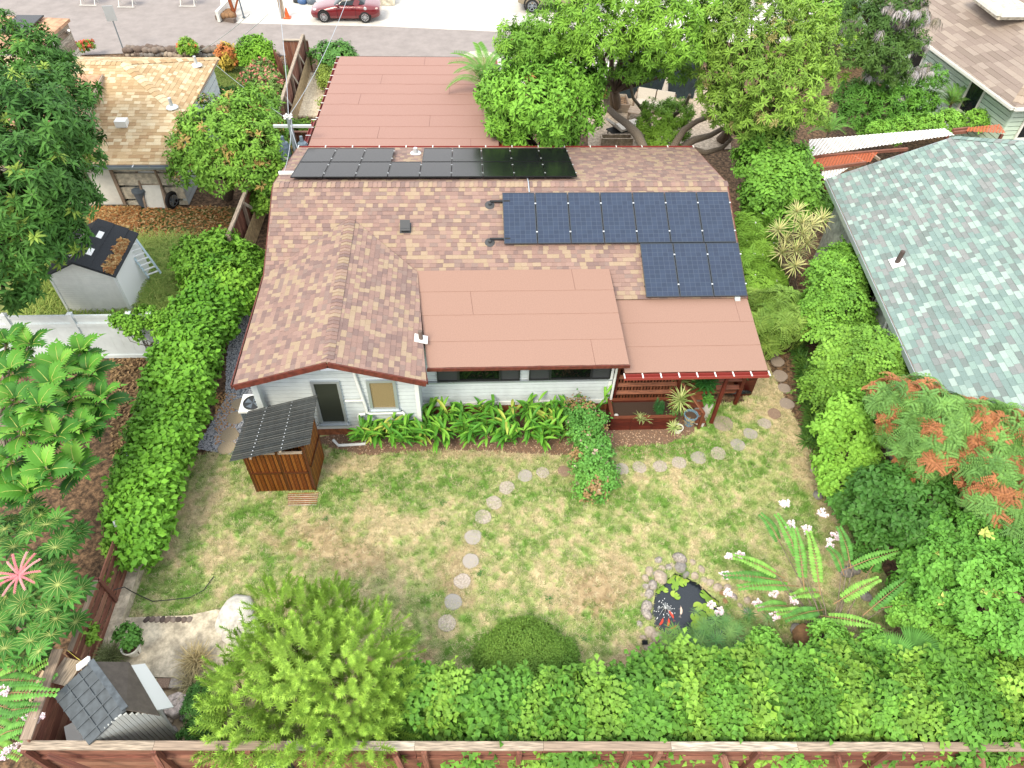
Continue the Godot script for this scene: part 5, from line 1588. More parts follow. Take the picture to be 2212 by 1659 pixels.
	for q in [[245, 1275, 0.9], [268, 1268, 0.95], [285, 1278, 0.5], [305, 1288, 0.05], [330, 1299, 0.05], [365, 1296, 0.05], [410, 1291, 0.05], [440, 1275, 0.05], [462, 1245, 0.05]]:
		pts.append(at(q[0], q[1], q[2]))
	pipe_run("hose", pts, 0.012, M.wire, gh)
func pot(label: String, p: Vector3, r: float, h: float, m: Material) -> void:
	var o := thing("flower_pot", label, "flower pot", p)
	var mb := MB.new()
	mb.lathe(p, [Vector2(0, 0.0), Vector2(r * 0.72, 0), Vector2(r * 0.95, h * 0.86), Vector2(r * 1.06, h * 0.87), Vector2(r * 1.06, h), Vector2(r * 0.9, h), Vector2(r * 0.86, h * 0.82)], 20)
	part("vessel", mb, m, o)
	var s := MB.new()
	s.lathe(p, [Vector2(r * 0.88, h * 0.84), Vector2(0, h * 0.86)], 12)
	part("soil", s, mat("4d3c30", 0.98), o)
func stepping_block() -> void:
	var c := at(385, 1528, 0.0)
	var o := thing("octagonal_block", "octagonal pinkish stone block with carved ring on the lower terrace", "stone block", c)
	var mb := MB.new()
	mb.lathe(c, [Vector2(0.26, 0), Vector2(0.26, 0.2), Vector2(0.24, 0.23), Vector2(0.11, 0.23), Vector2(0.1, 0.215), Vector2(0.05, 0.215), Vector2(0.04, 0.23), Vector2(0, 0.23)], 8)
	part("block", mb, mat("dccbc2", 0.9, M.patch, 2.0), o)
	for q in [[360, 1560, 0.17], [350, 1590, 0.15], [372, 1584, 0.13], [398, 1550, 0.1], [366, 1610, 0.14], [378, 1540, 0.1]]:
		rock_at("terrace_rock", "mottled grey-pink rock edging the lower terrace bed", "rock", "rocks edging the lower terrace", at(q[0], q[1]), Vector3(q[2], q[2] * 0.7, q[2]), M.rock[1 if q[2] > 0.14 else 0], int(q[0]))
	rock_at("flat_rock", "large pale flat rock at the terrace edge beside the bright shrub", "rock", "", at(505, 1330, 0.05), Vector3(0.5, 0.14, 0.42), mat("d9d4cb", 0.9, M.patch, 0.8), 3)
	rock_at("flat_rock", "second pale flat rock beyond the terrace, partly under the bright shrub", "rock", "", at(525, 1370, 0.05), Vector3(0.55, 0.13, 0.4), mat("cfc7bb", 0.9, M.patch, 0.8), 5)
	rock_at("white_stone", "single small white stone on the lawn beside the low round bush", "rock", "", at(1012, 1452), Vector3(0.07, 0.06, 0.1), M.rock[0], 5)
func bamboo_shower() -> void:
	var o := thing("bamboo_shower", "brown bamboo-walled outdoor shower stall with dark corrugated roof", "shower stall", Vector3(-5.05, 0, -11.75))
	for p in [Vector3(-5.82, 0, -11.2), Vector3(-4.3, 0, -11.2), Vector3(-4.24, 0, -12.3), Vector3(-5.78, 0, -12.3), Vector3(-4.98, 0, -11.2)]:
		board("post", p, p + Vector3.UP * (1.98 if p.z < -12 else 1.9), 0.07, 0.07, Vector3.BACK, M.bamboo[3], o)
	for f in [[Vector3(-5.78, 0.08, -11.16), Vector3(-5.02, 0.08, -11.16), 1.62, "door"], [Vector3(-4.94, 0.08, -11.16), Vector3(-4.34, 0.08, -11.16), 1.62, "door"], [Vector3(-4.27, 0.06, -11.24), Vector3(-4.21, 0.06, -12.28), 1.9, "side_screen"], [Vector3(-5.86, 0.06, -12.28), Vector3(-5.86, 0.06, -11.24), 1.75, "side_screen"], [Vector3(-5.75, 0.06, -12.33), Vector3(-4.28, 0.06, -12.33), 1.9, "back_screen"], [Vector3(-4.94, 1.74, -11.3), Vector3(-4.34, 1.74, -11.3), 0.3, "upper_screen"]]:
		var a: Vector3 = f[0]
		var b: Vector3 = f[1]
		var L := a.distance_to(b)
		var d := (b - a).normalized()
		var nn := Vector3(-d.z, 0, d.x)
		var g := Node3D.new()
		g.name = f[3]
		o.add_child(g, true)
		g.position = a - o.position
		var n := int(L / 0.034)
		for v in 4:
			var mb := MB.new()
			for k in n:
				if (k * 7 + k / 3) % 4 != v: continue
				var p := a + d * ((k + 0.5) * L / n)
				mb.tube([p, p + Vector3.UP * (f[2] + rng.randf_range(-0.02, 0.02))], [0.0165, 0.0165], 6)
			if mb.v.size(): part("canes", mb, M.bamboo[v], g, "stuff")
		board("top_rail", a + Vector3.UP * f[2], b + Vector3.UP * f[2], 0.05, 0.06, Vector3.UP, M.greywood[0], g)
		board("cross_rail", a + Vector3.UP * f[2] * 0.5 + nn * 0.03, b + Vector3.UP * f[2] * 0.5 + nn * 0.03, 0.06, 0.03, nn, M.bamboo[3], g)
	for k in 3:
		board("floor_plank", Vector3(-5.75, 0.03, -11.4 - k * 0.3), Vector3(-4.3, 0.03, -11.4 - k * 0.3), 0.28, 0.03, Vector3.UP, M.greywood[k], o)
	var FL := Vector3(-5.97, 1.96, -10.72)
	var FR := Vector3(-4.03, 2.2, -11.02)
	var BR := Vector3(-4.02, 2.36, -12.5)
	var BL := Vector3(-5.78, 2.12, -12.2)
	for s in 3:
		var t0 := s / 3.0 - (0.02 if s else 0.0)
		var t1 := (s + 1) / 3.0
		var mb := MB.new()
		var n := 42
		for k in n:
			var ta := lerpf(t0, t1, float(k) / n)
			var tb := lerpf(t0, t1, float(k + 1) / n)
			var ya := 0.022 * sin(ta * 22.0 * TAU) + 0.008 * s
			var yb := 0.022 * sin(tb * 22.0 * TAU) + 0.008 * s
			mb.quad(FL.lerp(BL, ta) + Vector3.UP * ya, FR.lerp(BR, ta) + Vector3.UP * ya, FR.lerp(BR, tb) + Vector3.UP * yb, FL.lerp(BL, tb) + Vector3.UP * yb)
		part("roof_sheet", mb, M.corr, o)
	for t in [0.25, 0.62]:
		board("roof_batten", FL.lerp(FR, t) - Vector3.UP * 0.06, BL.lerp(BR, t) - Vector3.UP * 0.06, 0.05, 0.05, Vector3.UP, M.greywood[0], o)
		for k in 14:
			var p := FL.lerp(FR, t + 0.02).lerp(BL.lerp(BR, t + 0.02), (k + 0.5) / 14.0)
			box_part("screw", Transform3D(Basis(), p + Vector3.UP * 0.03), Vector3(0.022, 0.012, 0.022), M.lead, o)
func resin_shed() -> void:
	var o := thing("plastic_shed", "grey plastic garden shed with dark gabled roof in the corner", "shed", Vector3(-7.1, 0, -5.3))
	var B := Vector3(-7.5, 2.1, -5.85)
	var F := Vector3(-6.56, 2.1, -4.92)
	var LB := Vector3(-8.28, 1.55, -5.42)
	var LF := Vector3(-7.3, 1.55, -4.5)
	var RB := Vector3(-7.02, 1.6, -6.02)
	var RF := Vector3(-6.12, 1.6, -4.96)
	deck_slab("left_roof_slope", [B, F, LF, LB], 0.05, M.resin, o)
	deck_slab("right_roof_slope", [F, B, RB, RF], 0.05, M.resin_dark, o)
	var nl: Vector3 = (F - B).cross(LB - B).normalized()
	if nl.y < 0: nl = -nl
	for k in 5:
		var t := (k + 0.7) / 5.4
		board("roof_rib", B.lerp(F, t) + nl * 0.012, LB.lerp(LF, t) + nl * 0.012, 0.025, 0.016, nl, M.resin, o)
	for k in 2:
		var t := 0.33 + 0.33 * k
		board("roof_rib", B.lerp(LB, t) + nl * 0.01, F.lerp(LF, t) + nl * 0.01, 0.02, 0.014, nl, M.resin, o)
	board("ridge_cap", B + Vector3.UP * 0.03, F + Vector3.UP * 0.03, 0.12, 0.04, Vector3.UP, M.resin, o)
	board("white_trim", LB.lerp(B, 0.72) + Vector3(-0.06, 0.05, -0.05), B + Vector3(-0.03, 0.05, -0.03), 0.12, 0.05, Vector3.UP, M.white, o)
	var i0 := LF.lerp(F, 0.12) + Vector3(-0.05, 0, -0.05)
	for k in 16:
		var t := (k + 0.5) / 16.0
		var top: Vector3
		if t < 0.62: top = LF.lerp(F, t / 0.62)
		else: top = F.lerp(RF, (t - 0.62) / 0.38)
		var q := Vector3(lerpf(LF.x, RF.x, t), 0, lerpf(LF.z, RF.z, t))
		q += Vector3(-0.07, 0, -0.07)
		board("wall_rib", Vector3(q.x, 0.02, q.z), Vector3(q.x, top.y - 0.05, q.z), LF.distance_to(RF) / 16.0 - 0.016, 0.03, Vector3(0.7, 0, 0.7), M.resin_light, o)
	for f in [[LB, LF], [RB, RF], [LB, RB]]:
		var a: Vector3 = f[0].lerp(f[1], 0.05)
		var b: Vector3 = f[0].lerp(f[1], 0.95)
		var ctr := Vector3(-7.1, 0, -5.3)
		a = a.lerp(Vector3(ctr.x, a.y, ctr.z), 0.1)
		b = b.lerp(Vector3(ctr.x, b.y, ctr.z), 0.1)
		var wl := MB.new()
		wl.quad(Vector3(a.x, 0, a.z), Vector3(b.x, 0, b.z), Vector3(b.x, b.y - 0.04, b.z), Vector3(a.x, a.y - 0.04, a.z))
		part("wall", wl, M.resin_light, o)
	var ws := thing("white_sheet", "white plastic sheet leaning against the plastic shed's far slope", "panel", Vector3(-6.7, 0.5, -5.8))
	board("sheet", Vector3(-7.0, 1.3, -6.08), Vector3(-6.2, 1.25, -5.2), 0.42, 0.02, Vector3(0.7, 0.7, -0.7), M.white, ws)
	var tb := thing("blue_tub", "dark blue plastic tub tucked between shed and fence", "tub", Vector3(-8.05, 0, -4.95))
	box_part("tub", Transform3D(Basis.from_euler(Vector3(0, 0.5, 0)), Vector3(-8.0, 0.35, -4.95)), Vector3(0.34, 0.7, 0.55), mat("1d3a6e", 0.4), tb)
	box_part("rim", Transform3D(Basis.from_euler(Vector3(0, 0.5, 0)), Vector3(-8.0, 0.71, -4.95)), Vector3(0.4, 0.04, 0.6), M.white, tb)
	var yc := thing("yellow_cloth", "crumpled yellow cloth hanging over the fence behind the plastic shed", "cloth", Vector3(-7.9, 1.6, -6.3))
	var ym := MB.new()
	var c0 := at(150, 1408, 1.75)
	var c1 := at(186, 1436, 1.75)
	for k in 8:
		for j in 5:
			var f := func(u: float, v: float) -> Vector3:
				return c0.lerp(c1, u) + Vector3(0.16, 0, 0.1) * (v - 0.5) * 1.6 + Vector3.UP * (0.07 * sin(u * 9 + v * 5) - 0.3 * absf(v - 0.5))
			ym.quad(f.call(k / 8.0, j / 5.0), f.call((k + 1) / 8.0, j / 5.0), f.call((k + 1) / 8.0, (j + 1) / 5.0), f.call(k / 8.0, (j + 1) / 5.0))
	part("cloth", ym, mat("d9cf6a", 0.8), yc)
	var gb := thing("grey_panel", "grey weathered panel lying along the fence top behind the shed", "panel", at(145, 1440, 1.4))
	board("panel", at(125, 1478, 1.5), at(160, 1425, 1.5), 0.42, 0.03, Vector3.UP, M.greywood[0], gb)
func garden_shed() -> void:
	var o := thing("garden_shed", "white lap-sided garden shed with black felt roof and skylights", "shed", Vector3(-12.2, 0, -19.4))
	var AF := Vector3(-12.2, 2.4, -18.15)
	var AB := Vector3(-12.2, 2.4, -20.5)
	var L0 := Vector3(-13.32, 1.85, -18.15)
	var L1 := Vector3(-13.32, 1.85, -20.5)
	var R0 := Vector3(-11.12, 1.85, -18.15)
	var R1 := Vector3(-11.12, 1.85, -20.5)
	deck_slab("roof_slope", [AB, AF, R0, R1], 0.05, M.tarblack, o)
	deck_slab("roof_slope", [AF, AB, L1, L0], 0.05, M.tarblack, o)
	for t in [0.18, 0.55]:
		board("felt_strip", AB.lerp(R1, t) + Vector3(0.02, 0.022, 0), AF.lerp(R0, t) + Vector3(0.02, 0.022, 0), 0.5, 0.012, Vector3(0.45, 1, 0), M.tarblack, o)
	for z in [-18.85, -19.75]:
		for s in [-1, 1]:
			var c := Vector3(-12.2 + 0.26 * s, 2.4 - 0.13 + 0.02, z)
			box_part("skylight", Transform3D(Basis(Vector3.BACK, -0.46 * s), c), Vector3(0.16, 0.05, 0.34), mat("f6f8f8", 0.2), o)
	lap_wall("wall", PackedVector2Array([Vector2(0, 0.02), Vector2(2.0, 0.02), Vector2(2.0, 1.85), Vector2(1.0, 2.32), Vector2(0, 1.85)]), Vector3(-13.2, 0, -18.3), Vector3.RIGHT, Vector3.BACK, 0.085, M.offwhite, o)
	lap_wall("wall", PackedVector2Array([Vector2(0, 0.02), Vector2(2.1, 0.02), Vector2(2.1, 1.82), Vector2(0, 1.82)]), Vector3(-11.2, 0, -18.3), Vector3.FORWARD, Vector3.RIGHT, 0.085, M.white, o)
	lap_wall("wall", PackedVector2Array([Vector2(0, 0.02), Vector2(2.1, 0.02), Vector2(2.1, 1.82), Vector2(0, 1.82)]), Vector3(-13.2, 0, -20.4), Vector3.BACK, Vector3.LEFT, 0.085, M.offwhite, o)
	board("corner_trim", Vector3(-11.22, 0.02, -18.27), Vector3(-11.22, 1.82, -18.27), 0.07, 0.03, Vector3.BACK, M.white, o)
	board("corner_trim", Vector3(-13.18, 0.02, -18.27), Vector3(-13.18, 1.82, -18.27), 0.07, 0.03, Vector3.BACK, M.white, o)
	var lm := MB.new()
	leaf(lm, Vector3(-0.07, 0.0, 0), Vector3(1, 0.05, 0), Vector3.UP, 0.16, 0.04, -0.02)
	var xs := []
	var cs := []
	for k in 700:
		var t := rng.randf()
		var z := lerpf(-18.2, -19.9, t)
		var x := -11.2 - rng.randf() * rng.randf() * 0.3
		xs.append(Transform3D(Basis.from_euler(Vector3(rng.randf_range(-0.5, 0.5), rng.randf() * TAU, rng.randf_range(-0.5, 0.5))), Vector3(x, 1.9 + (-11.15 - x) * 0.5 + rng.randf() * 0.05, z)))
		cs.append([Color(0.45, 0.2, 0.07), Color(0.5, 0.3, 0.12), Color(0.38, 0.17, 0.07), Color(0.58, 0.42, 0.2)][rng.randi() % 4])
	var fl := scatter("fallen_leaves", lm.mesh(), M.leaf_dry, xs, cs, null)
	fl.set_meta("kind", "stuff")
	tag(fl, "orange dry leaves heaped along the black shed's eave", "leaf litter")
	var ld := thing("step_ladder", "pale blue and white ladder leaning on the garden shed", "ladder", Vector3(-10.8, 0, -19.6))
	var a := at(268, 528, 1.9)
	var b := at(322, 600, 0.6)
	var s := Vector3(0.32, 0, -0.25)
	for q in [Vector3.ZERO, s]:
		board("side_rail", a + q, b + q, 0.08, 0.03, Vector3(1, 1, 0), mat("b9cdd6", 0.5), ld)
	for k in 7:
		var p := a.lerp(b, (k + 0.6) / 7.2)
		board("rung", p, p + s, 0.06, 0.03, Vector3.UP, M.white, ld)
	var d2 := at(262, 590, 1.4)
	board("prop_leg", d2, at(300, 628, 0.4), 0.07, 0.03, Vector3(1, 1, 0), M.white, ld)
	var pl := thing("leaning_door", "pale panel door in brown frame leaning against the cottage wall", "door", at(331, 446))
	var e0 := at(318, 447)
	var e1 := at(362, 446)
	var tz := Vector3(0, 1.55, -0.42)
	box_part("panel", Transform3D(Basis(Vector3.RIGHT, -0.26), (e0 + e1) * 0.5 + tz * 0.5 + Vector3(0.02, 0, 0.1)), Vector3(snappedf(e0.distance_to(e1), 0.01), 1.6, 0.04), M.offwhite, pl)
	for e in [e0, e1]:
		board("frame", e + Vector3(0, 0.02, 0.13), e + tz + Vector3(0, 0, 0.13), 0.08, 0.05, Vector3.BACK, M.greywood[1], pl)
	board("frame", e0 + tz + Vector3(0, 0, 0.13), e1 + tz + Vector3(0, 0, 0.13), 0.3, 0.05, Vector3.BACK, M.greywood[1], pl)
	board("mid_rail", e0 + tz * 0.6 + Vector3(0, 0, 0.13), e1 + tz * 0.6 + Vector3(0, 0, 0.13), 0.03, 0.03, Vector3.BACK, M.greywood[0], pl)
	var ply := thing("plywood_sheet", "brown warped plywood sheet leaning against the cottage wall", "plywood", at(218, 440))
	board("sheet", at(220, 440) + Vector3(0, 0.02, 0.1), at(220, 440) + Vector3(-0.1, 1.0, -0.25), 0.72, 0.02, Vector3.BACK, M.greywood[1], ply)
	for q in [[281, 432, 0.26, 0.85, "black bin with domed lid in front of the cottage wall", "plastic_black"], [313, 442, 0.26, 0.62, "grey plastic bin with rim beside the leaning door", "plastic_grey"], [290, 418, 0.28, 1.25, "tall black bin standing behind the others at the cottage wall", "plastic_black"]]:
		var p := at(q[0], q[1])
		var t := thing("bin", q[4], "bin", p)
		var m := MB.new()
		m.lathe(p, [Vector2(0, 0), Vector2(q[2] * 0.78, 0), Vector2(q[2], q[3]), Vector2(q[2] * 1.1, q[3]), Vector2(q[2] * 1.1, q[3] + 0.05), Vector2(q[2] * 0.95, q[3] + 0.05)], 18)
		part("body", m, M[q[5]], t)
		var l := MB.new()
		l.lathe(p + Vector3(0, q[3] + 0.04, 0), [Vector2(q[2] * 1.08, 0), Vector2(q[2], 0.06), Vector2(q[2] * 0.4, 0.12), Vector2(0, 0.12)], 18)
		part("lid", l, M.plastic_grey if q[5] == "plastic_grey" else M.dark, t)
	var bg := thing("rubbish_bags", "heap of blue and dark bags on the ground beside the plywood", "bags", at(245, 435))
	for k in 4:
		var rb := MeshInstance3D.new()
		rb.mesh = rock_mesh(k, 2)
		rb.material_override = [mat("2c3f66", 0.4), M.plastic_black, mat("3a4a73", 0.4), M.dark][k]
		rb.name = "bag"
		bg.add_child(rb, true)
		rb.transform = Transform3D(Basis().scaled(Vector3(0.22, 0.18, 0.2)), Vector3(-0.15 + 0.25 * (k % 2), 0.15 + 0.1 * (k / 2), -0.15 + 0.3 * (k / 2) - 0.1))
	var wc := thing("cart_wheel", "black rubber wheel leaning at the cottage's right corner", "wheel", at(378, 450))
	wheel_into(wc, at(378, 448) + Vector3(0, 0.33, 0), Vector3(1, 0, 0.45).normalized(), 0.34, 0.14, M.tyre, M.metal_grey, 6)
func wheel_into(parent: Node3D, c: Vector3, axis: Vector3, r: float, w: float, tm: Material, rm: Material, spokes: int) -> void:
	var g := Node3D.new()
	g.name = "wheel"
	parent.add_child(g, true)
	g.position = c - base_of(parent)
	var b := Basis(axis, Vector3.UP, axis.cross(Vector3.UP)).orthonormalized()
	var tb := MB.new()
	var prof := [Vector2(r * 0.68, -w / 2), Vector2(r * 0.93, -w / 2), Vector2(r, -w * 0.34), Vector2(r, w * 0.34), Vector2(r * 0.93, w / 2), Vector2(r * 0.68, w / 2), Vector2(r * 0.66, 0), Vector2(r * 0.68, -w / 2)]
	var tbm := MB.new()
	tbm.lathe(Vector3.ZERO, prof, 22)
	var o := part("tyre", tbm, tm, g)
	o.transform = Transform3D(Basis(b.z, b.x, b.y), Vector3.ZERO)
	var rim := MB.new()
	rim.lathe(Vector3.ZERO, [Vector2(0, -w * 0.1), Vector2(r * 0.2, -w * 0.1)], 12)
	rim.lathe(Vector3.ZERO, [Vector2(r * 0.6, w * 0.46), Vector2(r * 0.68, w * 0.48), Vector2(r * 0.68, -w * 0.48), Vector2(r * 0.6, -w * 0.46)], 22)
	for side in [-1, 1]:
		rim.lathe(Vector3(0, side * w * 0.36, 0), [Vector2(r * 0.16, 0.0), Vector2(r * 0.12, side * 0.02), Vector2(0, side * 0.02)], 12)
		for k in spokes:
			var a := TAU * k / spokes
			rim.bar(Vector3(cos(a) * r * 0.1, side * w * 0.36, sin(a) * r * 0.1), Vector3(cos(a) * r * 0.64, side * w * 0.42, sin(a) * r * 0.64), r * 0.11, 0.02)
	var ro := part("rim", rim, rm, g)
	ro.transform = o.transform
func build_street() -> void:
	var mb := MB.new()
	mb.poly_flat(px_poly([[-500, 140], [-500, -60], [470, -60], [480, 35], [512, 49], [640, 52], [829, 56], [980, 63], [1070, 67], [1200, 74], [1500, 90], [1500, 140], [1070, 122], [640, 119], [300, 113]]), -0.03)
	struct("street", mb, M.asphalt)
	var cp := MB.new()
	cp.poly_flat(px_poly([[470, -70], [478, 30], [512, 49], [640, 52], [829, 56], [980, 63], [1070, 67], [1200, 74], [1500, 90], [1900, 90], [1900, -70]]), -0.02, 0.05)
	struct("driveway", cp, M.concrete)
	var vg := MB.new()
	vg.poly_flat(px_poly([[1070, 122], [1500, 140], [1500, 200], [1060, 180]]), -0.02, 0.05)
	struct("near_driveway", vg, M.concrete)
	var mc := thing("manhole_cover", "pale half-seen round cover at the carport's far edge", "cover", at(1035, 124))
	var cm := MB.new()
	cm.lathe(at(1036, 126) + Vector3(0, -0.02, 0), [Vector2(0.95, 0), Vector2(0.95, 0.05), Vector2(0.0, 0.06)], 24)
	part("disc", cm, M.cream, mc)
	var wl := thing("rubble_wall", "low lava rubble wall along the street behind the cottage", "wall", at(400, 116))
	var n := 0
	for k in 120:
		var t := k / 120.0
		var p := at(lerpf(275, 560, t), 119 + 3 * sin(k * 1.7), 0.0)
		for y in 1 + k % 2:
			var r := MeshInstance3D.new()
			r.mesh = rock_mesh(k % 7, 1)
			r.material_override = [M.lava[1], M.rock[2], M.lava[2], M.rock[1]][(k * 3 + y) % 4]
			r.name = "stone"
			wl.add_child(r, true)
			var s := rng.randf_range(0.11, 0.19)
			r.transform = Transform3D(Basis(Vector3.UP, rng.randf() * 6).scaled(Vector3(s * 1.2, s, s)), p - wl.position + Vector3(rng.randf_range(-0.05, 0.05), 0.1 + y * 0.22, rng.randf_range(-0.12, 0.12)))
	for k in 26:
		rock_at("garden_rock", "dark lava rock at the foot of the yellow croton", "rock", "lava rocks behind the little lawn", at(rng.randf_range(490, 610), rng.randf_range(118, 142)), Vector3(0.22, 0.2, 0.2) * rng.randf_range(0.6, 1.3), M.lava[k % 3], k)
	var sp := at(268, 112)
	var st := thing("street_sign", "blank pale rectangular sign on a thin grey post by the street", "sign", sp)
	pipe_run("post", [sp, sp + Vector3(0, 2.25, 0)], 0.035, M.metal_grey, st)
	box_part("plate", Transform3D(Basis.from_euler(Vector3(0, 0.25, 0)), sp + Vector3(0, 1.95, 0.05)), Vector3(0.5, 0.75, 0.02), M.lead, st)
	var q := at(508, 36)
	var wp := thing("timber_post", "leaning orange-brown timber post at the far driveway corner", "post", q)
	board("post", q, q + Vector3(-0.2, 2.2, 0.1), 0.16, 0.16, Vector3.BACK, wood("a4572f", M.g1), wp)
	board("knee_brace", q + Vector3(0.05, 0.3, 0), q + Vector3(0.5, 1.2, 0), 0.1, 0.1, Vector3.BACK, wood("a4572f", M.g1), wp)
	q = at(527, 38)
	var gp := thing("steel_post", "thin dark steel post beside the timber post", "post", q)
	pipe_run("post", [q, q + Vector3(-0.1, 2.4, 0)], 0.045, M.plastic_grey, gp)
	pipe_run("foot", [q, q + Vector3(0, 0.05, 0)], 0.1, M.plastic_grey, gp)
	q = at(611, 38)
	var cpst := thing("wooden_column", "grey square column on the far concrete driveway", "column", q)
	board("shaft", q, q + Vector3(0, 2.8, 0), 0.22, 0.22, Vector3.BACK, M.greywood[1], cpst)
	board("edge_trim", q + Vector3(0.13, 0, 0.05), q + Vector3(0.13, 2.8, 0.05), 0.08, 0.12, Vector3.BACK, M.greywood[2], cpst)
	q = at(621, 38)
	var cn := thing("traffic_cone", "small orange traffic cone beside the grey column", "cone", q)
	var cb := MB.new()
	cb.lathe(q, [Vector2(0.17, 0.03), Vector2(0.14, 0.06), Vector2(0.04, 0.55), Vector2(0, 0.55)], 12)
	part("cone", cb, M.orange, cn)
	box_part("base", Transform3D(Basis(), q + Vector3(0, 0.02, 0)), Vector3(0.4, 0.035, 0.4), M.orange, cn)
	q = at(490, 26)
	var lw := thing("planter_wall", "low wedge-shaped white planter wall with plants at the driveway corner", "planter", q)
	board("wall", at(470, 36, 0.3), at(505, 0, 0.5), 0.6, 0.15, Vector3.LEFT, M.offwhite, lw)
	board("base_stone", at(468, 38, 0.05), at(508, 46, 0.05), 0.3, 0.25, Vector3.BACK, M.lava[1], lw)
	for k in 9:
		rock_at("planter_stone", "brown pot or stone inside the driveway corner planter", "stone", "stones in the corner planter", at(478 + k * 3, 28 + (k % 3) * 4, 0.2), Vector3(0.2, 0.18, 0.2), M.rock[3], k)
	for k in 4:
		var bp := at(645 + k * 9, 3 + (k % 2) * 3, 0.0)
		rock_at("garage_clutter", "dark bag-like bundle on the driveway behind the red car", "bundle", "bundles behind the red car", bp, Vector3(0.3, 0.25, 0.3), [M.plastic_black, mat("3a5a86", 0.5), M.dark, M.plastic_grey][k], k)
	var hw := thing("garden_wall", "short tan concrete wall end behind the red car", "wall", at(830, 8))
	box_part("wall", Transform3D(Basis(), at(829, 14, 0.0) + Vector3(0.1, 0.45, -0.6)), Vector3(1.1, 0.9, 0.8), M.cream, hw)
	for t in [[272, 16], [405, 14], [190, 12]]:
		var p := at(t[0], t[1])
		var ft := thing("folding_table", "white folding table on crossed legs standing on the asphalt", "table", p, "folding tables on the asphalt")
		board("table_top", p + Vector3(-0.5, 0.74, -0.3), p + Vector3(0.5, 0.74, -0.3), 0.6, 0.04, Vector3.UP, M.white, ft)
		for s in [-0.4, 0.4]:
			pipe_run("leg", [p + Vector3(s, 0.0, 0.0), p + Vector3(s, 0.74, -0.55)], 0.02, M.offwhite, ft)
			pipe_run("leg", [p + Vector3(s, 0.0, -0.6), p + Vector3(s, 0.74, -0.05)], 0.02, M.offwhite, ft)
		pipe_run("foot_bar", [p + Vector3(-0.5, 0.02, 0.0), p + Vector3(0.5, 0.02, 0.0)], 0.02, M.offwhite, ft)
	build_car()
	build_pickup()
	var mast := at(640, 268, 3.9)
	var ut := thing("utility_pole", "short utility pole with crossarm and two grey cylinders behind the roof", "utility pole", Vector3(-6.42, 0, -24.6))
	var up := Vector3(-6.42, 0, -24.6)
	pipe_run("pole", [up, up + Vector3(0, 3.9, 0)], 0.09, M.metal_grey, ut)
	board("crossarm", up + Vector3(-0.6, 3.55, 0), up + Vector3(0.75, 3.55, 0), 0.09, 0.09, Vector3.BACK, M.lead, ut)
	for s in [-0.34, 0.34]:
		var tm := MB.new()
		tm.lathe(up + Vector3(s, 1.5, 0.18), [Vector2(0, 0), Vector2(0.2, 0.0), Vector2(0.21, 1.35), Vector2(0.16, 1.5), Vector2(0.07, 1.55), Vector2(0.06, 1.75), Vector2(0, 1.76)], 16)
		var cyl := part("cylinder", tm, M.plastic_grey, ut)
		cyl.material_override = mat("6f8291", 0.4, M.patch, 1.0)
		box_part("label_plate", Transform3D(Basis(), up + Vector3(s, 2.5, 0.395)), Vector3(0.16, 0.12, 0.01), M.lead, cyl)
	var im := MB.new()
	for k in 4:
		im.lathe(up + Vector3(-0.12 + k * 0.08, 3.85 + 0.06 * (k % 2), 0.05), [Vector2(0.05, 0), Vector2(0.03, 0.06), Vector2(0.05, 0.1), Vector2(0, 0.16)], 8)
	part("insulators", im, M.white, ut)
	for w in [[up + Vector3(0, 3.9, 0), at(760, -30, 6.5), 0.3], [up + Vector3(-0.1, 3.85, 0), at(445, 122, 0.6), 0.1], [up + Vector3(0.1, 3.8, 0), at_plane(613, 372, Vector3(1, 4.05, -19.85), Vector3(0, 1, -0.22)), 0.2], [up + Vector3(0, 3.7, 0), at_plane(650, 335, Vector3(1, 4.05, -19.85), Vector3(0, 1, -0.22)), 0.3], [up + Vector3(0, 3.9, 0), at(600, -20, 5.0), 0.4]]:
		cable(w[0], w[1], w[2], "overhead cables")
	cable(at(428, 112, 0.6), at(540, 30, 4.0), 0.1, "overhead cables")
	cable(at(470, 113, 0.6), at(580, 30, 4.0), 0.1, "overhead cables")
func cable(a: Vector3, b: Vector3, sag: float, group: String) -> void:
	var pts := []
	for k in 13:
		var t := k / 12.0
		pts.append(a.lerp(b, t) - Vector3.UP * sag * 4.0 * t * (1 - t))
	var mb := MB.new()
	var r := []
	for p in pts: r.append(0.012)
	mb.tube(pts, r, 4)
	var o := part("cable", mb, M.alu)
	tag(o, "thin overhead service cable near the utility pole", "cable", group)
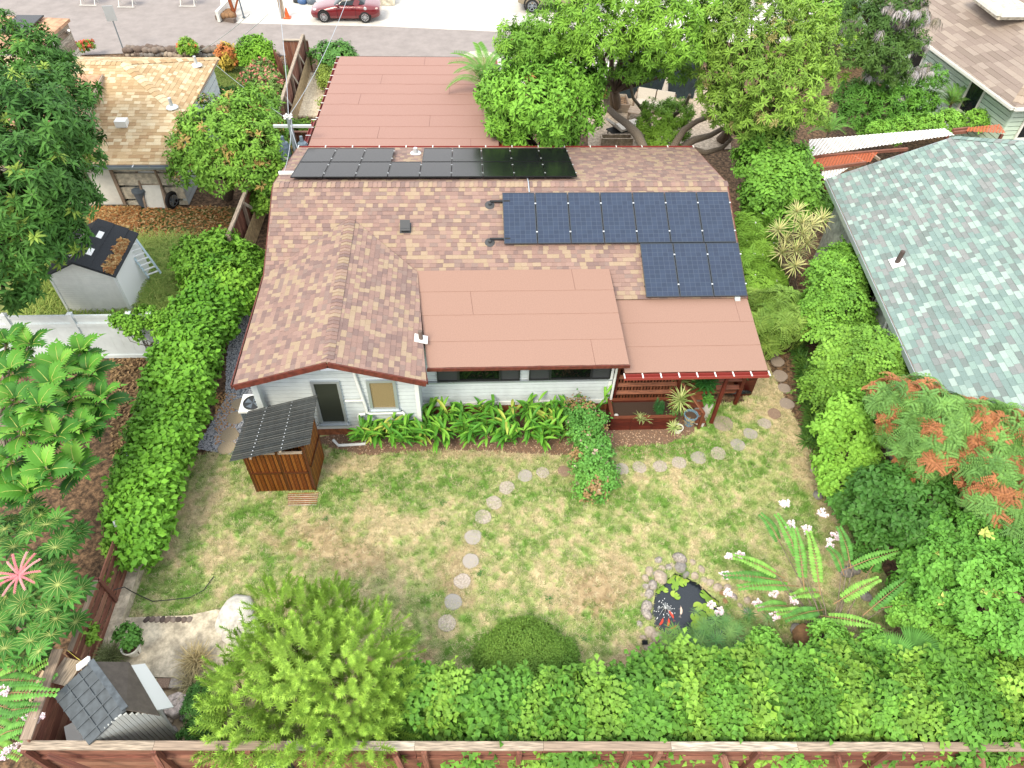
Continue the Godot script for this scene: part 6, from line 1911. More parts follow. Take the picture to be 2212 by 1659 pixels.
func loft(mb: MB, st: Array, T: Transform3D) -> void:
	var rings := []
	for s in st:
		var r := []
		r.append(Vector3(s[0], s[4], s[1]))
		r.append(Vector3(s[0], lerpf(s[4], s[5], 0.45), s[2] * 1.0))
		r.append(Vector3(s[0], s[5], s[2] * 0.985))
		r.append(Vector3(s[0], lerpf(s[5], s[6], 0.7), lerpf(s[2], s[3], 0.45)))
		r.append(Vector3(s[0], s[6], s[3]))
		r.append(Vector3(s[0], s[6] + 0.02, s[3] * 0.5))
		var full := []
		for p in r: full.append(T * p)
		for k in range(r.size() - 1, -1, -1): full.append(T * Vector3(r[k].x, r[k].y, -r[k].z))
		rings.append(full)
	var nr := []
	for i in rings.size():
		var row := []
		for k in rings[i].size():
			var a: Vector3 = rings[mini(i + 1, rings.size() - 1)][k] - rings[maxi(i - 1, 0)][k]
			var b: Vector3 = rings[i][mini(k + 1, rings[i].size() - 1)] - rings[i][maxi(k - 1, 0)]
			row.append(b.cross(a).normalized())
		nr.append(row)
	for i in rings.size() - 1:
		for k in rings[i].size() - 1:
			mb.tri_n(rings[i][k], rings[i + 1][k], rings[i + 1][k + 1], -nr[i][k], -nr[i + 1][k], -nr[i + 1][k + 1])
			mb.tri_n(rings[i][k], rings[i + 1][k + 1], rings[i][k + 1], -nr[i][k], -nr[i + 1][k + 1], -nr[i][k + 1])
	for e in [0, rings.size() - 1]:
		for k in range(1, rings[e].size() - 1): mb.tri(rings[e][0], rings[e][k], rings[e][k + 1])
func build_car() -> void:
	var c := at(748, 47) + Vector3(0, 0, -0.75)
	var o := thing("red_coupe", "dark red two-seat sports car parked on the pale driveway", "car", c)
	var T := Transform3D(Basis(Vector3.LEFT, Vector3.UP, Vector3.FORWARD), c)
	var body := MB.new()
	loft(body, [[2.0, 0.45, 0.6, 0.4, 0.28, 0.45, 0.52], [1.9, 0.66, 0.76, 0.55, 0.2, 0.5, 0.6], [1.6, 0.76, 0.85, 0.62, 0.2, 0.58, 0.7], [1.25, 0.78, 0.88, 0.64, 0.22, 0.64, 0.77], [0.9, 0.78, 0.86, 0.66, 0.2, 0.64, 0.82], [0.55, 0.78, 0.85, 0.7, 0.2, 0.64, 0.86], [0.1, 0.78, 0.85, 0.74, 0.2, 0.64, 0.86], [-0.5, 0.78, 0.86, 0.74, 0.2, 0.66, 0.87], [-0.9, 0.78, 0.88, 0.7, 0.22, 0.7, 0.9], [-1.3, 0.78, 0.89, 0.66, 0.24, 0.72, 0.9], [-1.65, 0.74, 0.85, 0.62, 0.24, 0.7, 0.86], [-1.9, 0.66, 0.76, 0.55, 0.28, 0.66, 0.8], [-2.0, 0.5, 0.64, 0.45, 0.34, 0.6, 0.72]], T)
	part("body", body, M.carpaint, o)
	var gl := MB.new()
	loft(gl, [[0.62, 0.66, 0.66, 0.6, 0.8, 0.83, 0.86], [0.1, 0.7, 0.7, 0.56, 0.8, 0.9, 1.16], [-0.5, 0.7, 0.7, 0.54, 0.8, 0.92, 1.19], [-0.95, 0.66, 0.66, 0.52, 0.84, 0.95, 1.1], [-1.15, 0.6, 0.6, 0.5, 0.86, 0.9, 0.95]], T)
	part("windows", gl, M.glass, o)
	var top := MB.new()
	loft(top, [[0.16, 0.58, 0.58, 0.5, 1.12, 1.15, 1.185], [-0.2, 0.6, 0.6, 0.52, 1.14, 1.18, 1.23], [-0.6, 0.6, 0.6, 0.52, 1.14, 1.18, 1.22], [-0.8, 0.63, 0.63, 0.5, 0.98, 1.1, 1.17]], T)
	part("hard_top", top, M.carpaint, o)
	for s in [-1, 1]:
		var b := MB.new()
		b.bar(T * Vector3(-0.62, 0.86, 0.71 * s), T * Vector3(-0.78, 1.16, 0.6 * s), 0.3, 0.05, Vector3.BACK)
		part("rear_pillar", b, M.carpaint, o)
		var mr := MB.new()
		mr.box(Transform3D(Basis(), T * Vector3(0.38, 0.92, 0.86 * s)), Vector3(0.14, 0.11, 0.16))
		part("mirror", mr, M.carpaint, o)
		var hl := MB.new()
		hl.lathe(T * Vector3(1.72, 0.62, 0.66 * s), [Vector2(0.12, 0), Vector2(0.1, 0.05), Vector2(0, 0.07)], 10)
		part("headlight", hl, M.lead, o)
		var tl := MB.new()
		tl.lathe(T * Vector3(-1.82, 0.72, 0.68 * s), [Vector2(0.1, 0), Vector2(0.08, 0.05), Vector2(0, 0.06)], 10)
		part("tail_light", tl, mat("c9a29a", 0.2), o)
		var dh := MB.new()
		dh.box(Transform3D(Basis(), T * Vector3(-0.45, 0.76, 0.865 * s)), Vector3(0.16, 0.03, 0.03))
		part("door_handle", dh, M.carpaint, o)
		var sl := MB.new()
		sl.bar(T * Vector3(0.45, 0.24, 0.868 * s), T * Vector3(0.45, 0.82, 0.845 * s), 0.012, 0.012)
		part("door_seam", sl, M.black, o)
		sl = MB.new()
		sl.bar(T * Vector3(-0.62, 0.24, 0.872 * s), T * Vector3(-0.62, 0.84, 0.85 * s), 0.012, 0.012)
		part("door_seam", sl, M.black, o)
		for x in [1.24, -1.14]:
			var ar := MB.new()
			ar.lathe(Vector3.ZERO, [Vector2(0.36, -0.1), Vector2(0.36, 0.0), Vector2(0.0, 0.0)], 20)
			var ao := part("wheel_arch", ar, M.black, o)
			ao.transform = Transform3D(Basis(Vector3.RIGHT, PI / 2 * -s), T * Vector3(x, 0.34, 0.868 * s) - c)
			wheel_into(o, T * Vector3(x, 0.3, 0.8 * s), Vector3.BACK, 0.31, 0.2, M.tyre, M.rim, 10)
	var cap := MB.new()
	cap.lathe(Vector3.ZERO, [Vector2(0.09, 0), Vector2(0.07, 0.012), Vector2(0, 0.014)], 12)
	var co := part("fuel_cap", cap, M.lead, o)
	co.transform = Transform3D(Basis(Vector3.RIGHT, PI / 2), T * Vector3(-1.2, 0.78, -0.88) - c)
func build_pickup() -> void:
	var c := at(1210, 28) + Vector3(0, 0, -0.9)
	var o := thing("tan_pickup", "tan pickup truck with black-spoked wheels, only its lower side in view", "truck", c)
	var T := Transform3D(Basis(Vector3.LEFT, Vector3.UP, Vector3.FORWARD), c)
	var body := MB.new()
	loft(body, [[2.6, 0.8, 0.86, 0.8, 0.55, 0.8, 1.1], [2.4, 0.92, 0.95, 0.88, 0.5, 0.85, 1.15], [1.2, 0.93, 0.97, 0.9, 0.5, 0.9, 1.2], [-0.5, 0.93, 0.97, 0.9, 0.5, 0.9, 1.22], [-2.3, 0.93, 0.97, 0.92, 0.55, 0.9, 1.25], [-2.7, 0.9, 0.94, 0.9, 0.6, 0.9, 1.2]], T)
	part("body", body, M.tan_paint, o)
	var cab := MB.new()
	loft(cab, [[1.1, 0.85, 0.85, 0.7, 1.18, 1.25, 1.3], [0.5, 0.85, 0.85, 0.7, 1.18, 1.4, 1.78], [-0.9, 0.85, 0.85, 0.7, 1.18, 1.4, 1.8], [-1.1, 0.85, 0.85, 0.7, 1.18, 1.3, 1.7]], T)
	part("cab", cab, M.glass, o)
	for s in [-1, 1]:
		for x in [1.75, -1.6]:
			wheel_into(o, T * Vector3(x, 0.4, 0.86 * s), Vector3.BACK, 0.4, 0.26, M.tyre, M.metal_grey, 6)
			var ar := MB.new()
			ar.lathe(Vector3.ZERO, [Vector2(0.52, -0.1), Vector2(0.52, 0.02), Vector2(0.44, 0.02)], 20)
			var ao := part("wheel_arch", ar, M.black, o)
			ao.transform = Transform3D(Basis(Vector3.RIGHT, PI / 2 * -s), T * Vector3(x, 0.5, 0.965 * s) - c)
		var rb := MB.new()
		rb.box(Transform3D(Basis(), T * Vector3(0.0, 0.42, 0.98 * s)), Vector3(2.2, 0.06, 0.2))
		part("running_board", rb, M.black, o)
func build_patio() -> void:
	var wl := thing("teal_wall", "dark teal wall closing the patio behind the mango trunks", "wall", at(1440, 215))
	var w0 := at(1325, 212)
	var w1 := at(1500, 218)
	for k in 8:
		var a := w0.lerp(w1, k / 8.0)
		var b := w0.lerp(w1, (k + 1) / 8.0)
		box_part("panel", Transform3D(Basis(), Vector3((a.x + b.x) / 2, 1.1, w0.z)), Vector3(snappedf(b.x - a.x - 0.006, 0.002), 2.2, 0.06), M.teal_wall, wl)
	board("cap", Vector3(w0.x, 2.24, w0.z), Vector3(w1.x, 2.24, w0.z), 0.14, 0.06, Vector3.UP, M.metal_grey, wl)
	var s0 := at(1410, 240)
	var o := thing("patio_sofa", "outdoor sofa with pale grey cushions at the teal wall", "sofa", s0)
	var b := Basis(Vector3.UP, -0.35)
	var P := func(x: float, y: float, z: float) -> Transform3D: return Transform3D(b, s0 + b * Vector3(x, y, z))
	box_part("base", P.call(0.0, 0.2, 0.0), Vector3(1.9, 0.12, 0.8), M.greywood[1], o)
	for x in [-0.46, 0.46]:
		box_part("seat_cushion", P.call(x, 0.36, 0.04), Vector3(0.88, 0.18, 0.72), M.cushion, o)
		box_part("back_cushion", Transform3D(b * Basis(Vector3.RIGHT, -0.3), s0 + b * Vector3(x, 0.66, -0.32)), Vector3(0.86, 0.5, 0.18), M.cushion, o)
	for x in [-0.95, 0.95]:
		box_part("arm", P.call(x, 0.4, 0.0), Vector3(0.1, 0.5, 0.82), M.greywood[1], o)
		for z in [-0.35, 0.35]: box_part("leg", P.call(x, 0.08, z), Vector3(0.08, 0.16, 0.08), M.greywood[1], o)
	box_part("backrest", P.call(0.0, 0.55, -0.42), Vector3(1.9, 0.5, 0.05), M.greywood[1], o)
	var t0 := at(1380, 258)
	var t := thing("coffee_table", "low wooden coffee table in front of the patio sofa", "table", t0)
	for k in 6: box_part("slat", Transform3D(b, t0 + b * Vector3(0, 0.42, -0.3 + k * 0.12)), Vector3(1.1, 0.035, 0.112), M.greywood[k % 2], t)
	for x in [-0.5, 0.5]:
		for z in [-0.3, 0.3]: box_part("leg", Transform3D(b, t0 + b * Vector3(x, 0.2, z)), Vector3(0.06, 0.4, 0.06), M.greywood[1], t)
	var l0 := at(1348, 288)
	var lb := Basis(Vector3.UP, 0.5)
	var l := thing("patio_lounger", "dark framed lounger with pale cushion on the patio", "lounger", l0)
	box_part("cushion", Transform3D(lb, l0 + lb * Vector3(0.2, 0.36, 0)), Vector3(1.2, 0.1, 0.62), M.cushion, l)
	box_part("back_cushion", Transform3D(lb * Basis(Vector3.BACK, -0.75), l0 + lb * Vector3(-0.65, 0.56, 0)), Vector3(0.75, 0.1, 0.62), M.cushion, l)
	box_part("frame", Transform3D(lb, l0 + lb * Vector3(0, 0.27, 0)), Vector3(1.7, 0.05, 0.66), M.dark, l)
	for x in [-0.75, 0.75]:
		for z in [-0.28, 0.28]: box_part("leg", Transform3D(lb, l0 + lb * Vector3(x, 0.13, z)), Vector3(0.04, 0.26, 0.04), M.dark, l)
	var u0 := at(1430, 228)
	var u := thing("folded_umbrella", "small folded striped parasol behind the patio sofa", "umbrella", u0)
	var um := MB.new()
	um.lathe(u0, [Vector2(0.02, 0.0), Vector2(0.02, 0.7), Vector2(0.16, 0.75), Vector2(0.09, 1.2), Vector2(0.02, 1.5), Vector2(0, 1.5)], 10)
	part("canopy", um, M.cushion, u)
	var q := at(1330, 232)
	var pl := thing("trunk_planter", "square timber planter frame at the mango trunk's foot", "planter", q)
	for k in 4:
		var a := Vector3(0.55, 0, 0.55).rotated(Vector3.UP, PI / 2 * k)
		var c := Vector3(0.55, 0, 0.55).rotated(Vector3.UP, PI / 2 * (k + 1))
		for y in 2: board("plank", q + a + Vector3.UP * (0.12 + 0.2 * y), q + c + Vector3.UP * (0.12 + 0.2 * y), 0.19, 0.05, (a + c).normalized(), M.greywood[(k + y) % 3], pl)
	var so := MB.new()
	so.quad(q + Vector3(-0.5, 0.3, 0.5), q + Vector3(0.5, 0.3, 0.5), q + Vector3(0.5, 0.3, -0.5), q + Vector3(-0.5, 0.3, -0.5))
	part("soil", so, M.soil, pl)
	var tr := at(1330, 312)
	var tg := thing("stone_trough", "pale stone planter trough beside the back gutter", "planter", tr)
	for f in [[Vector3(-0.7, 0.2, 0.2), Vector3(0.7, 0.2, 0.2)], [Vector3(-0.7, 0.2, -0.2), Vector3(0.7, 0.2, -0.2)], [Vector3(-0.7, 0.2, -0.2), Vector3(-0.7, 0.2, 0.2)], [Vector3(0.7, 0.2, -0.2), Vector3(0.7, 0.2, 0.2)]]:
		board("wall", tr + f[0], tr + f[1], 0.4, 0.06, Vector3(f[1].z - f[0].z, 0, f[1].x - f[0].x), M.patio, tg)
	var ja := at(1385, 305)
	var jr := thing("glazed_jar", "round mottled glazed jar beside the stone trough", "jar", ja)
	var jm := MB.new()
	jm.lathe(ja, [Vector2(0.12, 0), Vector2(0.28, 0.2), Vector2(0.3, 0.42), Vector2(0.18, 0.6), Vector2(0.2, 0.66), Vector2(0.15, 0.66)], 16)
	part("vessel", jm, mat("c4b49b", 0.3, M.patch, 2.5), jr)
const DARK_PAL := [Color(0.03, 0.085, 0.02), Color(0.09, 0.21, 0.04)]
const LIME_PAL := [Color(0.11, 0.25, 0.03), Color(0.27, 0.47, 0.07)]
const LIGHT_PAL := [Color(0.09, 0.18, 0.025), Color(0.26, 0.42, 0.06)]
func leaf(mb: MB, base: Vector3, dir: Vector3, up: Vector3, l: float, w: float, droop: float, wide := 0.45) -> void:
	var d := dir.normalized()
	var s := d.cross(up).normalized()
	var u := s.cross(d).normalized()
	var mid := base + d * l * wide
	var tip := base + d * l - Vector3.UP * (l * droop)
	var lf := mid - s * w + u * w * 0.25
	var rt := mid + s * w + u * w * 0.25
	mb.tri(base, rt, mid); mb.tri(rt, tip, mid)
	mb.tri(base, mid, lf); mb.tri(mid, tip, lf)
func blade(mb: MB, base: Vector3, dir: Vector3, l: float, w: float, bend: float, n := 5, fold := 0.25, pw := 0.6) -> void:
	var d := dir.normalized()
	var p := base
	var flat := Vector3(d.x, 0, d.z)
	if flat.length() < 0.01: flat = Vector3(1, 0, 0)
	flat = flat.normalized()
	var side := flat.cross(Vector3.UP).normalized()
	var prev := []
	for i in n + 1:
		var t := float(i) / n
		var ww := w * pow(sin(PI * clampf(0.06 + t * 0.94, 0, 1)), pw)
		if i == n: ww = 0.001
		var up := side.cross(d).normalized()
		var row := [p - side * ww + up * ww * fold, p, p + side * ww + up * ww * fold]
		if i > 0:
			mb.quad(prev[0], prev[1], row[1], row[0])
			mb.quad(prev[1], prev[2], row[2], row[1])
		prev = row
		p += d * (l / n)
		d = d.rotated(side, -bend / n).normalized()
var sprigs := {}
func sprig(kind: String) -> ArrayMesh:
	if sprigs.has(kind): return sprigs[kind]
	var r := RandomNumberGenerator.new()
	r.seed = hash(kind)
	var mb := MB.new()
	var tone := func(lo: float, hi: float) -> void:
		var t := r.randf_range(lo, hi)
		mb.col = Color(t, t, t * r.randf_range(0.85, 1.1))
	match kind:
		"mango":
			for k in 13:
				tone.call(0.75, 1.22)
				var a := TAU * k / 13.0 * 2.0 + r.randf()
				var el := r.randf_range(-0.35, 0.9)
				leaf(mb, Vector3(0, -0.02 * k * 0.3, 0), Vector3(cos(a) * cos(el), sin(el), sin(a) * cos(el)), Vector3.UP, r.randf_range(0.15, 0.24), 0.026, r.randf_range(0.15, 0.5))
		"lychee":
			for k in 14:
				tone.call(0.75, 1.22)
				var a := r.randf() * TAU
				var el := r.randf_range(-0.5, 0.9)
				leaf(mb, Vector3(r.randf_range(-0.05, 0.05), r.randf_range(-0.05, 0.08), r.randf_range(-0.05, 0.05)), Vector3(cos(a) * cos(el), sin(el), sin(a) * cos(el)), Vector3.UP, r.randf_range(0.11, 0.17), 0.026, r.randf_range(0.1, 0.5))
		"citrus":
			for k in 11:
				tone.call(0.75, 1.22)
				var a := k * 2.4 + r.randf()
				var el := r.randf_range(-0.2, 0.7)
				leaf(mb, Vector3(0, 0.012 * k - 0.06, 0), Vector3(cos(a) * cos(el), sin(el), sin(a) * cos(el)), Vector3.UP, r.randf_range(0.08, 0.13), 0.03, r.randf_range(0.0, 0.4), 0.55)
		"hedge":
			for k in 10:
				tone.call(0.75, 1.22)
				var a := k * 2.4 + r.randf()
				var el := r.randf_range(0.0, 0.75)
				leaf(mb, Vector3(r.randf_range(-0.05, 0.05), 0.012 * k - 0.05, r.randf_range(-0.05, 0.05)), Vector3(cos(a) * cos(el), sin(el), sin(a) * cos(el)), Vector3.UP, r.randf_range(0.075, 0.115), 0.034, r.randf_range(0.0, 0.35), 0.58)
		"pinna":
			for f in 3:
				var a := TAU * f / 3.0 + r.randf()
				var d := Vector3(cos(a), r.randf_range(0.2, 0.6), sin(a)).normalized()
				var s := d.cross(Vector3.UP).normalized()
				for k in 5:
					tone.call(0.75, 1.22)
					var p := d * (0.06 + 0.05 * k) - Vector3.UP * (0.006 * k * k)
					for sg in [-1, 1]:
						leaf(mb, p, (s * sg + d * 0.35 + Vector3(r.randf_range(-0.3, 0.3), r.randf_range(-0.25, 0.45), r.randf_range(-0.3, 0.3))).normalized(), Vector3(r.randf_range(-0.4, 0.4), 1, r.randf_range(-0.4, 0.4)), 0.085, 0.036, r.randf_range(0.0, 0.4), 0.55)
				leaf(mb, d * 0.3 - Vector3.UP * 0.1, d, Vector3.UP, 0.09, 0.03, 0.3, 0.55)
		"fine":
			for f in 6:
				var a := TAU * f / 6.0 + r.randf()
				var d := Vector3(cos(a), r.randf_range(0.1, 0.7), sin(a)).normalized()
				var s := d.cross(Vector3.UP).normalized()
				for k in 9:
					tone.call(0.75, 1.22)
					var p := d * (0.04 + 0.03 * k) - Vector3.UP * (0.003 * k * k)
					for sg in [-1, 1]:
						leaf(mb, p, (s * sg + d * 0.5).normalized(), Vector3.UP, 0.085 * (1.0 - 0.05 * k), 0.014, 0.1)
		"small":
			for k in 16:
				tone.call(0.75, 1.22)
				var a := r.randf() * TAU
				var el := r.randf_range(-0.2, 1.2)
				leaf(mb, Vector3(r.randf_range(-0.07, 0.07), r.randf_range(-0.05, 0.07), r.randf_range(-0.07, 0.07)), Vector3(cos(a) * cos(el), sin(el), sin(a) * cos(el)), Vector3.UP, r.randf_range(0.035, 0.06), 0.014, 0.1)
		"podo":
			for k in 62:
				tone.call(0.7, 1.15)
				var t := k / 62.0
				var a := k * 2.4
				var p := Vector3(0.03 * sin(t * 2.0), t * 0.34, 0)
				var el := lerpf(0.15, 0.9, t)
				var d := Vector3(cos(a) * cos(el), sin(el), sin(a) * cos(el))
				var l := 0.115 * (1.0 - 0.3 * t)
				var s := d.cross(Vector3.UP).normalized() * 0.0095
				mb.tri(p - s, p + d * l - Vector3.UP * 0.012, p + s)
		"rose":
			for k in 9:
				tone.call(0.75, 1.22)
				var a := k * 2.4
				leaf(mb, Vector3(r.randf_range(-0.06, 0.06), r.randf_range(-0.05, 0.06), r.randf_range(-0.06, 0.06)), Vector3(cos(a), r.randf_range(-0.3, 0.6), sin(a)), Vector3.UP, r.randf_range(0.05, 0.075), 0.022, 0.15, 0.55)
		"flower":
			for k in 7:
				tone.call(0.85, 1.15)
				var a := TAU * k / 7.0
				leaf(mb, Vector3(r.randf_range(-0.03, 0.03), r.randf_range(-0.02, 0.03), r.randf_range(-0.03, 0.03)), Vector3(cos(a), r.randf_range(0.2, 1.0), sin(a)), Vector3.UP, 0.05, 0.022, 0.0, 0.6)
		"papyrus":
			for k in 34:
				tone.call(0.7, 1.3)
				var a := TAU * k / 34.0 + r.randf() * 0.2
				var el := r.randf_range(-0.1, 0.5)
				blade(mb, Vector3.ZERO, Vector3(cos(a) * cos(el), sin(el), sin(a) * cos(el)), r.randf_range(0.2, 0.28), 0.006, 0.7, 3, 0.1)
		"spear":
			for k in 12:
				tone.call(0.75, 1.22)
				var a := TAU * k / 12.0
				var el := r.randf_range(0.3, 1.1)
				blade(mb, Vector3.ZERO, Vector3(cos(a) * cos(el), sin(el), sin(a) * cos(el)), r.randf_range(0.3, 0.5), 0.02, r.randf_range(0.6, 1.4), 4, 0.2)
		"longgrass":
			for k in 14:
				tone.call(0.75, 1.22)
				var a := r.randf() * TAU
				var el := r.randf_range(0.7, 1.45)
				blade(mb, Vector3(r.randf_range(-0.1, 0.1), 0, r.randf_range(-0.1, 0.1)), Vector3(cos(a) * cos(el), sin(el), sin(a) * cos(el)), r.randf_range(0.45, 0.85), 0.009, r.randf_range(0.8, 2.0), 5, 0.1)
		"silver":
			for k in 34:
				tone.call(0.7, 1.3)
				var t := k / 34.0
				var a := k * 2.4
				leaf(mb, Vector3(0.25 * t, 0.1 * sin(t * 3.0), 0), Vector3(cos(a) * 0.5, -0.6, sin(a) * 0.7), Vector3.UP, r.randf_range(0.16, 0.26), 0.014, 0.5)
	sprigs[kind] = mb.mesh()
	return sprigs[kind]
func tuft_mesh(n: int, h: float, w: float, sd: int) -> ArrayMesh:
	var r := RandomNumberGenerator.new()
	r.seed = sd
	var mb := MB.new()
	for k in n:
		var t := r.randf_range(0.7, 1.3)
		mb.col = Color(t, t, t)
		var a := r.randf() * TAU
		var b := Vector3(r.randf_range(-0.025, 0.025), 0, r.randf_range(-0.025, 0.025))
		var d := Vector3(cos(a) * 0.9, 1, sin(a) * 0.9)
		var s := Vector3(-sin(a), 0, cos(a)) * w * 0.5
		mb.tri(b - s, b + s, b + d * h * r.randf_range(0.7, 1.2))
	return mb.mesh()
func crown_points(blobs: Array, density: float, xs: Array, cs: Array, pal: Array, scale := 1.0, rough := 0.22, below := -0.45, patch := 0.0, patch_col := Color.WHITE) -> void:
	for bi in blobs.size():
		var b: Array = blobs[bi]
		var c: Vector3 = b[0]
		var r: float = b[1]
		var fl: float = b[2]
		var n := int(density * 4.0 * PI * r * r * (0.5 - below * 0.5) * 1.15)
		for k in n:
			var y := rng.randf_range(below, 1.0)
			var a := rng.randf() * TAU
			var q := sqrt(1.0 - y * y)
			var dir := Vector3(cos(a) * q, y, sin(a) * q)
			var p := c + Vector3(dir.x, dir.y * fl, dir.z) * r
			var nn := nz.get_noise_3d(p.x * 45.0, p.y * 45.0, p.z * 45.0) * 1.1 + nz.get_noise_3d(p.x * 125.0, p.y * 125.0, p.z * 125.0) * 1.3 + nz.get_noise_3d(p.x * 240.0, p.y * 240.0, p.z * 240.0) * 1.0
			if nn < -0.45 and rough > 0.15 and rng.randf() < 0.75: continue
			var f := 1.0 + rough * 1.15 * nn
			if rng.randf() < 0.3: f *= rng.randf_range(0.6, 0.92)
			p = c + Vector3(dir.x, dir.y * fl, dir.z) * r * f
			var hid := false
			for bj in blobs.size():
				if bj == bi: continue
				var e: Vector3 = p - blobs[bj][0]
				e.y /= blobs[bj][2]
				if e.length() < blobs[bj][1] * 0.66:
					hid = true
					break
			if hid or p.y < 0.03: continue
			var up := (dir + Vector3.UP * 0.55 + Vector3(rng.randf_range(-0.5, 0.5), rng.randf_range(-0.4, 0.5), rng.randf_range(-0.5, 0.5))).normalized()
			var x := up.cross(Vector3(rng.randf_range(-1, 1), rng.randf_range(-1, 1), rng.randf_range(-1, 1))).normalized()
			xs.append(Transform3D(Basis(x, up, x.cross(up)).scaled(Vector3.ONE * scale * rng.randf_range(0.8, 1.25)), p))
			var pn := nz.get_noise_3d(p.x * 28.0 + 500.0, p.y * 28.0, p.z * 28.0) * 1.3
			var t := clampf(0.5 + pn + rng.randf_range(-0.35, 0.35), 0, 1)
			var col: Color = pal[0].lerp(pal[1], 0.38 + 0.55 * t) * Color(0.88, 1.0, 0.85)
			if patch > 0.0 and nz.get_noise_3d(p.x * 150.0 + 900.0, p.y * 150.0, p.z * 150.0) > 1.0 - patch:
				col = patch_col
			cs.append(col * rng.randf_range(0.85, 1.15))
func blobs_px(list: Array) -> Array:
	var out := []
	for b in list:
		var p := at(b[0], b[1], b[2])
		out.append([p, metres(b[3], p), b[4] if b.size() > 4 else 0.85])
	return out
func branches(mb: MB, base: Vector3, blobs: Array, r0: float, split := 0.35) -> void:
	var top := Vector3.ZERO
	for b in blobs: top += b[0]
	top /= blobs.size()
	var fork := base.lerp(top, split) + Vector3(rng.randf_range(-0.1, 0.1), 0, rng.randf_range(-0.1, 0.1))
	mb.tube([base - Vector3.UP * 0.1, base.lerp(fork, 0.5) + Vector3(0.05, 0, 0.04), fork], [r0 * 1.25, r0, r0 * 0.85], 9)
	for b in blobs:
		var e: Vector3 = b[0] - Vector3.UP * b[1] * 0.2
		var m := fork.lerp(e, 0.5) + Vector3(rng.randf_range(-0.2, 0.2), -0.15, rng.randf_range(-0.2, 0.2))
		mb.tube([fork, m, e], [r0 * 0.6, r0 * 0.4, r0 * 0.15], 6)
		for k in 4:
			var d := Vector3(rng.randf_range(-1, 1), rng.randf_range(0.0, 1), rng.randf_range(-1, 1)).normalized()
			mb.tube([m.lerp(e, 0.6), e + d * b[1] * 0.75], [r0 * 0.2, r0 * 0.06], 4)
func tree(called: String, label: String, cat: String, base: Vector3, list: Array, kind: String, pal: Array, density: float, r0: float, group := "", opt := {}) -> Node3D:
	var o := thing(called, label, cat, base, group)
	var bl := blobs_px(list)
	var mb := MB.new()
	branches(mb, base, bl, r0, opt.get("split", 0.35))
	part("trunk" if cat == "tree" else "stems", mb, M.bark[opt.get("bark", 0)], o)
	var xs := []
	var cs := []
	crown_points(bl, density, xs, cs, pal, opt.get("scale", 1.0), opt.get("rough", 0.22), opt.get("below", -0.45), opt.get("patch", 0.0), opt.get("patch_col", Color.WHITE))
	var f := scatter("crown" if cat == "tree" else "foliage", sprig(kind), opt.get("mat", M.leaf), xs, cs, o)
	f.set_meta("kind", "stuff")
	if opt.has("flowers"):
		var fx := []
		var fc := []
		var fo: Dictionary = opt.flowers
		var fb := []
		for b in bl: fb.append([b[0], b[1] * 1.05, b[2]])
		crown_points(fb, fo.density, fx, fc, [fo.a, fo.b], fo.get("scale", 1.0), opt.get("rough", 0.22), 0.0)
		scatter("flowers", sprig("flower"), M.petal, fx, fc, o).set_meta("kind", "stuff")
	return o
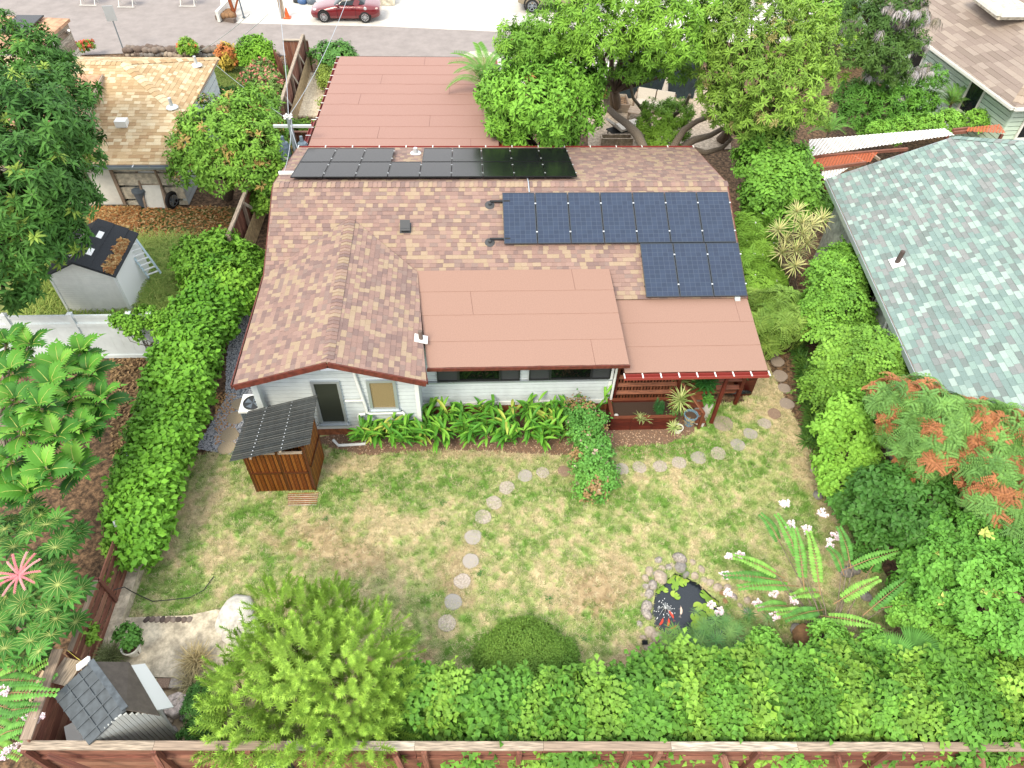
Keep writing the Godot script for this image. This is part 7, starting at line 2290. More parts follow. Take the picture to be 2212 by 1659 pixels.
func build_plants() -> void:
	tree("mango_tree", "tall dark mango tree with drooping leaves over the cottage's left end", "tree", Vector3(-17.5, 0, -22), [[40, 130, 6.0, 90], [120, 215, 5.8, 75], [60, 270, 6.2, 110], [135, 330, 5.2, 70], [100, 420, 5.0, 95], [30, 400, 5.6, 120], [100, 490, 4.0, 68], [40, 535, 3.8, 90], [0, 620, 3.0, 70], [150, 420, 4.6, 55], [20, 500, 4.6, 110], [95, 150, 5.6, 50], [-40, 250, 6, 120], [-40, 560, 4, 120]], "mango", [Color(0.028, 0.085, 0.024), Color(0.085, 0.19, 0.038)], 14.2, 0.3, "", {"patch": 0.62, "patch_col": Color(0.2, 0.3, 0.05), "scale": 1.38, "rough": 0.3})
	tree("longan_tree", "rounded light green tree between the cottage and the bungalow", "tree", Vector3(-9.8, 0, -25.6), [[470, 290, 3.0, 72], [530, 255, 3.0, 62], [420, 320, 2.8, 48], [555, 310, 2.8, 62], [480, 355, 2.2, 62], [540, 370, 2.0, 52], [420, 370, 2.0, 42], [590, 290, 2.6, 35], [585, 350, 2.0, 38], [565, 220, 2.6, 32]], "lychee", [Color(0.07, 0.16, 0.025), Color(0.22, 0.38, 0.06)], 25.2, 0.16, "", {"scale": 1.30, "rough": 0.26, "patch": 0.68, "patch_col": Color(0.33, 0.24, 0.08)})
	tree("lychee_tree", "dense bright green lychee tree beside the carport with reddish fruit", "tree", Vector3(3.2, 0, -26.8), [[1165, 130, 5.0, 75], [1110, 195, 4.6, 62], [1230, 160, 4.8, 72], [1165, 215, 4.6, 80], [1100, 260, 3.4, 55], [1240, 240, 3.8, 62], [1175, 285, 3.0, 75], [1120, 290, 2.8, 45], [1260, 190, 4.2, 45], [1070, 210, 3.8, 38]], "lychee", [Color(0.08, 0.18, 0.025), Color(0.22, 0.42, 0.06)], 21.6, 0.2, "", {"rough": 0.24, "scale": 1.43, "patch": 0.45, "patch_col": Color(0.4, 0.2, 0.08)})
	var ma := tree("mango_tree", "wide mango tree with hanging clump above the patio sofa", "tree", at(1330, 232), [[1130, 95, 6.0, 55], [1200, 65, 6.4, 60], [1270, 40, 6.8, 70], [1350, 35, 7.0, 75], [1300, 90, 6.4, 55], [1375, 105, 5.6, 52], [1370, 150, 4.8, 42], [1440, 50, 7.0, 75], [1430, 110, 6.2, 50], [1480, 95, 6.4, 55], [1350, 80, 6.4, 55], [1250, 100, 6.0, 45], [1500, 20, 7.2, 80], [1455, 150, 5.0, 38]], "mango", [Color(0.07, 0.16, 0.025), Color(0.22, 0.38, 0.05)], 14.4, 0.2, "", {"rough": 0.28, "split": 0.3, "scale": 1.14})
	limb(ma, [[1392, 322, 1.6], [1378, 292, 1.6], [1355, 268, 1.7], [1330, 250, 1.6], [1312, 232, 1.6], [1308, 205, 2.0], [1318, 170, 3.0], [1322, 130, 4.2], [1320, 95, 5.6]], 0.19)
	limb(ma, [[1408, 300, 1.0], [1402, 268, 1.3], [1390, 240, 1.8], [1368, 212, 2.5], [1362, 180, 3.4]], 0.1)
	limb(ma, [[1318, 232, 0.3], [1322, 190, 1.6], [1325, 150, 3.2]], 0.16)
	var mb2 := tree("mango_tree", "broad olive-green mango tree between patio and lattice pergola", "tree", at(1560, 300), [[1570, 60, 6.8, 75], [1640, 50, 7.0, 75], [1600, 110, 6.4, 70], [1680, 100, 6.4, 75], [1740, 120, 6.0, 60], [1560, 150, 5.6, 58], [1630, 170, 5.8, 65], [1710, 180, 5.6, 65], [1780, 160, 5.4, 40], [1580, 215, 4.8, 55], [1660, 235, 4.8, 60], [1740, 235, 4.8, 50], [1545, 95, 6.2, 45], [1600, 260, 4.0, 45], [1680, 280, 3.8, 50], [1535, 190, 4.6, 32], [1740, 70, 6.4, 60], [1560, 250, 3.6, 35], [1620, 300, 3.2, 32]], "mango", [Color(0.10, 0.17, 0.03), Color(0.24, 0.36, 0.06)], 14.4, 0.24, "", {"rough": 0.3, "split": 0.25, "scale": 1.08, "patch": 0.6, "patch_col": Color(0.3, 0.28, 0.1)})
	limb(mb2, [[1448, 330, 1.2], [1462, 305, 1.6], [1478, 280, 2.0], [1505, 262, 2.4], [1535, 250, 3.0]], 0.16)
	limb(mb2, [[1460, 325, 1.0], [1500, 302, 1.3], [1535, 292, 1.5], [1560, 278, 2.0]], 0.17)
	limb(mb2, [[1500, 325, 0.9], [1525, 330, 1.0], [1560, 320, 1.2], [1580, 300, 1.8]], 0.14)
	limb(mb2, [[1410, 300, 1.2], [1440, 262, 1.8], [1478, 232, 2.4], [1490, 205, 3.2]], 0.1)
	tree("young_mango", "bright green bushy sapling growing inside the patio by the gutter", "shrub", at(1440, 312), [[1425, 250, 2.0, 42], [1460, 245, 2.2, 35], [1430, 295, 1.3, 42], [1400, 275, 1.6, 25], [1410, 310, 0.9, 28], [1465, 280, 1.5, 28]], "mango", LIGHT_PAL, 23.8, 0.05, "", {"scale": 0.96})
	tree("broadleaf_tree", "leafy dark green tree beside the bungalow's right gable", "tree", Vector3(10.4, 0, -21.5), [[1660, 310, 3.2, 45], [1640, 360, 2.8, 48], [1700, 350, 2.8, 42], [1655, 420, 2.2, 52], [1705, 400, 2.4, 48], [1640, 460, 1.4, 38], [1740, 430, 2.0, 38], [1690, 460, 1.5, 40], [1770, 445, 1.6, 32], [1735, 385, 2.2, 30]], "citrus", [Color(0.06, 0.15, 0.025), Color(0.2, 0.38, 0.06)], 31.2, 0.1, "", {"scale": 1.89, "rough": 0.28})
	tree("feathery_shrub", "pale feathery shrub with small white flowers against the right gable", "shrub", at(1625, 560), [[1620, 500, 1.6, 34], [1640, 530, 1.4, 34], [1612, 560, 1.0, 34], [1645, 585, 1.0, 34], [1625, 620, 0.9, 34], [1660, 600, 0.9, 28]], "fine", [Color(0.1, 0.2, 0.03), Color(0.26, 0.42, 0.06)], 30.0, 0.04, "", {"scale": 1.25, "rough": 0.4, "flowers": {"density": 5.0, "a": Color(0.8, 0.78, 0.8), "b": Color(0.6, 0.55, 0.7), "scale": 0.7}})
	tree("golden_shrub", "yellow-tipped spreading shrub at the side of the porch roof", "shrub", at(1690, 735), [[1680, 665, 1.5, 42], [1650, 690, 1.3, 34], [1710, 690, 1.4, 38], [1680, 715, 1.0, 40], [1725, 668, 1.3, 26], [1640, 655, 1.3, 26]], "fine", [Color(0.08, 0.18, 0.03), Color(0.3, 0.38, 0.09)], 30.0, 0.04, "", {"scale": 1.3, "rough": 0.4})
	tree("bigleaf_shrub", "tall shrub of round leaves against the neighbour's grey wall", "shrub", at(1800, 745), [[1800, 620, 2.4, 42], [1840, 600, 2.4, 36], [1780, 660, 2.0, 42], [1830, 665, 2.2, 42], [1790, 710, 1.6, 42], [1850, 690, 1.8, 26], [1815, 560, 2.2, 30], [1860, 580, 2.4, 28], [1790, 590, 2.0, 30]], "pinna", [Color(0.08, 0.19, 0.03), Color(0.24, 0.44, 0.07)], 21.6, 0.06, "", {"scale": 1.26})
	tree("lime_leaved_shrub", "dense shrub of yellowish round leaves reaching the green roof's eave", "shrub", at(1850, 860), [[1820, 770, 2.2, 48], [1880, 765, 2.6, 50], [1940, 775, 2.6, 42], [1800, 820, 1.6, 42], [1860, 815, 2.0, 48], [1920, 820, 2.2, 42], [1840, 740, 2.2, 30], [1975, 800, 2.3, 26], [1770, 850, 1.0, 30]], "pinna", [Color(0.09, 0.2, 0.03), Color(0.25, 0.42, 0.07)], 22.8, 0.06, "", {"scale": 1.19})
	tree("bright_shrub", "bright lime-green shrub of whorled leaves in the right hedge", "shrub", at(1820, 1010), [[1835, 890, 1.9, 42], [1800, 930, 1.5, 36], [1860, 940, 1.7, 40], [1820, 975, 1.2, 42], [1870, 985, 1.3, 34], [1790, 1000, 0.9, 30], [1815, 1050, 0.9, 36], [1850, 1030, 1.0, 32]], "citrus", LIME_PAL, 45.0, 0.05, "", {"scale": 1.55})
	tree("albizia_tree", "feathery tree with rust-brown seed pods before the green roof", "tree", at(2060, 1080), [[1930, 870, 3.2, 48], [1990, 870, 3.4, 48], [2050, 890, 3.4, 48], [2110, 910, 3.4, 52], [2170, 930, 3.4, 55], [2220, 960, 3.4, 55], [1960, 930, 3.0, 48], [2030, 950, 3.0, 55], [2110, 980, 3.0, 55], [2180, 1010, 3.0, 52], [2000, 1000, 2.4, 40], [2100, 1040, 2.4, 40], [2200, 1080, 2.8, 60], [2225, 1130, 2.6, 55], [2140, 1080, 2.6, 50], [2150, 1020, 3.0, 50]], "fine", [Color(0.08, 0.18, 0.06), Color(0.2, 0.34, 0.09)], 44.0, 0.14, "", {"scale": 1.05, "patch": 0.9, "patch_col": Color(0.38, 0.16, 0.07), "rough": 0.28})
	tree("citrus_tree", "dark glossy citrus bush beside the lime-green shrub", "shrub", at(1950, 1170), [[1890, 1060, 1.7, 45], [1950, 1060, 1.9, 50], [2020, 1075, 1.9, 48], [1870, 1110, 1.3, 40], [1930, 1120, 1.7, 48], [1990, 1140, 1.7, 48], [1830, 1090, 0.9, 28], [1900, 1170, 1.1, 38]], "citrus", DARK_PAL, 40.3, 0.07, "", {"scale": 1.69, "mat": M.leaf_gloss})
	tree("citrus_tree", "large mid-green citrus tree with pale young leaves in the right corner", "tree", at(2100, 1330), [[2060, 1150, 1.9, 55], [2130, 1160, 2.1, 60], [2190, 1200, 2.1, 60], [2040, 1220, 1.8, 55], [2110, 1240, 2.2, 65], [2180, 1280, 2.2, 62], [2050, 1290, 1.6, 50], [1990, 1210, 1.4, 42], [2120, 1320, 2.0, 60], [1970, 1270, 0.9, 36], [2190, 1360, 2.0, 55]], "citrus", [Color(0.055, 0.15, 0.028), Color(0.15, 0.33, 0.055)], 56.0, 0.09, "", {"scale": 1.4, "mat": M.leaf_gloss, "patch": 0.55, "patch_col": Color(0.42, 0.5, 0.12)})
	tree("pink_shrub", "pink-flowered shrub leaning over the green roof's edge", "shrub", at(2060, 900), [[2000, 800, 3.0, 16], [2060, 815, 3.0, 18], [2120, 830, 3.2, 20], [2090, 800, 3.2, 14], [2170, 860, 3.2, 20], [2035, 830, 3.0, 18]], "pinna", LIGHT_PAL, 60.0, 0.03, "", {"scale": 0.7, "flowers": {"density": 30.0, "a": Color(0.75, 0.42, 0.55), "b": Color(0.8, 0.6, 0.68)}})
	tree("garden_mass_tree", "tall dark tree with silvery hanging tassels beside the pale green house", "tree", at(1930, 170), [[1870, 60, 5.0, 50], [1930, 30, 5.6, 60], [1900, 110, 4.4, 48], [1850, 130, 4.0, 40], [1960, 90, 4.6, 40], [1920, 150, 3.4, 40], [1870, 20, 5.4, 45]], "mango", [Color(0.03, 0.075, 0.022), Color(0.1, 0.17, 0.04)], 17.0, 0.2, "", {"scale": 1.1, "rough": 0.35})
	var sv := thing("silver_tassel_palm", "grey-white hanging leaf tassels in the dark tree by the brown roof", "plant", at(1950, 60, 4.5))
	var xs := []
	var cs := []
	for q in [[1930, 10, 6.0], [1960, 20, 6.0], [1990, 10, 6.0], [1945, 40, 5.6], [1975, 45, 5.4], [2005, 35, 5.4], [1985, 90, 4.4], [1945, 100, 4.4], [1920, 135, 3.6], [1890, 160, 3.2], [1960, 150, 3.0], [1995, 150, 3.0], [1925, 200, 2.2], [1935, 215, 2.0], [1840, 55, 5.0], [1905, 60, 5.2]]:
		for k in 9:
			var p := at(q[0] + rng.randf_range(-14, 14), q[1] + rng.randf_range(-9, 9), q[2])
			xs.append(Transform3D(Basis(Vector3.UP, rng.randf() * TAU).scaled(Vector3.ONE * rng.randf_range(0.9, 1.7)), p))
			cs.append(Color(0.5, 0.47, 0.5).lerp(Color(0.22, 0.2, 0.16), rng.randf()))
	scatter("leaf_tassels", sprig("silver"), M.leaf_dry, xs, cs, sv).set_meta("kind", "stuff")
	tree("jungle_shrub", "deep green mixed shrub mass at the foot of the pale green wall", "shrub", at(1890, 285), [[1850, 210, 2.2, 40], [1900, 190, 2.4, 40], [1850, 250, 1.6, 38], [1910, 240, 1.8, 42], [1960, 200, 2.2, 30], [1960, 250, 1.4, 38], [1890, 280, 1.2, 38], [2010, 165, 2.6, 30], [1990, 220, 1.6, 32]], "mango", [Color(0.04, 0.12, 0.025), Color(0.15, 0.32, 0.05)], 16.8, 0.06, "", {"scale": 1.14})
	tree("creeper_shrub", "light green creeper spilling over the white lattice", "shrub", at(1950, 300), [[1900, 285, 1.9, 28], [1950, 278, 2.0, 28], [2000, 268, 2.0, 26], [2050, 262, 1.8, 26], [2110, 262, 1.6, 26], [1930, 300, 2.1, 16]], "citrus", [Color(0.09, 0.22, 0.03), Color(0.25, 0.45, 0.07)], 60.0, 0.03, "", {"scale": 1.1})
	tree("top_garden_shrub", "light green garden shrubs with pale flowers beyond the mango trees", "shrub", at(1790, 60), [[1760, 20, 1.8, 38], [1800, 40, 1.8, 36], [1840, 20, 1.8, 36], [1780, 65, 1.6, 32], [1830, 75, 1.8, 30], [1720, 5, 1.6, 35]], "citrus", LIGHT_PAL, 26.0, 0.05, "", {"scale": 1.9, "flowers": {"density": 4.0, "a": Color(0.8, 0.6, 0.6), "b": Color(0.85, 0.75, 0.72), "scale": 2.0}})
	tree("vine_hedge", "long clipped vine hedge hiding the left boundary fence", "hedge", Vector3(-8.5, 0, -14), hedge_blobs([[475, 600, 1.2, 42], [520, 590, 1, 34], [455, 640, 1.2, 44], [500, 640, 1.1, 42], [420, 680, 1.1, 44], [460, 700, 1.1, 42], [400, 725, 1.2, 44], [430, 745, 1.2, 42.32], [420, 790, 1.2, 46], [375, 780, 1.2, 42.32], [405, 840, 1.2, 47.84], [360, 835, 1.2, 42.32], [390, 890, 1.1, 47.84], [345, 890, 1.1, 42.32], [370, 940, 1.1, 47.84], [325, 945, 1.1, 42.32], [350, 990, 1, 46], [305, 1000, 1, 40.48], [335, 1040, 1, 46], [290, 1050, 1, 40.48], [325, 1090, 1, 46], [280, 1100, 1, 40.48], [315, 1140, 0.95, 42.32], [270, 1150, 0.95, 38.64], [300, 1185, 0.8, 36.8]]), "hedge", [Color(0.05, 0.15, 0.018), Color(0.16, 0.33, 0.035)], 57.8, 0.04, "", {"rough": 0.1, "below": -0.7, "scale": 1.67, "mat": M.leaf_gloss})
	tree("loose_hedge", "loose leafy shrub with yellowish sprays beside the bungalow's left eave", "shrub", at(470, 640), [[420, 555, 1.3, 42], [470, 540, 1.3, 45], [520, 560, 1.3, 40], [440, 600, 1.3, 42], [500, 610, 1.4, 42], [540, 600, 1.2, 30], [530, 640, 1.0, 30], [545, 560, 1.0, 22]], "hedge", [Color(0.07, 0.18, 0.02), Color(0.24, 0.42, 0.05)], 46.8, 0.05, "", {"rough": 0.25, "scale": 1.56})
	tree("eave_vine", "leafy vine climbing between the longan tree and the back roof corner", "shrub", at(595, 400), [[600, 365, 2.0, 28], [585, 395, 1.6, 28], [570, 420, 1.2, 26], [560, 445, 0.9, 20], [615, 335, 2.0, 22]], "hedge", LIGHT_PAL, 38.5, 0.04, "", {"scale": 1.56})
	tree("fence_vine", "trailing vine hanging over the white vinyl fence", "vine", Vector3(-10.1, 0, -16.5), [[265, 695, 1.7, 18], [290, 700, 1.6, 18], [320, 690, 1.6, 22], [250, 688, 1.7, 13], [345, 705, 1.5, 24], [372, 690, 1.4, 26], [300, 725, 1.3, 9], [277, 718, 1.4, 8]], "hedge", [Color(0.07, 0.18, 0.02), Color(0.22, 0.4, 0.05)], 100.0, 0.02, "", {"scale": 1.0})
	var rows := [[900, 1505, 0.95, 50], [965, 1510, 1.0, 54], [1030, 1530, 1.0, 54], [1100, 1520, 1.0, 50], [1160, 1535, 1.0, 54], [1225, 1530, 1.05, 56], [1290, 1525, 1.05, 54], [1355, 1520, 1.05, 52], [1420, 1525, 1.1, 56], [1485, 1510, 1.1, 58], [1555, 1515, 1.15, 58], [1620, 1520, 1.15, 58], [1690, 1520, 1.2, 60], [1760, 1515, 1.2, 60], [1830, 1520, 1.2, 60], [1900, 1520, 1.25, 62], [1970, 1525, 1.25, 62], [2040, 1520, 1.3, 64], [2110, 1525, 1.3, 64], [2190, 1520, 1.35, 66]]
	for i in rows.size():
		var q: Array = rows[i]
		var b := [[q[0], q[1], q[2], q[3], 0.9], [q[0] + 25, q[1] + 38, q[2] * 0.75, q[3] * 0.8, 0.9], [q[0] - 25, q[1] + 45, q[2] * 0.6, q[3] * 0.75, 0.9]]
		if i >= 8: b.append([q[0] + 10, q[1] - 48, q[2] * 0.8, q[3] * 0.8, 0.9])
		var yel: bool = i % 5 == 1 or i % 5 == 4
		var own := {0: "mid-green hedge shrub next to the bottle-brush shrub", 3: "mid-green hedge shrub directly behind the low round bush", 8: "mid-green hedge shrub below the pond's rock rim", 12: "mid-green hedge shrub below the papyrus and brown boulder", 19: "yellow-green hedge shrub in the fence corner past the fan palm"}
		tree("hedge_shrub", own[i] if own.has(i) else "yellow-green round-leaved shrub in the hedge along the back fence" if yel else "mid-green round-leaved shrub in the hedge along the back fence", "shrub", Vector3(at(q[0], q[1] + 60).x, 0, lerpf(-5.1, -4.35, i / 19.0)), b, "pinna", [Color(0.09, 0.2, 0.03), Color(0.3, 0.46, 0.08)] if yel else [Color(0.05, 0.14, 0.025), Color(0.19, 0.37, 0.06)], 17.0, 0.03, "shrubs in the back hedge", {"scale": [1.65, 1.45, 1.8][i % 3], "rough": 0.34})
	tree("mixed_shrub", "leafy shrub with veined leaves below the crape myrtle", "shrub", at(1760, 1450), [[1790, 1385, 0.8, 34], [1810, 1420, 0.8, 36], [1650, 1400, 0.6, 32], [1680, 1430, 0.6, 34], [1760, 1440, 0.7, 34], [1850, 1440, 0.8, 34], [1620, 1440, 0.6, 32], [1900, 1400, 0.8, 34], [1940, 1440, 0.9, 38], [2010, 1460, 1.0, 42], [2070, 1440, 1.0, 42], [2120, 1460, 1.1, 45], [2180, 1450, 1.1, 45], [2090, 1400, 1.2, 38], [2010, 1345, 1.0, 45], [1960, 1335, 0.8, 36], [2040, 1385, 1.0, 36]], "citrus", [Color(0.06, 0.17, 0.03), Color(0.22, 0.42, 0.07)], 100.0, 0.03, "", {"scale": 1.1})
	tree("podocarpus", "bright yellow-green shrub of bottle-brush shoots in the near left", "shrub", Vector3(-4.3, 0, -5.6), [[640, 1370, 1.9, 80], [580, 1400, 1.7, 60], [720, 1370, 1.9, 70], [790, 1400, 1.7, 60], [560, 1470, 1.5, 75], [650, 1460, 2.1, 90], [750, 1460, 2.0, 85], [820, 1480, 1.5, 50], [540, 1540, 1.2, 75], [640, 1545, 1.7, 90], [740, 1550, 1.6, 85], [820, 1560, 1.1, 55], [600, 1310, 1.5, 42], [700, 1310, 1.6, 45], [850, 1420, 1.2, 30], [510, 1500, 1.2, 45], [500, 1590, 0.9, 50]], "podo", [Color(0.17, 0.29, 0.035), Color(0.4, 0.56, 0.1)], 23.0, 0.05, "", {"scale": 1.14, "rough": 0.2, "below": -0.6})
	tree("mound_bush", "low dark green rounded bush of tiny leaves in the lawn", "shrub", at(1135, 1435), [[1135, 1420, 0.18, 85, 0.4], [1085, 1425, 0.15, 55, 0.45], [1195, 1425, 0.15, 55, 0.45], [1140, 1445, 0.2, 75, 0.4]], "small", [Color(0.06, 0.16, 0.025), Color(0.2, 0.3, 0.06)], 420.0, 0.015, "", {"rough": 0.08, "scale": 0.85, "below": 0.0})
	tree("rose_bush", "straggling rose bush with fading pink blooms between ginger and path", "shrub", at(1275, 1050), [[1260, 890, 0.9, 30], [1285, 915, 0.8, 28], [1255, 925, 0.8, 26], [1290, 950, 0.8, 28], [1270, 975, 0.7, 34], [1300, 985, 0.7, 26], [1265, 1015, 0.5, 36], [1305, 1015, 0.5, 28], [1285, 1040, 0.3, 32], [1240, 900, 0.8, 20]], "rose", [Color(0.05, 0.16, 0.04), Color(0.17, 0.36, 0.08)], 105.0, 0.02, "", {"rough": 0.55, "scale": 1.25, "patch": 0.72, "patch_col": Color(0.3, 0.2, 0.1), "flowers": {"density": 4.0, "a": Color(0.55, 0.35, 0.38), "b": Color(0.5, 0.4, 0.33), "scale": 1.1}})
	tree("hibiscus_bush", "red-flowered bush at the street edge behind the cottage's left ridge", "shrub", at(182, 112), [[180, 103, 0.5, 12], [192, 100, 0.5, 12], [168, 102, 0.5, 9]], "citrus", LIGHT_PAL, 90.0, 0.02, "", {"scale": 0.9, "flowers": {"density": 30.0, "a": Color(0.6, 0.05, 0.08), "b": Color(0.75, 0.2, 0.12), "scale": 2.0}})
	tree("hibiscus_bush", "green bush with scattered red flowers over the rubble wall", "shrub", at(406, 112), [[404, 98, 0.7, 17], [396, 106, 0.5, 14], [416, 108, 0.5, 14]], "citrus", LIGHT_PAL, 90.0, 0.02, "", {"scale": 0.9, "flowers": {"density": 6.0, "a": Color(0.7, 0.1, 0.06), "b": Color(0.75, 0.2, 0.12), "scale": 2.0}})
	tree("croton_bush", "yellow and orange croton bush beside the little lawn", "shrub", at(492, 140), [[488, 112, 1.1, 16], [498, 124, 0.8, 17], [484, 128, 0.7, 15], [492, 138, 0.4, 14]], "citrus", [Color(0.5, 0.32, 0.06), Color(0.62, 0.42, 0.1)], 60.0, 0.03, "", {"scale": 1.6, "patch": 0.8, "patch_col": Color(0.45, 0.16, 0.05)})
	tree("round_bush", "clipped round bright green bush at the street gate", "shrub", at(555, 145), [[553, 112, 1.1, 34], [565, 125, 0.9, 28], [542, 125, 0.8, 24]], "hedge", [Color(0.07, 0.18, 0.02), Color(0.26, 0.46, 0.05)], 60.0, 0.05, "", {"scale": 1.3, "rough": 0.12})
	tree("bougainvillea", "pink and coral flowering bougainvillea beside the braced fence", "shrub", at(560, 195), [[568, 150, 1.2, 22], [555, 170, 1.0, 26], [580, 175, 1.1, 28], [545, 185, 0.7, 22], [585, 195, 0.9, 28], [565, 205, 0.7, 26], [600, 185, 0.8, 18]], "citrus", [Color(0.06, 0.13, 0.04), Color(0.2, 0.28, 0.08)], 55.0, 0.04, "", {"scale": 1.0, "flowers": {"density": 30.0, "a": Color(0.7, 0.16, 0.2), "b": Color(0.75, 0.3, 0.3), "scale": 1.5}})
	tree("strip_bush", "bluish-green bush at the street end of the pebble strip", "shrub", at(715, 145), [[705, 118, 0.9, 28], [735, 118, 0.9, 28], [720, 132, 0.7, 30], [755, 122, 0.7, 16]], "citrus", [Color(0.05, 0.14, 0.04), Color(0.17, 0.33, 0.08)], 45.0, 0.04, "", {"scale": 1.4})
	tree("strip_bush", "low olive bush between the pebbles and the carport gutter", "shrub", at(705, 190), [[706, 165, 0.6, 16], [710, 182, 0.5, 16], [702, 150, 0.5, 10], [700, 225, 0.4, 9]], "small", [Color(0.1, 0.15, 0.03), Color(0.3, 0.36, 0.08)], 110.0, 0.03, "", {"scale": 2.0})
	tree("corner_bush", "dark bush behind the longan tree at the little lawn's edge", "shrub", at(480, 240), [[470, 208, 0.7, 20], [500, 206, 0.6, 18], [445, 215, 0.5, 14]], "citrus", DARK_PAL, 50.0, 0.03, "", {"scale": 1.3})
	tree("cross_fence_bush", "green shrub below the cross fence beside the utility pole", "shrub", at(650, 300), [[630, 275, 0.8, 18], [655, 278, 0.8, 18], [675, 285, 0.7, 16], [662, 305, 0.5, 16]], "hedge", LIGHT_PAL, 60.0, 0.03, "", {"scale": 1.3})
	build_rosettes()
func hedge_blobs(l: Array) -> Array:
	for q in l: q.append(0.95)
	return l
func limb(o: Node3D, l: Array, r: float) -> void:
	var pts := []
	var rr := []
	for i in l.size():
		pts.append(at(l[i][0], l[i][1], l[i][2]))
		rr.append(r * (1.0 - 0.55 * i / l.size()) * rng.randf_range(0.9, 1.12))
	var mb := MB.new()
	mb.tube(pts, rr, 10)
	part("limb", mb, M.bark[1], o)
func leaf_part(o: Node3D, called: String, m: Mesh, mt: Material, x: Transform3D) -> MeshInstance3D:
	var p := MeshInstance3D.new()
	p.mesh = m
	p.material_override = mt
	p.name = called
	o.add_child(p, true)
	p.transform = Transform3D(x.basis, x.origin - base_of(o))
	return p
func along(d: Vector3, s: float, k := 1.0) -> Basis:
	var u := d.normalized()
	var x := u.cross(Vector3(0.3, 0.1, 0.9)).normalized()
	return Basis(u, s) * Basis(x, u, x.cross(u)).scaled(Vector3.ONE * k)
func build_rosettes() -> void:
	var bm := []
	for v in 4:
		var mb := MB.new()
		var g := [Color(0.045, 0.15, 0.02), Color(0.075, 0.22, 0.027), Color(0.14, 0.32, 0.04), Color(0.03, 0.1, 0.018)][v] as Color
		mb.col = g
		var L := 0.62
		var rib := func(t: float) -> Vector3: return Vector3(L * t, 0.12 * sin(t * 2.4) - 0.16 * t * t, 0)
		for k in 7:
			var t := 0.14 + 0.105 * k
			var len := 0.27 * sin(PI * clampf(0.22 + t * 0.8, 0, 1))
			for s in [-1, 1]:
				var p0: Vector3 = rib.call(t - 0.052)
				var p1: Vector3 = rib.call(t + 0.056)
				var d := Vector3(0.62, 0.12, s).normalized()
				var tip: Vector3 = rib.call(t) + d * len - Vector3.UP * 0.04
				var m0 := p0 + d * len * 0.6 - Vector3(0.006, 0, 0)
				var m1 := p1 + d * len * 0.55
				mb.tri(p0, m0, p1); mb.tri(m0, m1, p1); mb.tri(m0, tip, m1)
		var e0: Vector3 = rib.call(0.88)
		mb.tri(e0 + Vector3(0, 0, 0.05), rib.call(1.06), e0 - Vector3(0, 0, 0.05))
		mb.tri(rib.call(0.02), rib.call(0.2) + Vector3(0, 0.01, 0.06), rib.call(0.2) - Vector3(0, -0.01, 0.06))
		mb.col = Color(0.4, 0.45, 0.12)
		mb.tube([rib.call(-0.12), rib.call(0.3) + Vector3.UP * 0.008, rib.call(0.62) + Vector3.UP * 0.008, rib.call(0.95) + Vector3.UP * 0.006], [0.01, 0.009, 0.006, 0.003], 4)
		bm.append(mb.mesh())
	var bt := thing("breadfruit_tree", "breadfruit tree with big glossy lobed leaves below the white fence", "tree", Vector3(-12.5, 0, -12.5))
	var tips := [[20, 800, 3.4], [82, 878, 3.6], [187, 800, 3.0], [217, 860, 2.9], [170, 925, 3.0], [43, 930, 3.4], [100, 1010, 3.1], [17, 990, 3.2], [63, 742, 3.1], [130, 790, 3.1], [150, 855, 3.1], [30, 860, 3.6], [120, 940, 3.2], [60, 1060, 2.8], [165, 1010, 2.6], [12, 740, 3.2], [205, 905, 2.7], [20, 1060, 2.7], [175, 765, 2.9], [110, 830, 3.3]]
	var tb := MB.new()
	tb.tube([Vector3(-12.5, 0, -12.6), Vector3(-12.3, 1.2, -12.5), Vector3(-12.1, 1.9, -12.2)], [0.14, 0.11, 0.09], 8)
	for q in tips:
		var p := at(q[0], q[1], q[2])
		tb.tube([Vector3(-12.1, 1.9, -12.2), (Vector3(-12.1, 1.9, -12.2) + p) * 0.5 - Vector3.UP * 0.1, p], [0.06, 0.04, 0.025], 5)
	part("trunk", tb, M.bark[1], bt)
	for q in tips:
		var p := at(q[0], q[1], q[2])
		var n := 8
		var s0 := rng.randf() * TAU
		for k in n:
			var a := s0 + TAU * k / n * 1.62
			var el := lerpf(0.75, -0.15, float(k) / n) + rng.randf_range(-0.15, 0.15)
			var b := Basis(Vector3.UP, a) * Basis(Vector3.BACK, el) * Basis(Vector3.RIGHT, rng.randf_range(-0.25, 0.25))
			leaf_part(bt, "leaf", bm[[2, 1, 1, 0, 0, 1, 0, 3][k]], M.leaf_gloss, Transform3D(b.scaled(Vector3.ONE * rng.randf_range(0.85, 1.25)), p - Vector3.UP * 0.03 * k))
	var um := []
	for v in 3:
		var mb := MB.new()
		for k in 13:
			var t := [0.8, 1.0, 1.25][v] * rng.randf_range(0.8, 1.2) as float
			mb.col = Color(0.06, 0.18, 0.03) * t
			var a := TAU * k / 13.0
			blade(mb, Vector3(cos(a), 0, sin(a)) * 0.03, Vector3(cos(a), 0.25, sin(a)), 0.33, 0.045, 0.9, 4, 0.25, 0.8)
			mb.col = Color(0.42, 0.5, 0.16)
			mb.tube([Vector3.ZERO, Vector3(cos(a) * 0.12, 0.036, sin(a) * 0.12), Vector3(cos(a) * 0.24, 0.04, sin(a) * 0.24)], [0.007, 0.005, 0.002], 3)
		um.append(mb.mesh())
	var ot := thing("octopus_tree", "umbrella-leaved octopus tree with coral flower spikes above the slatted fence", "tree", Vector3(-10.2, 0, -7.6))
	var ob := MB.new()
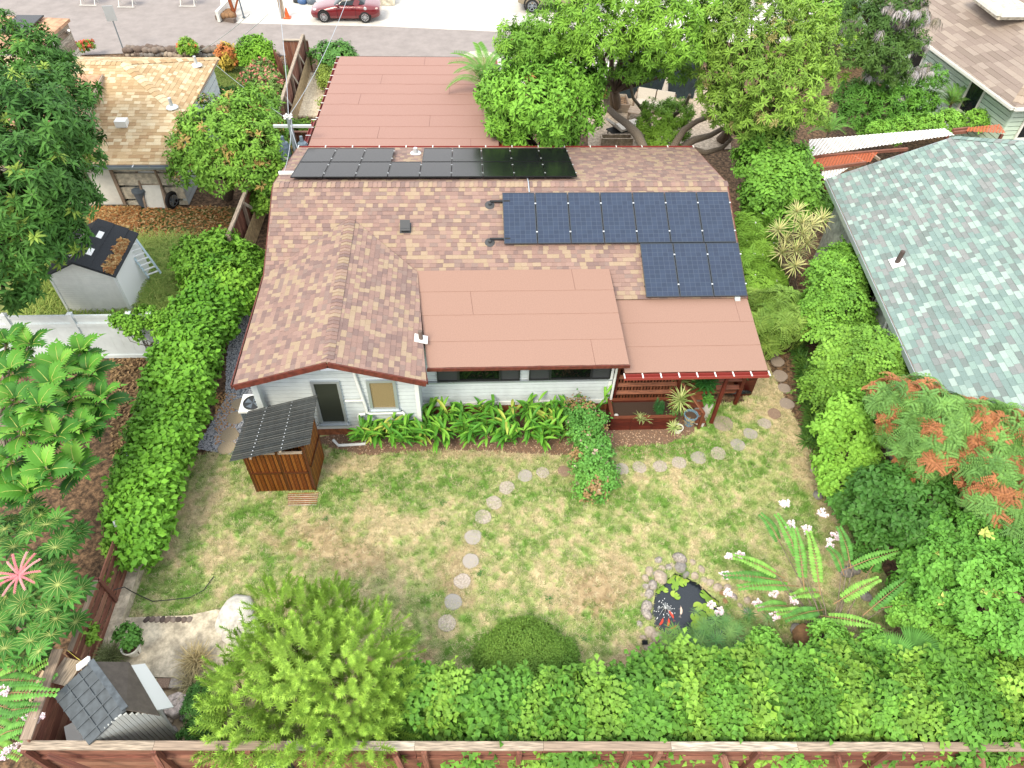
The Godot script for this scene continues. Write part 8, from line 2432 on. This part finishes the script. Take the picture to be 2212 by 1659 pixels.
	ob.tube([Vector3(-10.4, 0, -7.6), Vector3(-10.3, 1.4, -7.6), Vector3(-10.2, 2.2, -7.5)], [0.1, 0.08, 0.05], 8)
	part("trunk", ob, M.bark[1], ot)
	var cells := []
	for i in 70:
		var q := Vector2(rng.randf_range(-15, 190), rng.randf_range(1095, 1430))
		if q.x > 150 + (1280 - q.y) * 0.25 and q.y > 1250: continue
		if q.x > 195 - maxf(0, 1180 - q.y) * 0.6: continue
		var ok := true
		for c in cells:
			if c.distance_to(q) < 22: ok = false
		if ok: cells.append(q)
	for q in cells:
		var h := 2.3 + rng.randf_range(-0.35, 0.25) - maxf(0.0, (q.x - 130.0) * 0.008)
		var p := at(q.x, q.y, h)
		leaf_part(ot, "leaf", um[rng.randi() % 3], M.leaf_gloss, Transform3D(Basis.from_euler(Vector3(rng.randf_range(-0.3, 0.5), rng.randf() * TAU, rng.randf_range(-0.4, 0.4))).scaled(Vector3.ONE * rng.randf_range(0.75, 1.15)), p))
	for k in 36:
		var q := Vector2(rng.randf_range(-15, 175), rng.randf_range(1100, 1440))
		leaf_part(ot, "leaf", um[0], M.leaf_gloss, Transform3D(Basis.from_euler(Vector3(rng.randf_range(-0.3, 0.5), rng.randf() * TAU, rng.randf_range(-0.4, 0.4))), at(q.x, q.y, 1.6)))
	var fc := at(42, 1244, 2.55)
	var spike := MB.new()
	spike.tube([Vector3.ZERO, Vector3(0.25, 0.06, 0), Vector3(0.5, 0.02, 0)], [0.012, 0.01, 0.006], 5)
	for k in 70:
		var t := 0.1 + 0.9 * k / 70.0
		var a := k * 2.4
		spike.lathe(Vector3(0.5 * t, 0.06 * sin(t * 3.1), 0) + Vector3(0, cos(a), sin(a)) * 0.026, [Vector2(0.0, -0.012), Vector2(0.014, 0), Vector2(0.0, 0.014)], 5)
	var sm := spike.mesh()
	for k in 13:
		leaf_part(ot, "flower_spike", sm, [mat("d9808a", 0.6), mat("e0a0a4", 0.6)][k % 2], Transform3D(Basis(Vector3.UP, TAU * k / 13.0 + rng.randf() * 0.2) * Basis(Vector3.BACK, rng.randf_range(0.0, 0.35)) * Basis().scaled(Vector3(1, 0.7, 0.7)), fc))
	var dm := []
	for v in 2:
		var mb := MB.new()
		for k in 46:
			var t := rng.randf()
			mb.col = Color(0.5, 0.47, 0.22).lerp(Color(0.3, 0.38, 0.12), t) if v == 0 else Color(0.22, 0.36, 0.08).lerp(Color(0.55, 0.58, 0.26), t)
			var a := k * 2.4
			var el := lerpf(-0.3, 1.3, k / 46.0)
			blade(mb, Vector3(0, 0.002 * k, 0), Vector3(cos(a) * cos(el), sin(el), sin(a) * cos(el)), rng.randf_range(0.38, 0.5), 0.014, rng.randf_range(0.3, 0.9), 4, 0.2, 0.5)
		dm.append(mb.mesh())
	var dr := thing("dracaena", "clump of cream-striped dracaena heads on bare canes by the neighbour's wall", "plant", at(1710, 640))
	var canes := MB.new()
	for q in [[1719, 461, 2.9], [1729, 486, 2.7], [1750, 491, 2.6], [1774, 478, 2.6], [1680, 500, 2.4], [1731, 509, 2.5], [1696, 524, 2.2], [1743, 529, 2.3], [1718, 546, 2.1], [1687, 549, 2.0], [1716, 577, 1.8]]:
		var p := at(q[0], q[1], q[2])
		leaf_part(dr, "leaf_head", dm[0], M.leaf_dry, Transform3D(Basis.from_euler(Vector3(rng.randf_range(-0.3, 0.3), rng.randf() * TAU, rng.randf_range(-0.3, 0.3))).scaled(Vector3.ONE * rng.randf_range(0.9, 1.15)), p))
		canes.tube([dr.position + Vector3(rng.randf_range(-0.3, 0.3), 0, rng.randf_range(-0.3, 0.3)), p], [0.03, 0.02], 5)
	part("canes", canes, M.bark[1], dr)
	for q in [[1473, 823, 0.75, "upper striped spider-leaved plant beside the porch stair"], [1469, 866, 0.7, "full striped spider-leaved plant at the planter's right end"]]:
		var p := at(q[0], q[1], q[2])
		var t := thing("striped_plant", q[3], "plant", Vector3(p.x, 0, p.z))
		leaf_part(t, "leaf_head", dm[1], M.leaf, Transform3D(Basis(Vector3.UP, rng.randf()).scaled(Vector3.ONE * 1.05), p))
		leaf_part(t, "leaf_head", dm[1], M.leaf, Transform3D(Basis(Vector3.UP, 1.3).scaled(Vector3.ONE * 0.8), p - Vector3.UP * 0.2))
		var c := MB.new()
		c.tube([Vector3(p.x, 0, p.z), p], [0.03, 0.02], 6)
		part("stem", c, M.bark[1], t)
	var sp := at(1463, 930, 0.2)
	var tt := thing("striped_plant", "small drooping striped plant in the white pot", "plant", sp)
	leaf_part(tt, "leaf_head", dm[1], M.leaf, Transform3D(Basis.from_euler(Vector3(0.2, 0, 0.5)).scaled(Vector3.ONE * 0.6), sp + Vector3(-0.1, 0.12, 0)))
	var ds := at(1487, 913, 0.36)
	var dt := thing("dry_plant", "dry straw-coloured stubs in the blue pot", "plant", ds)
	var sb := MB.new()
	for k in 12:
		var a := k * 2.4
		blade(sb, ds + Vector3(cos(a), 0, sin(a)) * 0.05, Vector3(cos(a), 0.8, sin(a)), 0.16, 0.012, 0.8, 3)
	part("stems", sb, mat("a8925a", 0.9), dt)
	for q in [[1385, 905, 0.5, "spear", 0.6, "grassy pale plant in the raised planter", Color(0.26, 0.3, 0.12)], [1420, 886, 0.5, "podo", 1.2, "upright dark green succulent in the raised planter", Color(0.05, 0.16, 0.05)], [1425, 893, 0.48, "podo", 0.9, "second shorter dark succulent in the raised planter", Color(0.05, 0.17, 0.05)], [1458, 898, 0.48, "small", 2.0, "low weedy greens in the raised planter's right end", Color(0.1, 0.2, 0.05)], [1527, 825, 0.55, "spear", 1.35, "big dark glossy strap-leaved plant at the porch brace", Color(0.035, 0.14, 0.03)], [1522, 840, 0.4, "spear", 1.1, "low glossy strap-leaved plant below the porch brace", Color(0.05, 0.2, 0.04)], [1503, 812, 0.7, "citrus", 2.2, "leafy pot plant in the porch's shade", Color(0.04, 0.13, 0.03)], [1600, 812, 0.9, "citrus", 1.8, "small leafy plant on the porch rail", Color(0.06, 0.16, 0.05)], [1530, 868, 0.15, "citrus", 1.8, "bright leafy ground plant beside the walkway", Color(0.09, 0.26, 0.04)]]:
		var p := at(q[0], q[1], q[2])
		var t := thing("porch_plant", q[5], "plant", p)
		var x2 := []
		var c2 := []
		for k in 5:
			x2.append(Transform3D(Basis(Vector3.UP, k * 1.3).scaled(Vector3.ONE * q[4] * rng.randf_range(0.8, 1.1)), p + Vector3(rng.randf_range(-0.12, 0.12), rng.randf_range(-0.05, 0.05), rng.randf_range(-0.08, 0.08))))
			c2.append(q[6] * rng.randf_range(0.8, 1.3))
		scatter("leaves", sprig(q[3]), M.leaf_gloss, x2, c2, t).set_meta("kind", "stuff")
	var orc := at(1545, 808, 1.0)
	var ot2 := thing("pink_orchid", "magenta orchid bloom under the porch gutter", "flower", orc)
	var xo := []
	var co := []
	for k in 26:
		xo.append(Transform3D(Basis(Vector3.UP, k).scaled(Vector3.ONE * 1.3), orc + Vector3(rng.randf_range(-0.16, 0.16), rng.randf_range(-0.05, 0.1), rng.randf_range(-0.1, 0.1))))
		co.append(Color(0.75, 0.06, 0.4).lerp(Color(0.8, 0.3, 0.55), rng.randf()))
	scatter("petals", sprig("flower"), M.petal, xo, co, ot2).set_meta("kind", "stuff")
	var gm := []
	for v in 5:
		var mb := MB.new()
		mb.col = [Color(0.06, 0.2, 0.025), Color(0.1, 0.28, 0.03), Color(0.17, 0.38, 0.045), Color(0.36, 0.42, 0.08), Color(0.08, 0.24, 0.03)][v]
		blade(mb, Vector3.ZERO, Vector3(1, 0.55, 0), 0.46, 0.042, 1.1, 6, 0.35, 0.75)
		gm.append(mb.mesh())
	var spots := []
	for k in 96:
		var px := lerpf(775, 1250, rng.randf())
		var top := 905.0 if px < 900 else 888.0
		spots.append([px, rng.randf_range(top + 15, 962.0)])
	for q in [[800, 940], [830, 930], [780, 950], [860, 950], [1190, 900], [1210, 905], [1230, 900], [1255, 895], [1290, 895], [1170, 905]]: spots.append(q)
	for i in spots.size():
		var base := at(spots[i][0], spots[i][1])
		if base.z < -13.05 and base.x < -1.5: base.z = -12.9
		if base.z < -13.7: base.z = -13.65
		var tall := rng.randf_range(0.75, 1.3)
		var yellow := i % 9 == 4
		var g := thing("ginger_plant", "yellowing strap-leaved ginger plant in the bed below the windows" if yellow else "green strap-leaved ginger plant in the bed below the windows", "plant", base, "ginger plants below the windows")
		var lean := Vector3(rng.randf_range(-0.3, 0.3), 1, rng.randf_range(-0.1, 0.55)).normalized()
		var n := rng.randi_range(8, 11)
		var s0 := rng.randf() * TAU
		for k in n:
			var t := 0.25 + 0.75 * k / n
			var p := base + lean * tall * t * 0.8
			var b := Basis(Vector3.UP, s0 + (PI if k % 2 else 0.0) + rng.randf_range(-0.7, 0.7)) * Basis(Vector3.BACK, rng.randf_range(-0.2, 0.65))
			leaf_part(g, "leaf", gm[(3 if rng.randf() < 0.55 else 2) if yellow else [0, 1, 2, 4, 1, 4, 2][rng.randi() % 7]], M.leaf_gloss, Transform3D(b.scaled(Vector3.ONE * rng.randf_range(0.75, 1.2)), p))
		var st := MB.new()
		st.tube([base, base + lean * tall * 0.8], [0.014, 0.008], 5)
		part("cane", st, M.leaf, g)
		(g.get_child(g.get_child_count() - 1) as MeshInstance3D).material_override = mat("6f8f3a", 0.6)
	tree("young_conifer", "small blue-green feathery plant before the wing's window", "shrub", at(797, 935), [[797, 885, 0.75, 14], [800, 900, 0.5, 14]], "fine", [Color(0.05, 0.15, 0.07), Color(0.12, 0.28, 0.12)], 130.0, 0.02, "", {"scale": 0.6})
	var py := thing("papyrus", "clump of green papyrus umbrellas on the pond's right bank", "plant", at(1560, 1390))
	var xp := []
	var cp := []
	var ps := MB.new()
	for k in 46:
		var p := at(rng.randf_range(1495, 1660), rng.randf_range(1320, 1415), rng.randf_range(0.35, 0.75))
		if p.x < at(1500, 1380).x and p.z < at(1500, 1345).z: continue
		xp.append(Transform3D(Basis.from_euler(Vector3(rng.randf_range(-0.4, 0.4), rng.randf() * TAU, rng.randf_range(-0.4, 0.4))).scaled(Vector3.ONE * rng.randf_range(0.75, 1.15)), p))
		cp.append(Color(0.07, 0.2, 0.06).lerp(Color(0.2, 0.33, 0.09), rng.randf()))
		ps.tube([Vector3(lerpf(p.x, py.position.x, 0.3), 0, lerpf(p.z, py.position.z, 0.3)), p], [0.006, 0.005], 4)
	for q in [[1437, 1375], [1455, 1360], [1470, 1370], [1445, 1388], [1466, 1382]]:
		var p := at(q[0], q[1], 0.35)
		xp.append(Transform3D(Basis.from_euler(Vector3(0.2, rng.randf() * TAU, 0)), p))
		cp.append(Color(0.17, 0.33, 0.07))
		ps.tube([Vector3(p.x, 0, p.z), p], [0.006, 0.005], 4)
	part("stems", ps, mat("6b8a4a", 0.6), py)
	scatter("umbrellas", sprig("papyrus"), M.leaf, xp, cp, py).set_meta("kind", "stuff")
	var arm_meshes := []
	for v in 3:
		var mb := MB.new()
		var n := 17
		for k in n:
			var t := k / float(n - 1)
			var p := Vector3(0.95 * t, 0.16 * sin(t * 2.2) - 0.05 * t, 0)
			for s in [-1, 1]:
				var f := rng.randf_range(0.8, 1.2)
				mb.col = [Color(0.09, 0.24, 0.05), Color(0.13, 0.31, 0.06), Color(0.19, 0.38, 0.07)][v] * f
				leaf(mb, p, Vector3(0.25, 0.1, s), Vector3.UP, 0.15 * (0.55 + 0.45 * sin(PI * clampf(t + 0.15, 0, 1))), 0.044, 0.15, 0.6)
		mb.col = Color(0.32, 0.2, 0.1)
		mb.tube([Vector3(-0.25, -0.05, 0), Vector3(0.3, 0.1, 0), Vector3(0.95, 0.09, 0)], [0.012, 0.008, 0.003], 5)
		arm_meshes.append(mb.mesh())
	crape("arching crape myrtle with paired leaves and pale pink blooms beside the pond", at(1790, 1400), [[[1834, 1209], [1808, 1139], 1.35], [[1734, 1246], [1714, 1143], 1.10], [[1768, 1256], [1744, 1150], 1.15], [[1681, 1166], [1638, 1112], 1.20], [[1721, 1199], [1674, 1113], 1.20], [[1674, 1239], [1580, 1205], 0.95], [[1674, 1253], [1560, 1247], 0.85], [[1701, 1266], [1591, 1273], 0.75], [[1764, 1280], [1705, 1293], 0.70], [[1764, 1320], [1690, 1342], 0.75], [[1844, 1223], [1941, 1193], 1.20], [[1821, 1293], [1898, 1253], 1.00], [[1885, 1312], [1962, 1250], 1.05], [[1911, 1313], [2001, 1313], 1.00], [[1791, 1333], [1898, 1360], 0.75], [[1818, 1230], [1784, 1183], 1.20], [[1700, 1310], [1630, 1318], 0.60], [[1760, 1330], [1672, 1326], 0.70], [[1880, 1230], [1900, 1200], 1.10]], arm_meshes, [[1697, 1093, 1.3], [1775, 1110, 1.4], [1707, 1135, 1.1], [1743, 1145, 1.1], [1575, 1201, 1.0], [1598, 1202, 0.9], [1565, 1245, 0.9], [1573, 1283, 0.8], [1672, 1282, 0.7], [1790, 1175, 1.2], [1675, 1332, 0.7], [1715, 1298, 0.7], [1636, 1307, 0.6], [1553, 1323, 0.5], [1535, 1308, 0.4], [1805, 1160, 1.2], [1695, 1090, 1.3]])
	crape("crape myrtle with white-pink blooms leaning over the left fence corner", at(20, 1600), [[[30, 1570], [125, 1455], 1.5], [[0, 1500], [130, 1500], 1.7], [[0, 1450], [60, 1440], 1.8], [[10, 1540], [90, 1530], 1.6], [[0, 1590], [80, 1570], 1.5], [[40, 1480], [110, 1430], 1.7], [[0, 1470], [100, 1478], 1.7], [[-20, 1560], [60, 1600], 1.3], [[-10, 1610], [50, 1640], 1.1], [[-20, 1520], [70, 1550], 1.5]], arm_meshes, [[12, 1495, 1.7], [65, 1545, 1.6], [85, 1550, 1.6], [75, 1556, 1.5], [10, 1630, 1.2], [20, 1620, 1.2], [45, 1615, 1.2]])
	var fm := MB.new()
	for k in 30:
		var t := 0.1 + 0.9 * k / 30.0
		var p := Vector3(1.5 * t, 0.5 * sin(t * 2.2) - 0.55 * t * t, 0)
		for s in [-1, 1]:
			var f := rng.randf_range(0.8, 1.2)
			fm.col = Color(0.12, 0.27, 0.05) * f
			blade(fm, p, Vector3(0.55, 0.15, s), 0.42 * (1.0 - 0.5 * t), 0.018, 0.8, 3, 0.2)
	fm.col = Color(0.3, 0.36, 0.1)
	fm.tube([Vector3.ZERO, Vector3(0.75, 0.3, 0), Vector3(1.5, -0.1, 0)], [0.02, 0.014, 0.005], 5)
	var frond := fm.mesh()
	palm("feather palm with drooping fronds between carport roof and lychee tree", at(1050, 180, 3.4), frond, 13, 1.05, M.leaf)
	palm("golden-green feather palm before the pale green house wall", at(2055, 225, 1.6), frond, 11, 0.75, M.leaf)
	palm("yellowish feather palm at the pergola's left end", at(1790, 285, 1.6), frond, 10, 0.6, M.leaf)
	palm("dark feather palm between the cottage ridge and the outbuilding", at(110, 95, 1.4), frond, 10, 0.6, M.leaf)
	palm("small spiky palm against the pale green wall", at(2140, 235, 1.2), frond, 9, 0.45, M.leaf)
	var fan := MB.new()
	for k in 40:
		var a := lerpf(-1.7, 1.7, k / 39.0)
		var f := rng.randf_range(0.8, 1.2)
		fan.col = Color(0.1, 0.25, 0.05) * f
		blade(fan, Vector3(cos(a), 0.02, sin(a)) * 0.08, Vector3(cos(a), 0.12, sin(a)), 0.62, 0.022, 0.5, 4, 0.5, 0.5)
	fan.col = Color(0.3, 0.36, 0.12)
	fan.tube([Vector3(-0.6, -0.3, 0), Vector3.ZERO], [0.014, 0.01], 5)
	var fanm := fan.mesh()
	var fp := thing("fan_palm", "fan palm with pleated leaves in front of the right-corner citrus", "palm", at(2000, 1480))
	for q in [[1930, 1400, -2.2, 0.8], [1970, 1390, -1.4, 0.95], [2000, 1400, -0.8, 0.95], [2030, 1430, -0.2, 0.9], [1990, 1430, -1.0, 0.8], [2040, 1470, 0.3, 0.8]]:
		leaf_part(fp, "fan_leaf", fanm, M.leaf, Transform3D(Basis(Vector3.UP, -q[2] - PI / 2) * Basis(Vector3.BACK, 0.5), at(q[0], q[1] + 20, 1.1)).scaled_local(Vector3.ONE * q[3]))
	var fs := MB.new()
	fs.tube([fp.position, fp.position + Vector3(0, 0.7, 0)], [0.12, 0.09], 8)
	part("trunk", fs, M.bark[0], fp)
	for q in [[238, 1425, 0.16, "spiky green-brown grass clump beside the ring-rimmed pot", Color(0.2, 0.24, 0.1), 26], [425, 1432, 0.16, "straw-coloured dry grass clump at the terrace's right edge", Color(0.42, 0.34, 0.18), 24], [418, 1478, 0.02, "second straw grass clump below the terrace step", Color(0.42, 0.36, 0.2), 16]]:
		var p := at(q[0], q[1], q[2])
		var t := thing("grass_clump", q[3], "plant", p)
		var xg := []
		var cg := []
		for k in q[5]:
			xg.append(Transform3D(Basis.from_euler(Vector3(rng.randf_range(-0.5, 0.5), rng.randf() * TAU, rng.randf_range(-0.5, 0.5))).scaled(Vector3.ONE * rng.randf_range(0.45, 0.8)), p + Vector3(rng.randf_range(-0.08, 0.08), 0, rng.randf_range(-0.08, 0.08))))
			cg.append(q[4] * rng.randf_range(0.7, 1.4))
		scatter("blades", sprig("longgrass"), M.leaf_dry, xg, cg, t).set_meta("kind", "stuff")
	tree("flowering_pot_plant", "dark leafy plant with one pink flower in the ring-rimmed pot", "shrub", at(285, 1400, 0.14), [[272, 1370, 0.6, 20], [285, 1382, 0.6, 16]], "citrus", DARK_PAL, 100.0, 0.015, "", {"scale": 1.0, "flowers": {"density": 1.5, "a": Color(0.75, 0.3, 0.35), "b": Color(0.75, 0.3, 0.35), "scale": 1.2}})
	tree("bed_shrub", "dark narrow-leaved shrub beside the octagonal block", "shrub", at(430, 1575), [[425, 1540, 0.5, 34], [440, 1570, 0.5, 36], [415, 1585, 0.4, 32], [430, 1505, 0.5, 26], [450, 1600, 0.4, 30]], "mango", [Color(0.03, 0.09, 0.02), Color(0.09, 0.2, 0.05)], 130.0, 0.02, "", {"scale": 0.5})
	var strips := []
	for k in 30:
		var t := k / 29.0
		strips.append(at(lerpf(1722, 1752, t) + rng.randf_range(-8, 8) + 12 * sin(t * 3), lerpf(752, 960, t), 0.0))
	for k in 14:
		strips.append(at(rng.randf_range(1735, 1775), rng.randf_range(800, 980), 0.0))
	for p in strips:
		var t := thing("strap_plant", "arching strap-leaved lily clump along the worn side path", "plant", p, "strap-leaved border")
		var xg := []
		var cg := []
		for k in 3:
			xg.append(Transform3D(Basis(Vector3.UP, rng.randf() * TAU).scaled(Vector3.ONE * rng.randf_range(0.8, 1.2)), p))
			cg.append(Color(0.05, 0.14, 0.03).lerp(Color(0.14, 0.27, 0.05), rng.randf()))
		scatter("leaves", sprig("spear"), M.leaf_gloss, xg, cg, t).set_meta("kind", "stuff")
	var xg := []
	var cg := []
	for k in 2600:
		var p := at(rng.randf_range(60, 430), rng.randf_range(530, 720))
		if p.z > -16.6 or p.x > -8.9: continue
		if p.x > -13.3 and p.x < -11.1 and p.z > -20.5 and p.z < -18.2: continue
		if rng.randf() < smoothstep(-10.6, -9.4, p.x) * 0.5: continue
		xg.append(Transform3D(Basis(Vector3.UP, rng.randf() * TAU).scaled(Vector3.ONE * rng.randf_range(0.7, 1.25)), p + Vector3(0, -0.03, 0)))
		cg.append(Color(0.16, 0.3, 0.05).lerp(Color(0.42, 0.48, 0.13), rng.randf()))
	var lg := scatter("tall_grass", sprig("longgrass"), M.grass, xg, cg, null)
	lg.set_meta("kind", "stuff")
	tag(lg, "tall uncut grass round the white garden shed", "grass")
	tree("side_shrub", "small green shrub at the fence foot beside the garden hose", "shrub", at(262, 1230), [[250, 1180, 0.9, 22], [262, 1205, 0.7, 16], [235, 1250, 0.9, 14], [200, 1370, 0.9, 14]], "hedge", LIGHT_PAL, 100.0, 0.02, "", {"scale": 1.0})
	tree("right_border_shrub", "dark small-leaved shrub with purple heart beside the border rocks", "shrub", at(1850, 1200), [[1840, 1120, 0.8, 30], [1870, 1150, 0.8, 30], [1860, 1200, 0.7, 28], [1890, 1210, 0.7, 26], [1825, 1075, 0.8, 24]], "citrus", DARK_PAL, 110.0, 0.02, "", {"scale": 0.8, "flowers": {"density": 1.2, "a": Color(0.3, 0.02, 0.1), "b": Color(0.25, 0.02, 0.08), "scale": 1.3}})
	for k in 9:
		var q := [[1330, 1500], [960, 1090], [1185, 1300], [1470, 1500], [1040, 1240], [700, 1120], [960, 1130], [1100, 1350], [1260, 1380]][k] as Array
		if k in [0, 3]: continue
		var p := at(q[0], q[1])
		var wd := thing("weed_tuft", "small dark green weed growing in the lawn", "weed", p, "weeds in the lawn")
		var x2 := []
		var c2 := []
		for j in 4:
			x2.append(Transform3D(Basis(Vector3.UP, j * 1.6).scaled(Vector3.ONE * 0.8), p + Vector3(rng.randf_range(-0.08, 0.08), 0.03, rng.randf_range(-0.08, 0.08))))
			c2.append(Color(0.06, 0.18, 0.04))
		scatter("leaves", sprig("small"), M.leaf, x2, c2, wd).set_meta("kind", "stuff")
func crape(label: String, base: Vector3, arms: Array, meshes: Array, blooms: Array) -> void:
	var o := thing("crape_myrtle", label, "tree", base)
	var st := MB.new()
	for i in arms.size():
		var a: Array = arms[i]
		var h: float = a[2]
		var p0 := at(a[0][0], a[0][1], h - 0.15)
		var p1 := at(a[1][0], a[1][1], h + 0.1)
		var d := p1 - p0
		var L := d.length()
		var x := d.normalized()
		var z := x.cross(Vector3.UP).normalized()
		leaf_part(o, "leafy_branch", meshes[i % 3], M.leaf_gloss, Transform3D(Basis(x, z.cross(x), z) * Basis().scaled(Vector3(L / 0.98, 1.0, 1.15)), p0))
		st.tube([base, base.lerp(p0, 0.55) + Vector3.UP * 0.15, p0], [0.025, 0.015, 0.008], 5)
	part("stems", st, M.bark[1], o)
	for i in blooms.size():
		var xs := []
		var cs := []
		var p := at(blooms[i][0], blooms[i][1], blooms[i][2])
		for k in 14:
			xs.append(Transform3D(Basis(Vector3.UP, k).scaled(Vector3.ONE * rng.randf_range(0.7, 1.1)), p + Vector3(rng.randf_range(-0.09, 0.09), rng.randf_range(-0.05, 0.07), rng.randf_range(-0.09, 0.09))))
			cs.append(Color(0.8, 0.62, 0.72).lerp(Color(0.85, 0.8, 0.82), rng.randf()))
		scatter("bloom", sprig("flower"), M.petal, xs, cs, o).set_meta("kind", "stuff")
func palm(label: String, top: Vector3, frond: Mesh, n: int, k: float, m: Material) -> void:
	var base := Vector3(top.x, 0, top.z)
	var o := thing("feather_palm", label, "palm", base)
	var t := MB.new()
	t.tube([base, base.lerp(top, 0.5) + Vector3(0.04, 0, 0), top], [0.09, 0.07, 0.05], 8)
	part("trunk", t, M.bark[1], o)
	for i in n:
		var b := Basis(Vector3.UP, TAU * i / n * 1.62 + rng.randf() * 0.4) * Basis(Vector3.BACK, lerpf(0.9, -0.15, float(i) / n))
		leaf_part(o, "frond", frond, m, Transform3D(b.scaled(Vector3.ONE * k * rng.randf_range(0.85, 1.15)), top))
func _ready() -> void:
	rng.seed = 20240611
	nz.seed = 77
	nz.frequency = 0.01
	nz.noise_type = FastNoiseLite.TYPE_SIMPLEX_SMOOTH
	var th := deg_to_rad(46.8)
	var rho := deg_to_rad(2.26)
	var psi := deg_to_rad(4.56)
	cam_f = Vector3(sin(psi) * cos(th), -sin(th), -cos(psi) * cos(th))
	var r0 := Vector3(cos(psi), 0, sin(psi))
	var u0 := r0.cross(cam_f)
	cam_r = r0 * cos(rho) + u0 * sin(rho)
	cam_u = u0 * cos(rho) - r0 * sin(rho)
	var cam := Camera3D.new()
	cam.name = "camera"
	cam.fov = 57.0
	cam.near = 0.1
	cam.far = 400.0
	add_child(cam)
	cam.transform = Transform3D(Basis(cam_r, cam_u, -cam_f), EYE)
	cam.current = true
	var env := Environment.new()
	env.background_mode = Environment.BG_SKY
	var sky := Sky.new()
	var sm := ProceduralSkyMaterial.new()
	sm.sky_top_color = Color(0.90, 0.92, 0.95)
	sm.sky_horizon_color = Color(0.97, 0.97, 0.97)
	sm.sky_curve = 0.2
	sm.ground_bottom_color = Color(0.45, 0.43, 0.38)
	sm.ground_horizon_color = Color(0.8, 0.8, 0.78)
	sm.sky_energy_multiplier = 1.0
	sky.sky_material = sm
	env.sky = sky
	env.tonemap_mode = Environment.TONE_MAPPER_LINEAR
	env.tonemap_exposure = 2.3
	env.sdfgi_enabled = true
	env.ssao_enabled = true
	env.ssil_enabled = true
	var we := WorldEnvironment.new()
	we.name = "environment"
	we.environment = env
	add_child(we)
	var sun := DirectionalLight3D.new()
	sun.name = "sun"
	sun.light_energy = 0.6
	sun.light_angular_distance = 22.0
	sun.light_color = Color(1.0, 0.96, 0.88)
	sun.shadow_enabled = true
	add_child(sun)
	sun.look_at_from_position(Vector3(-5, 11, 8), Vector3.ZERO)
	make_materials()
	build_ground()
	build_street()
	build_house()
	build_carport()
	build_left_house()
	build_right_house()
	build_far_right_house()
	build_fences()
	build_path()
	build_pond()
	build_yard_things()
	build_patio()
	build_plants()
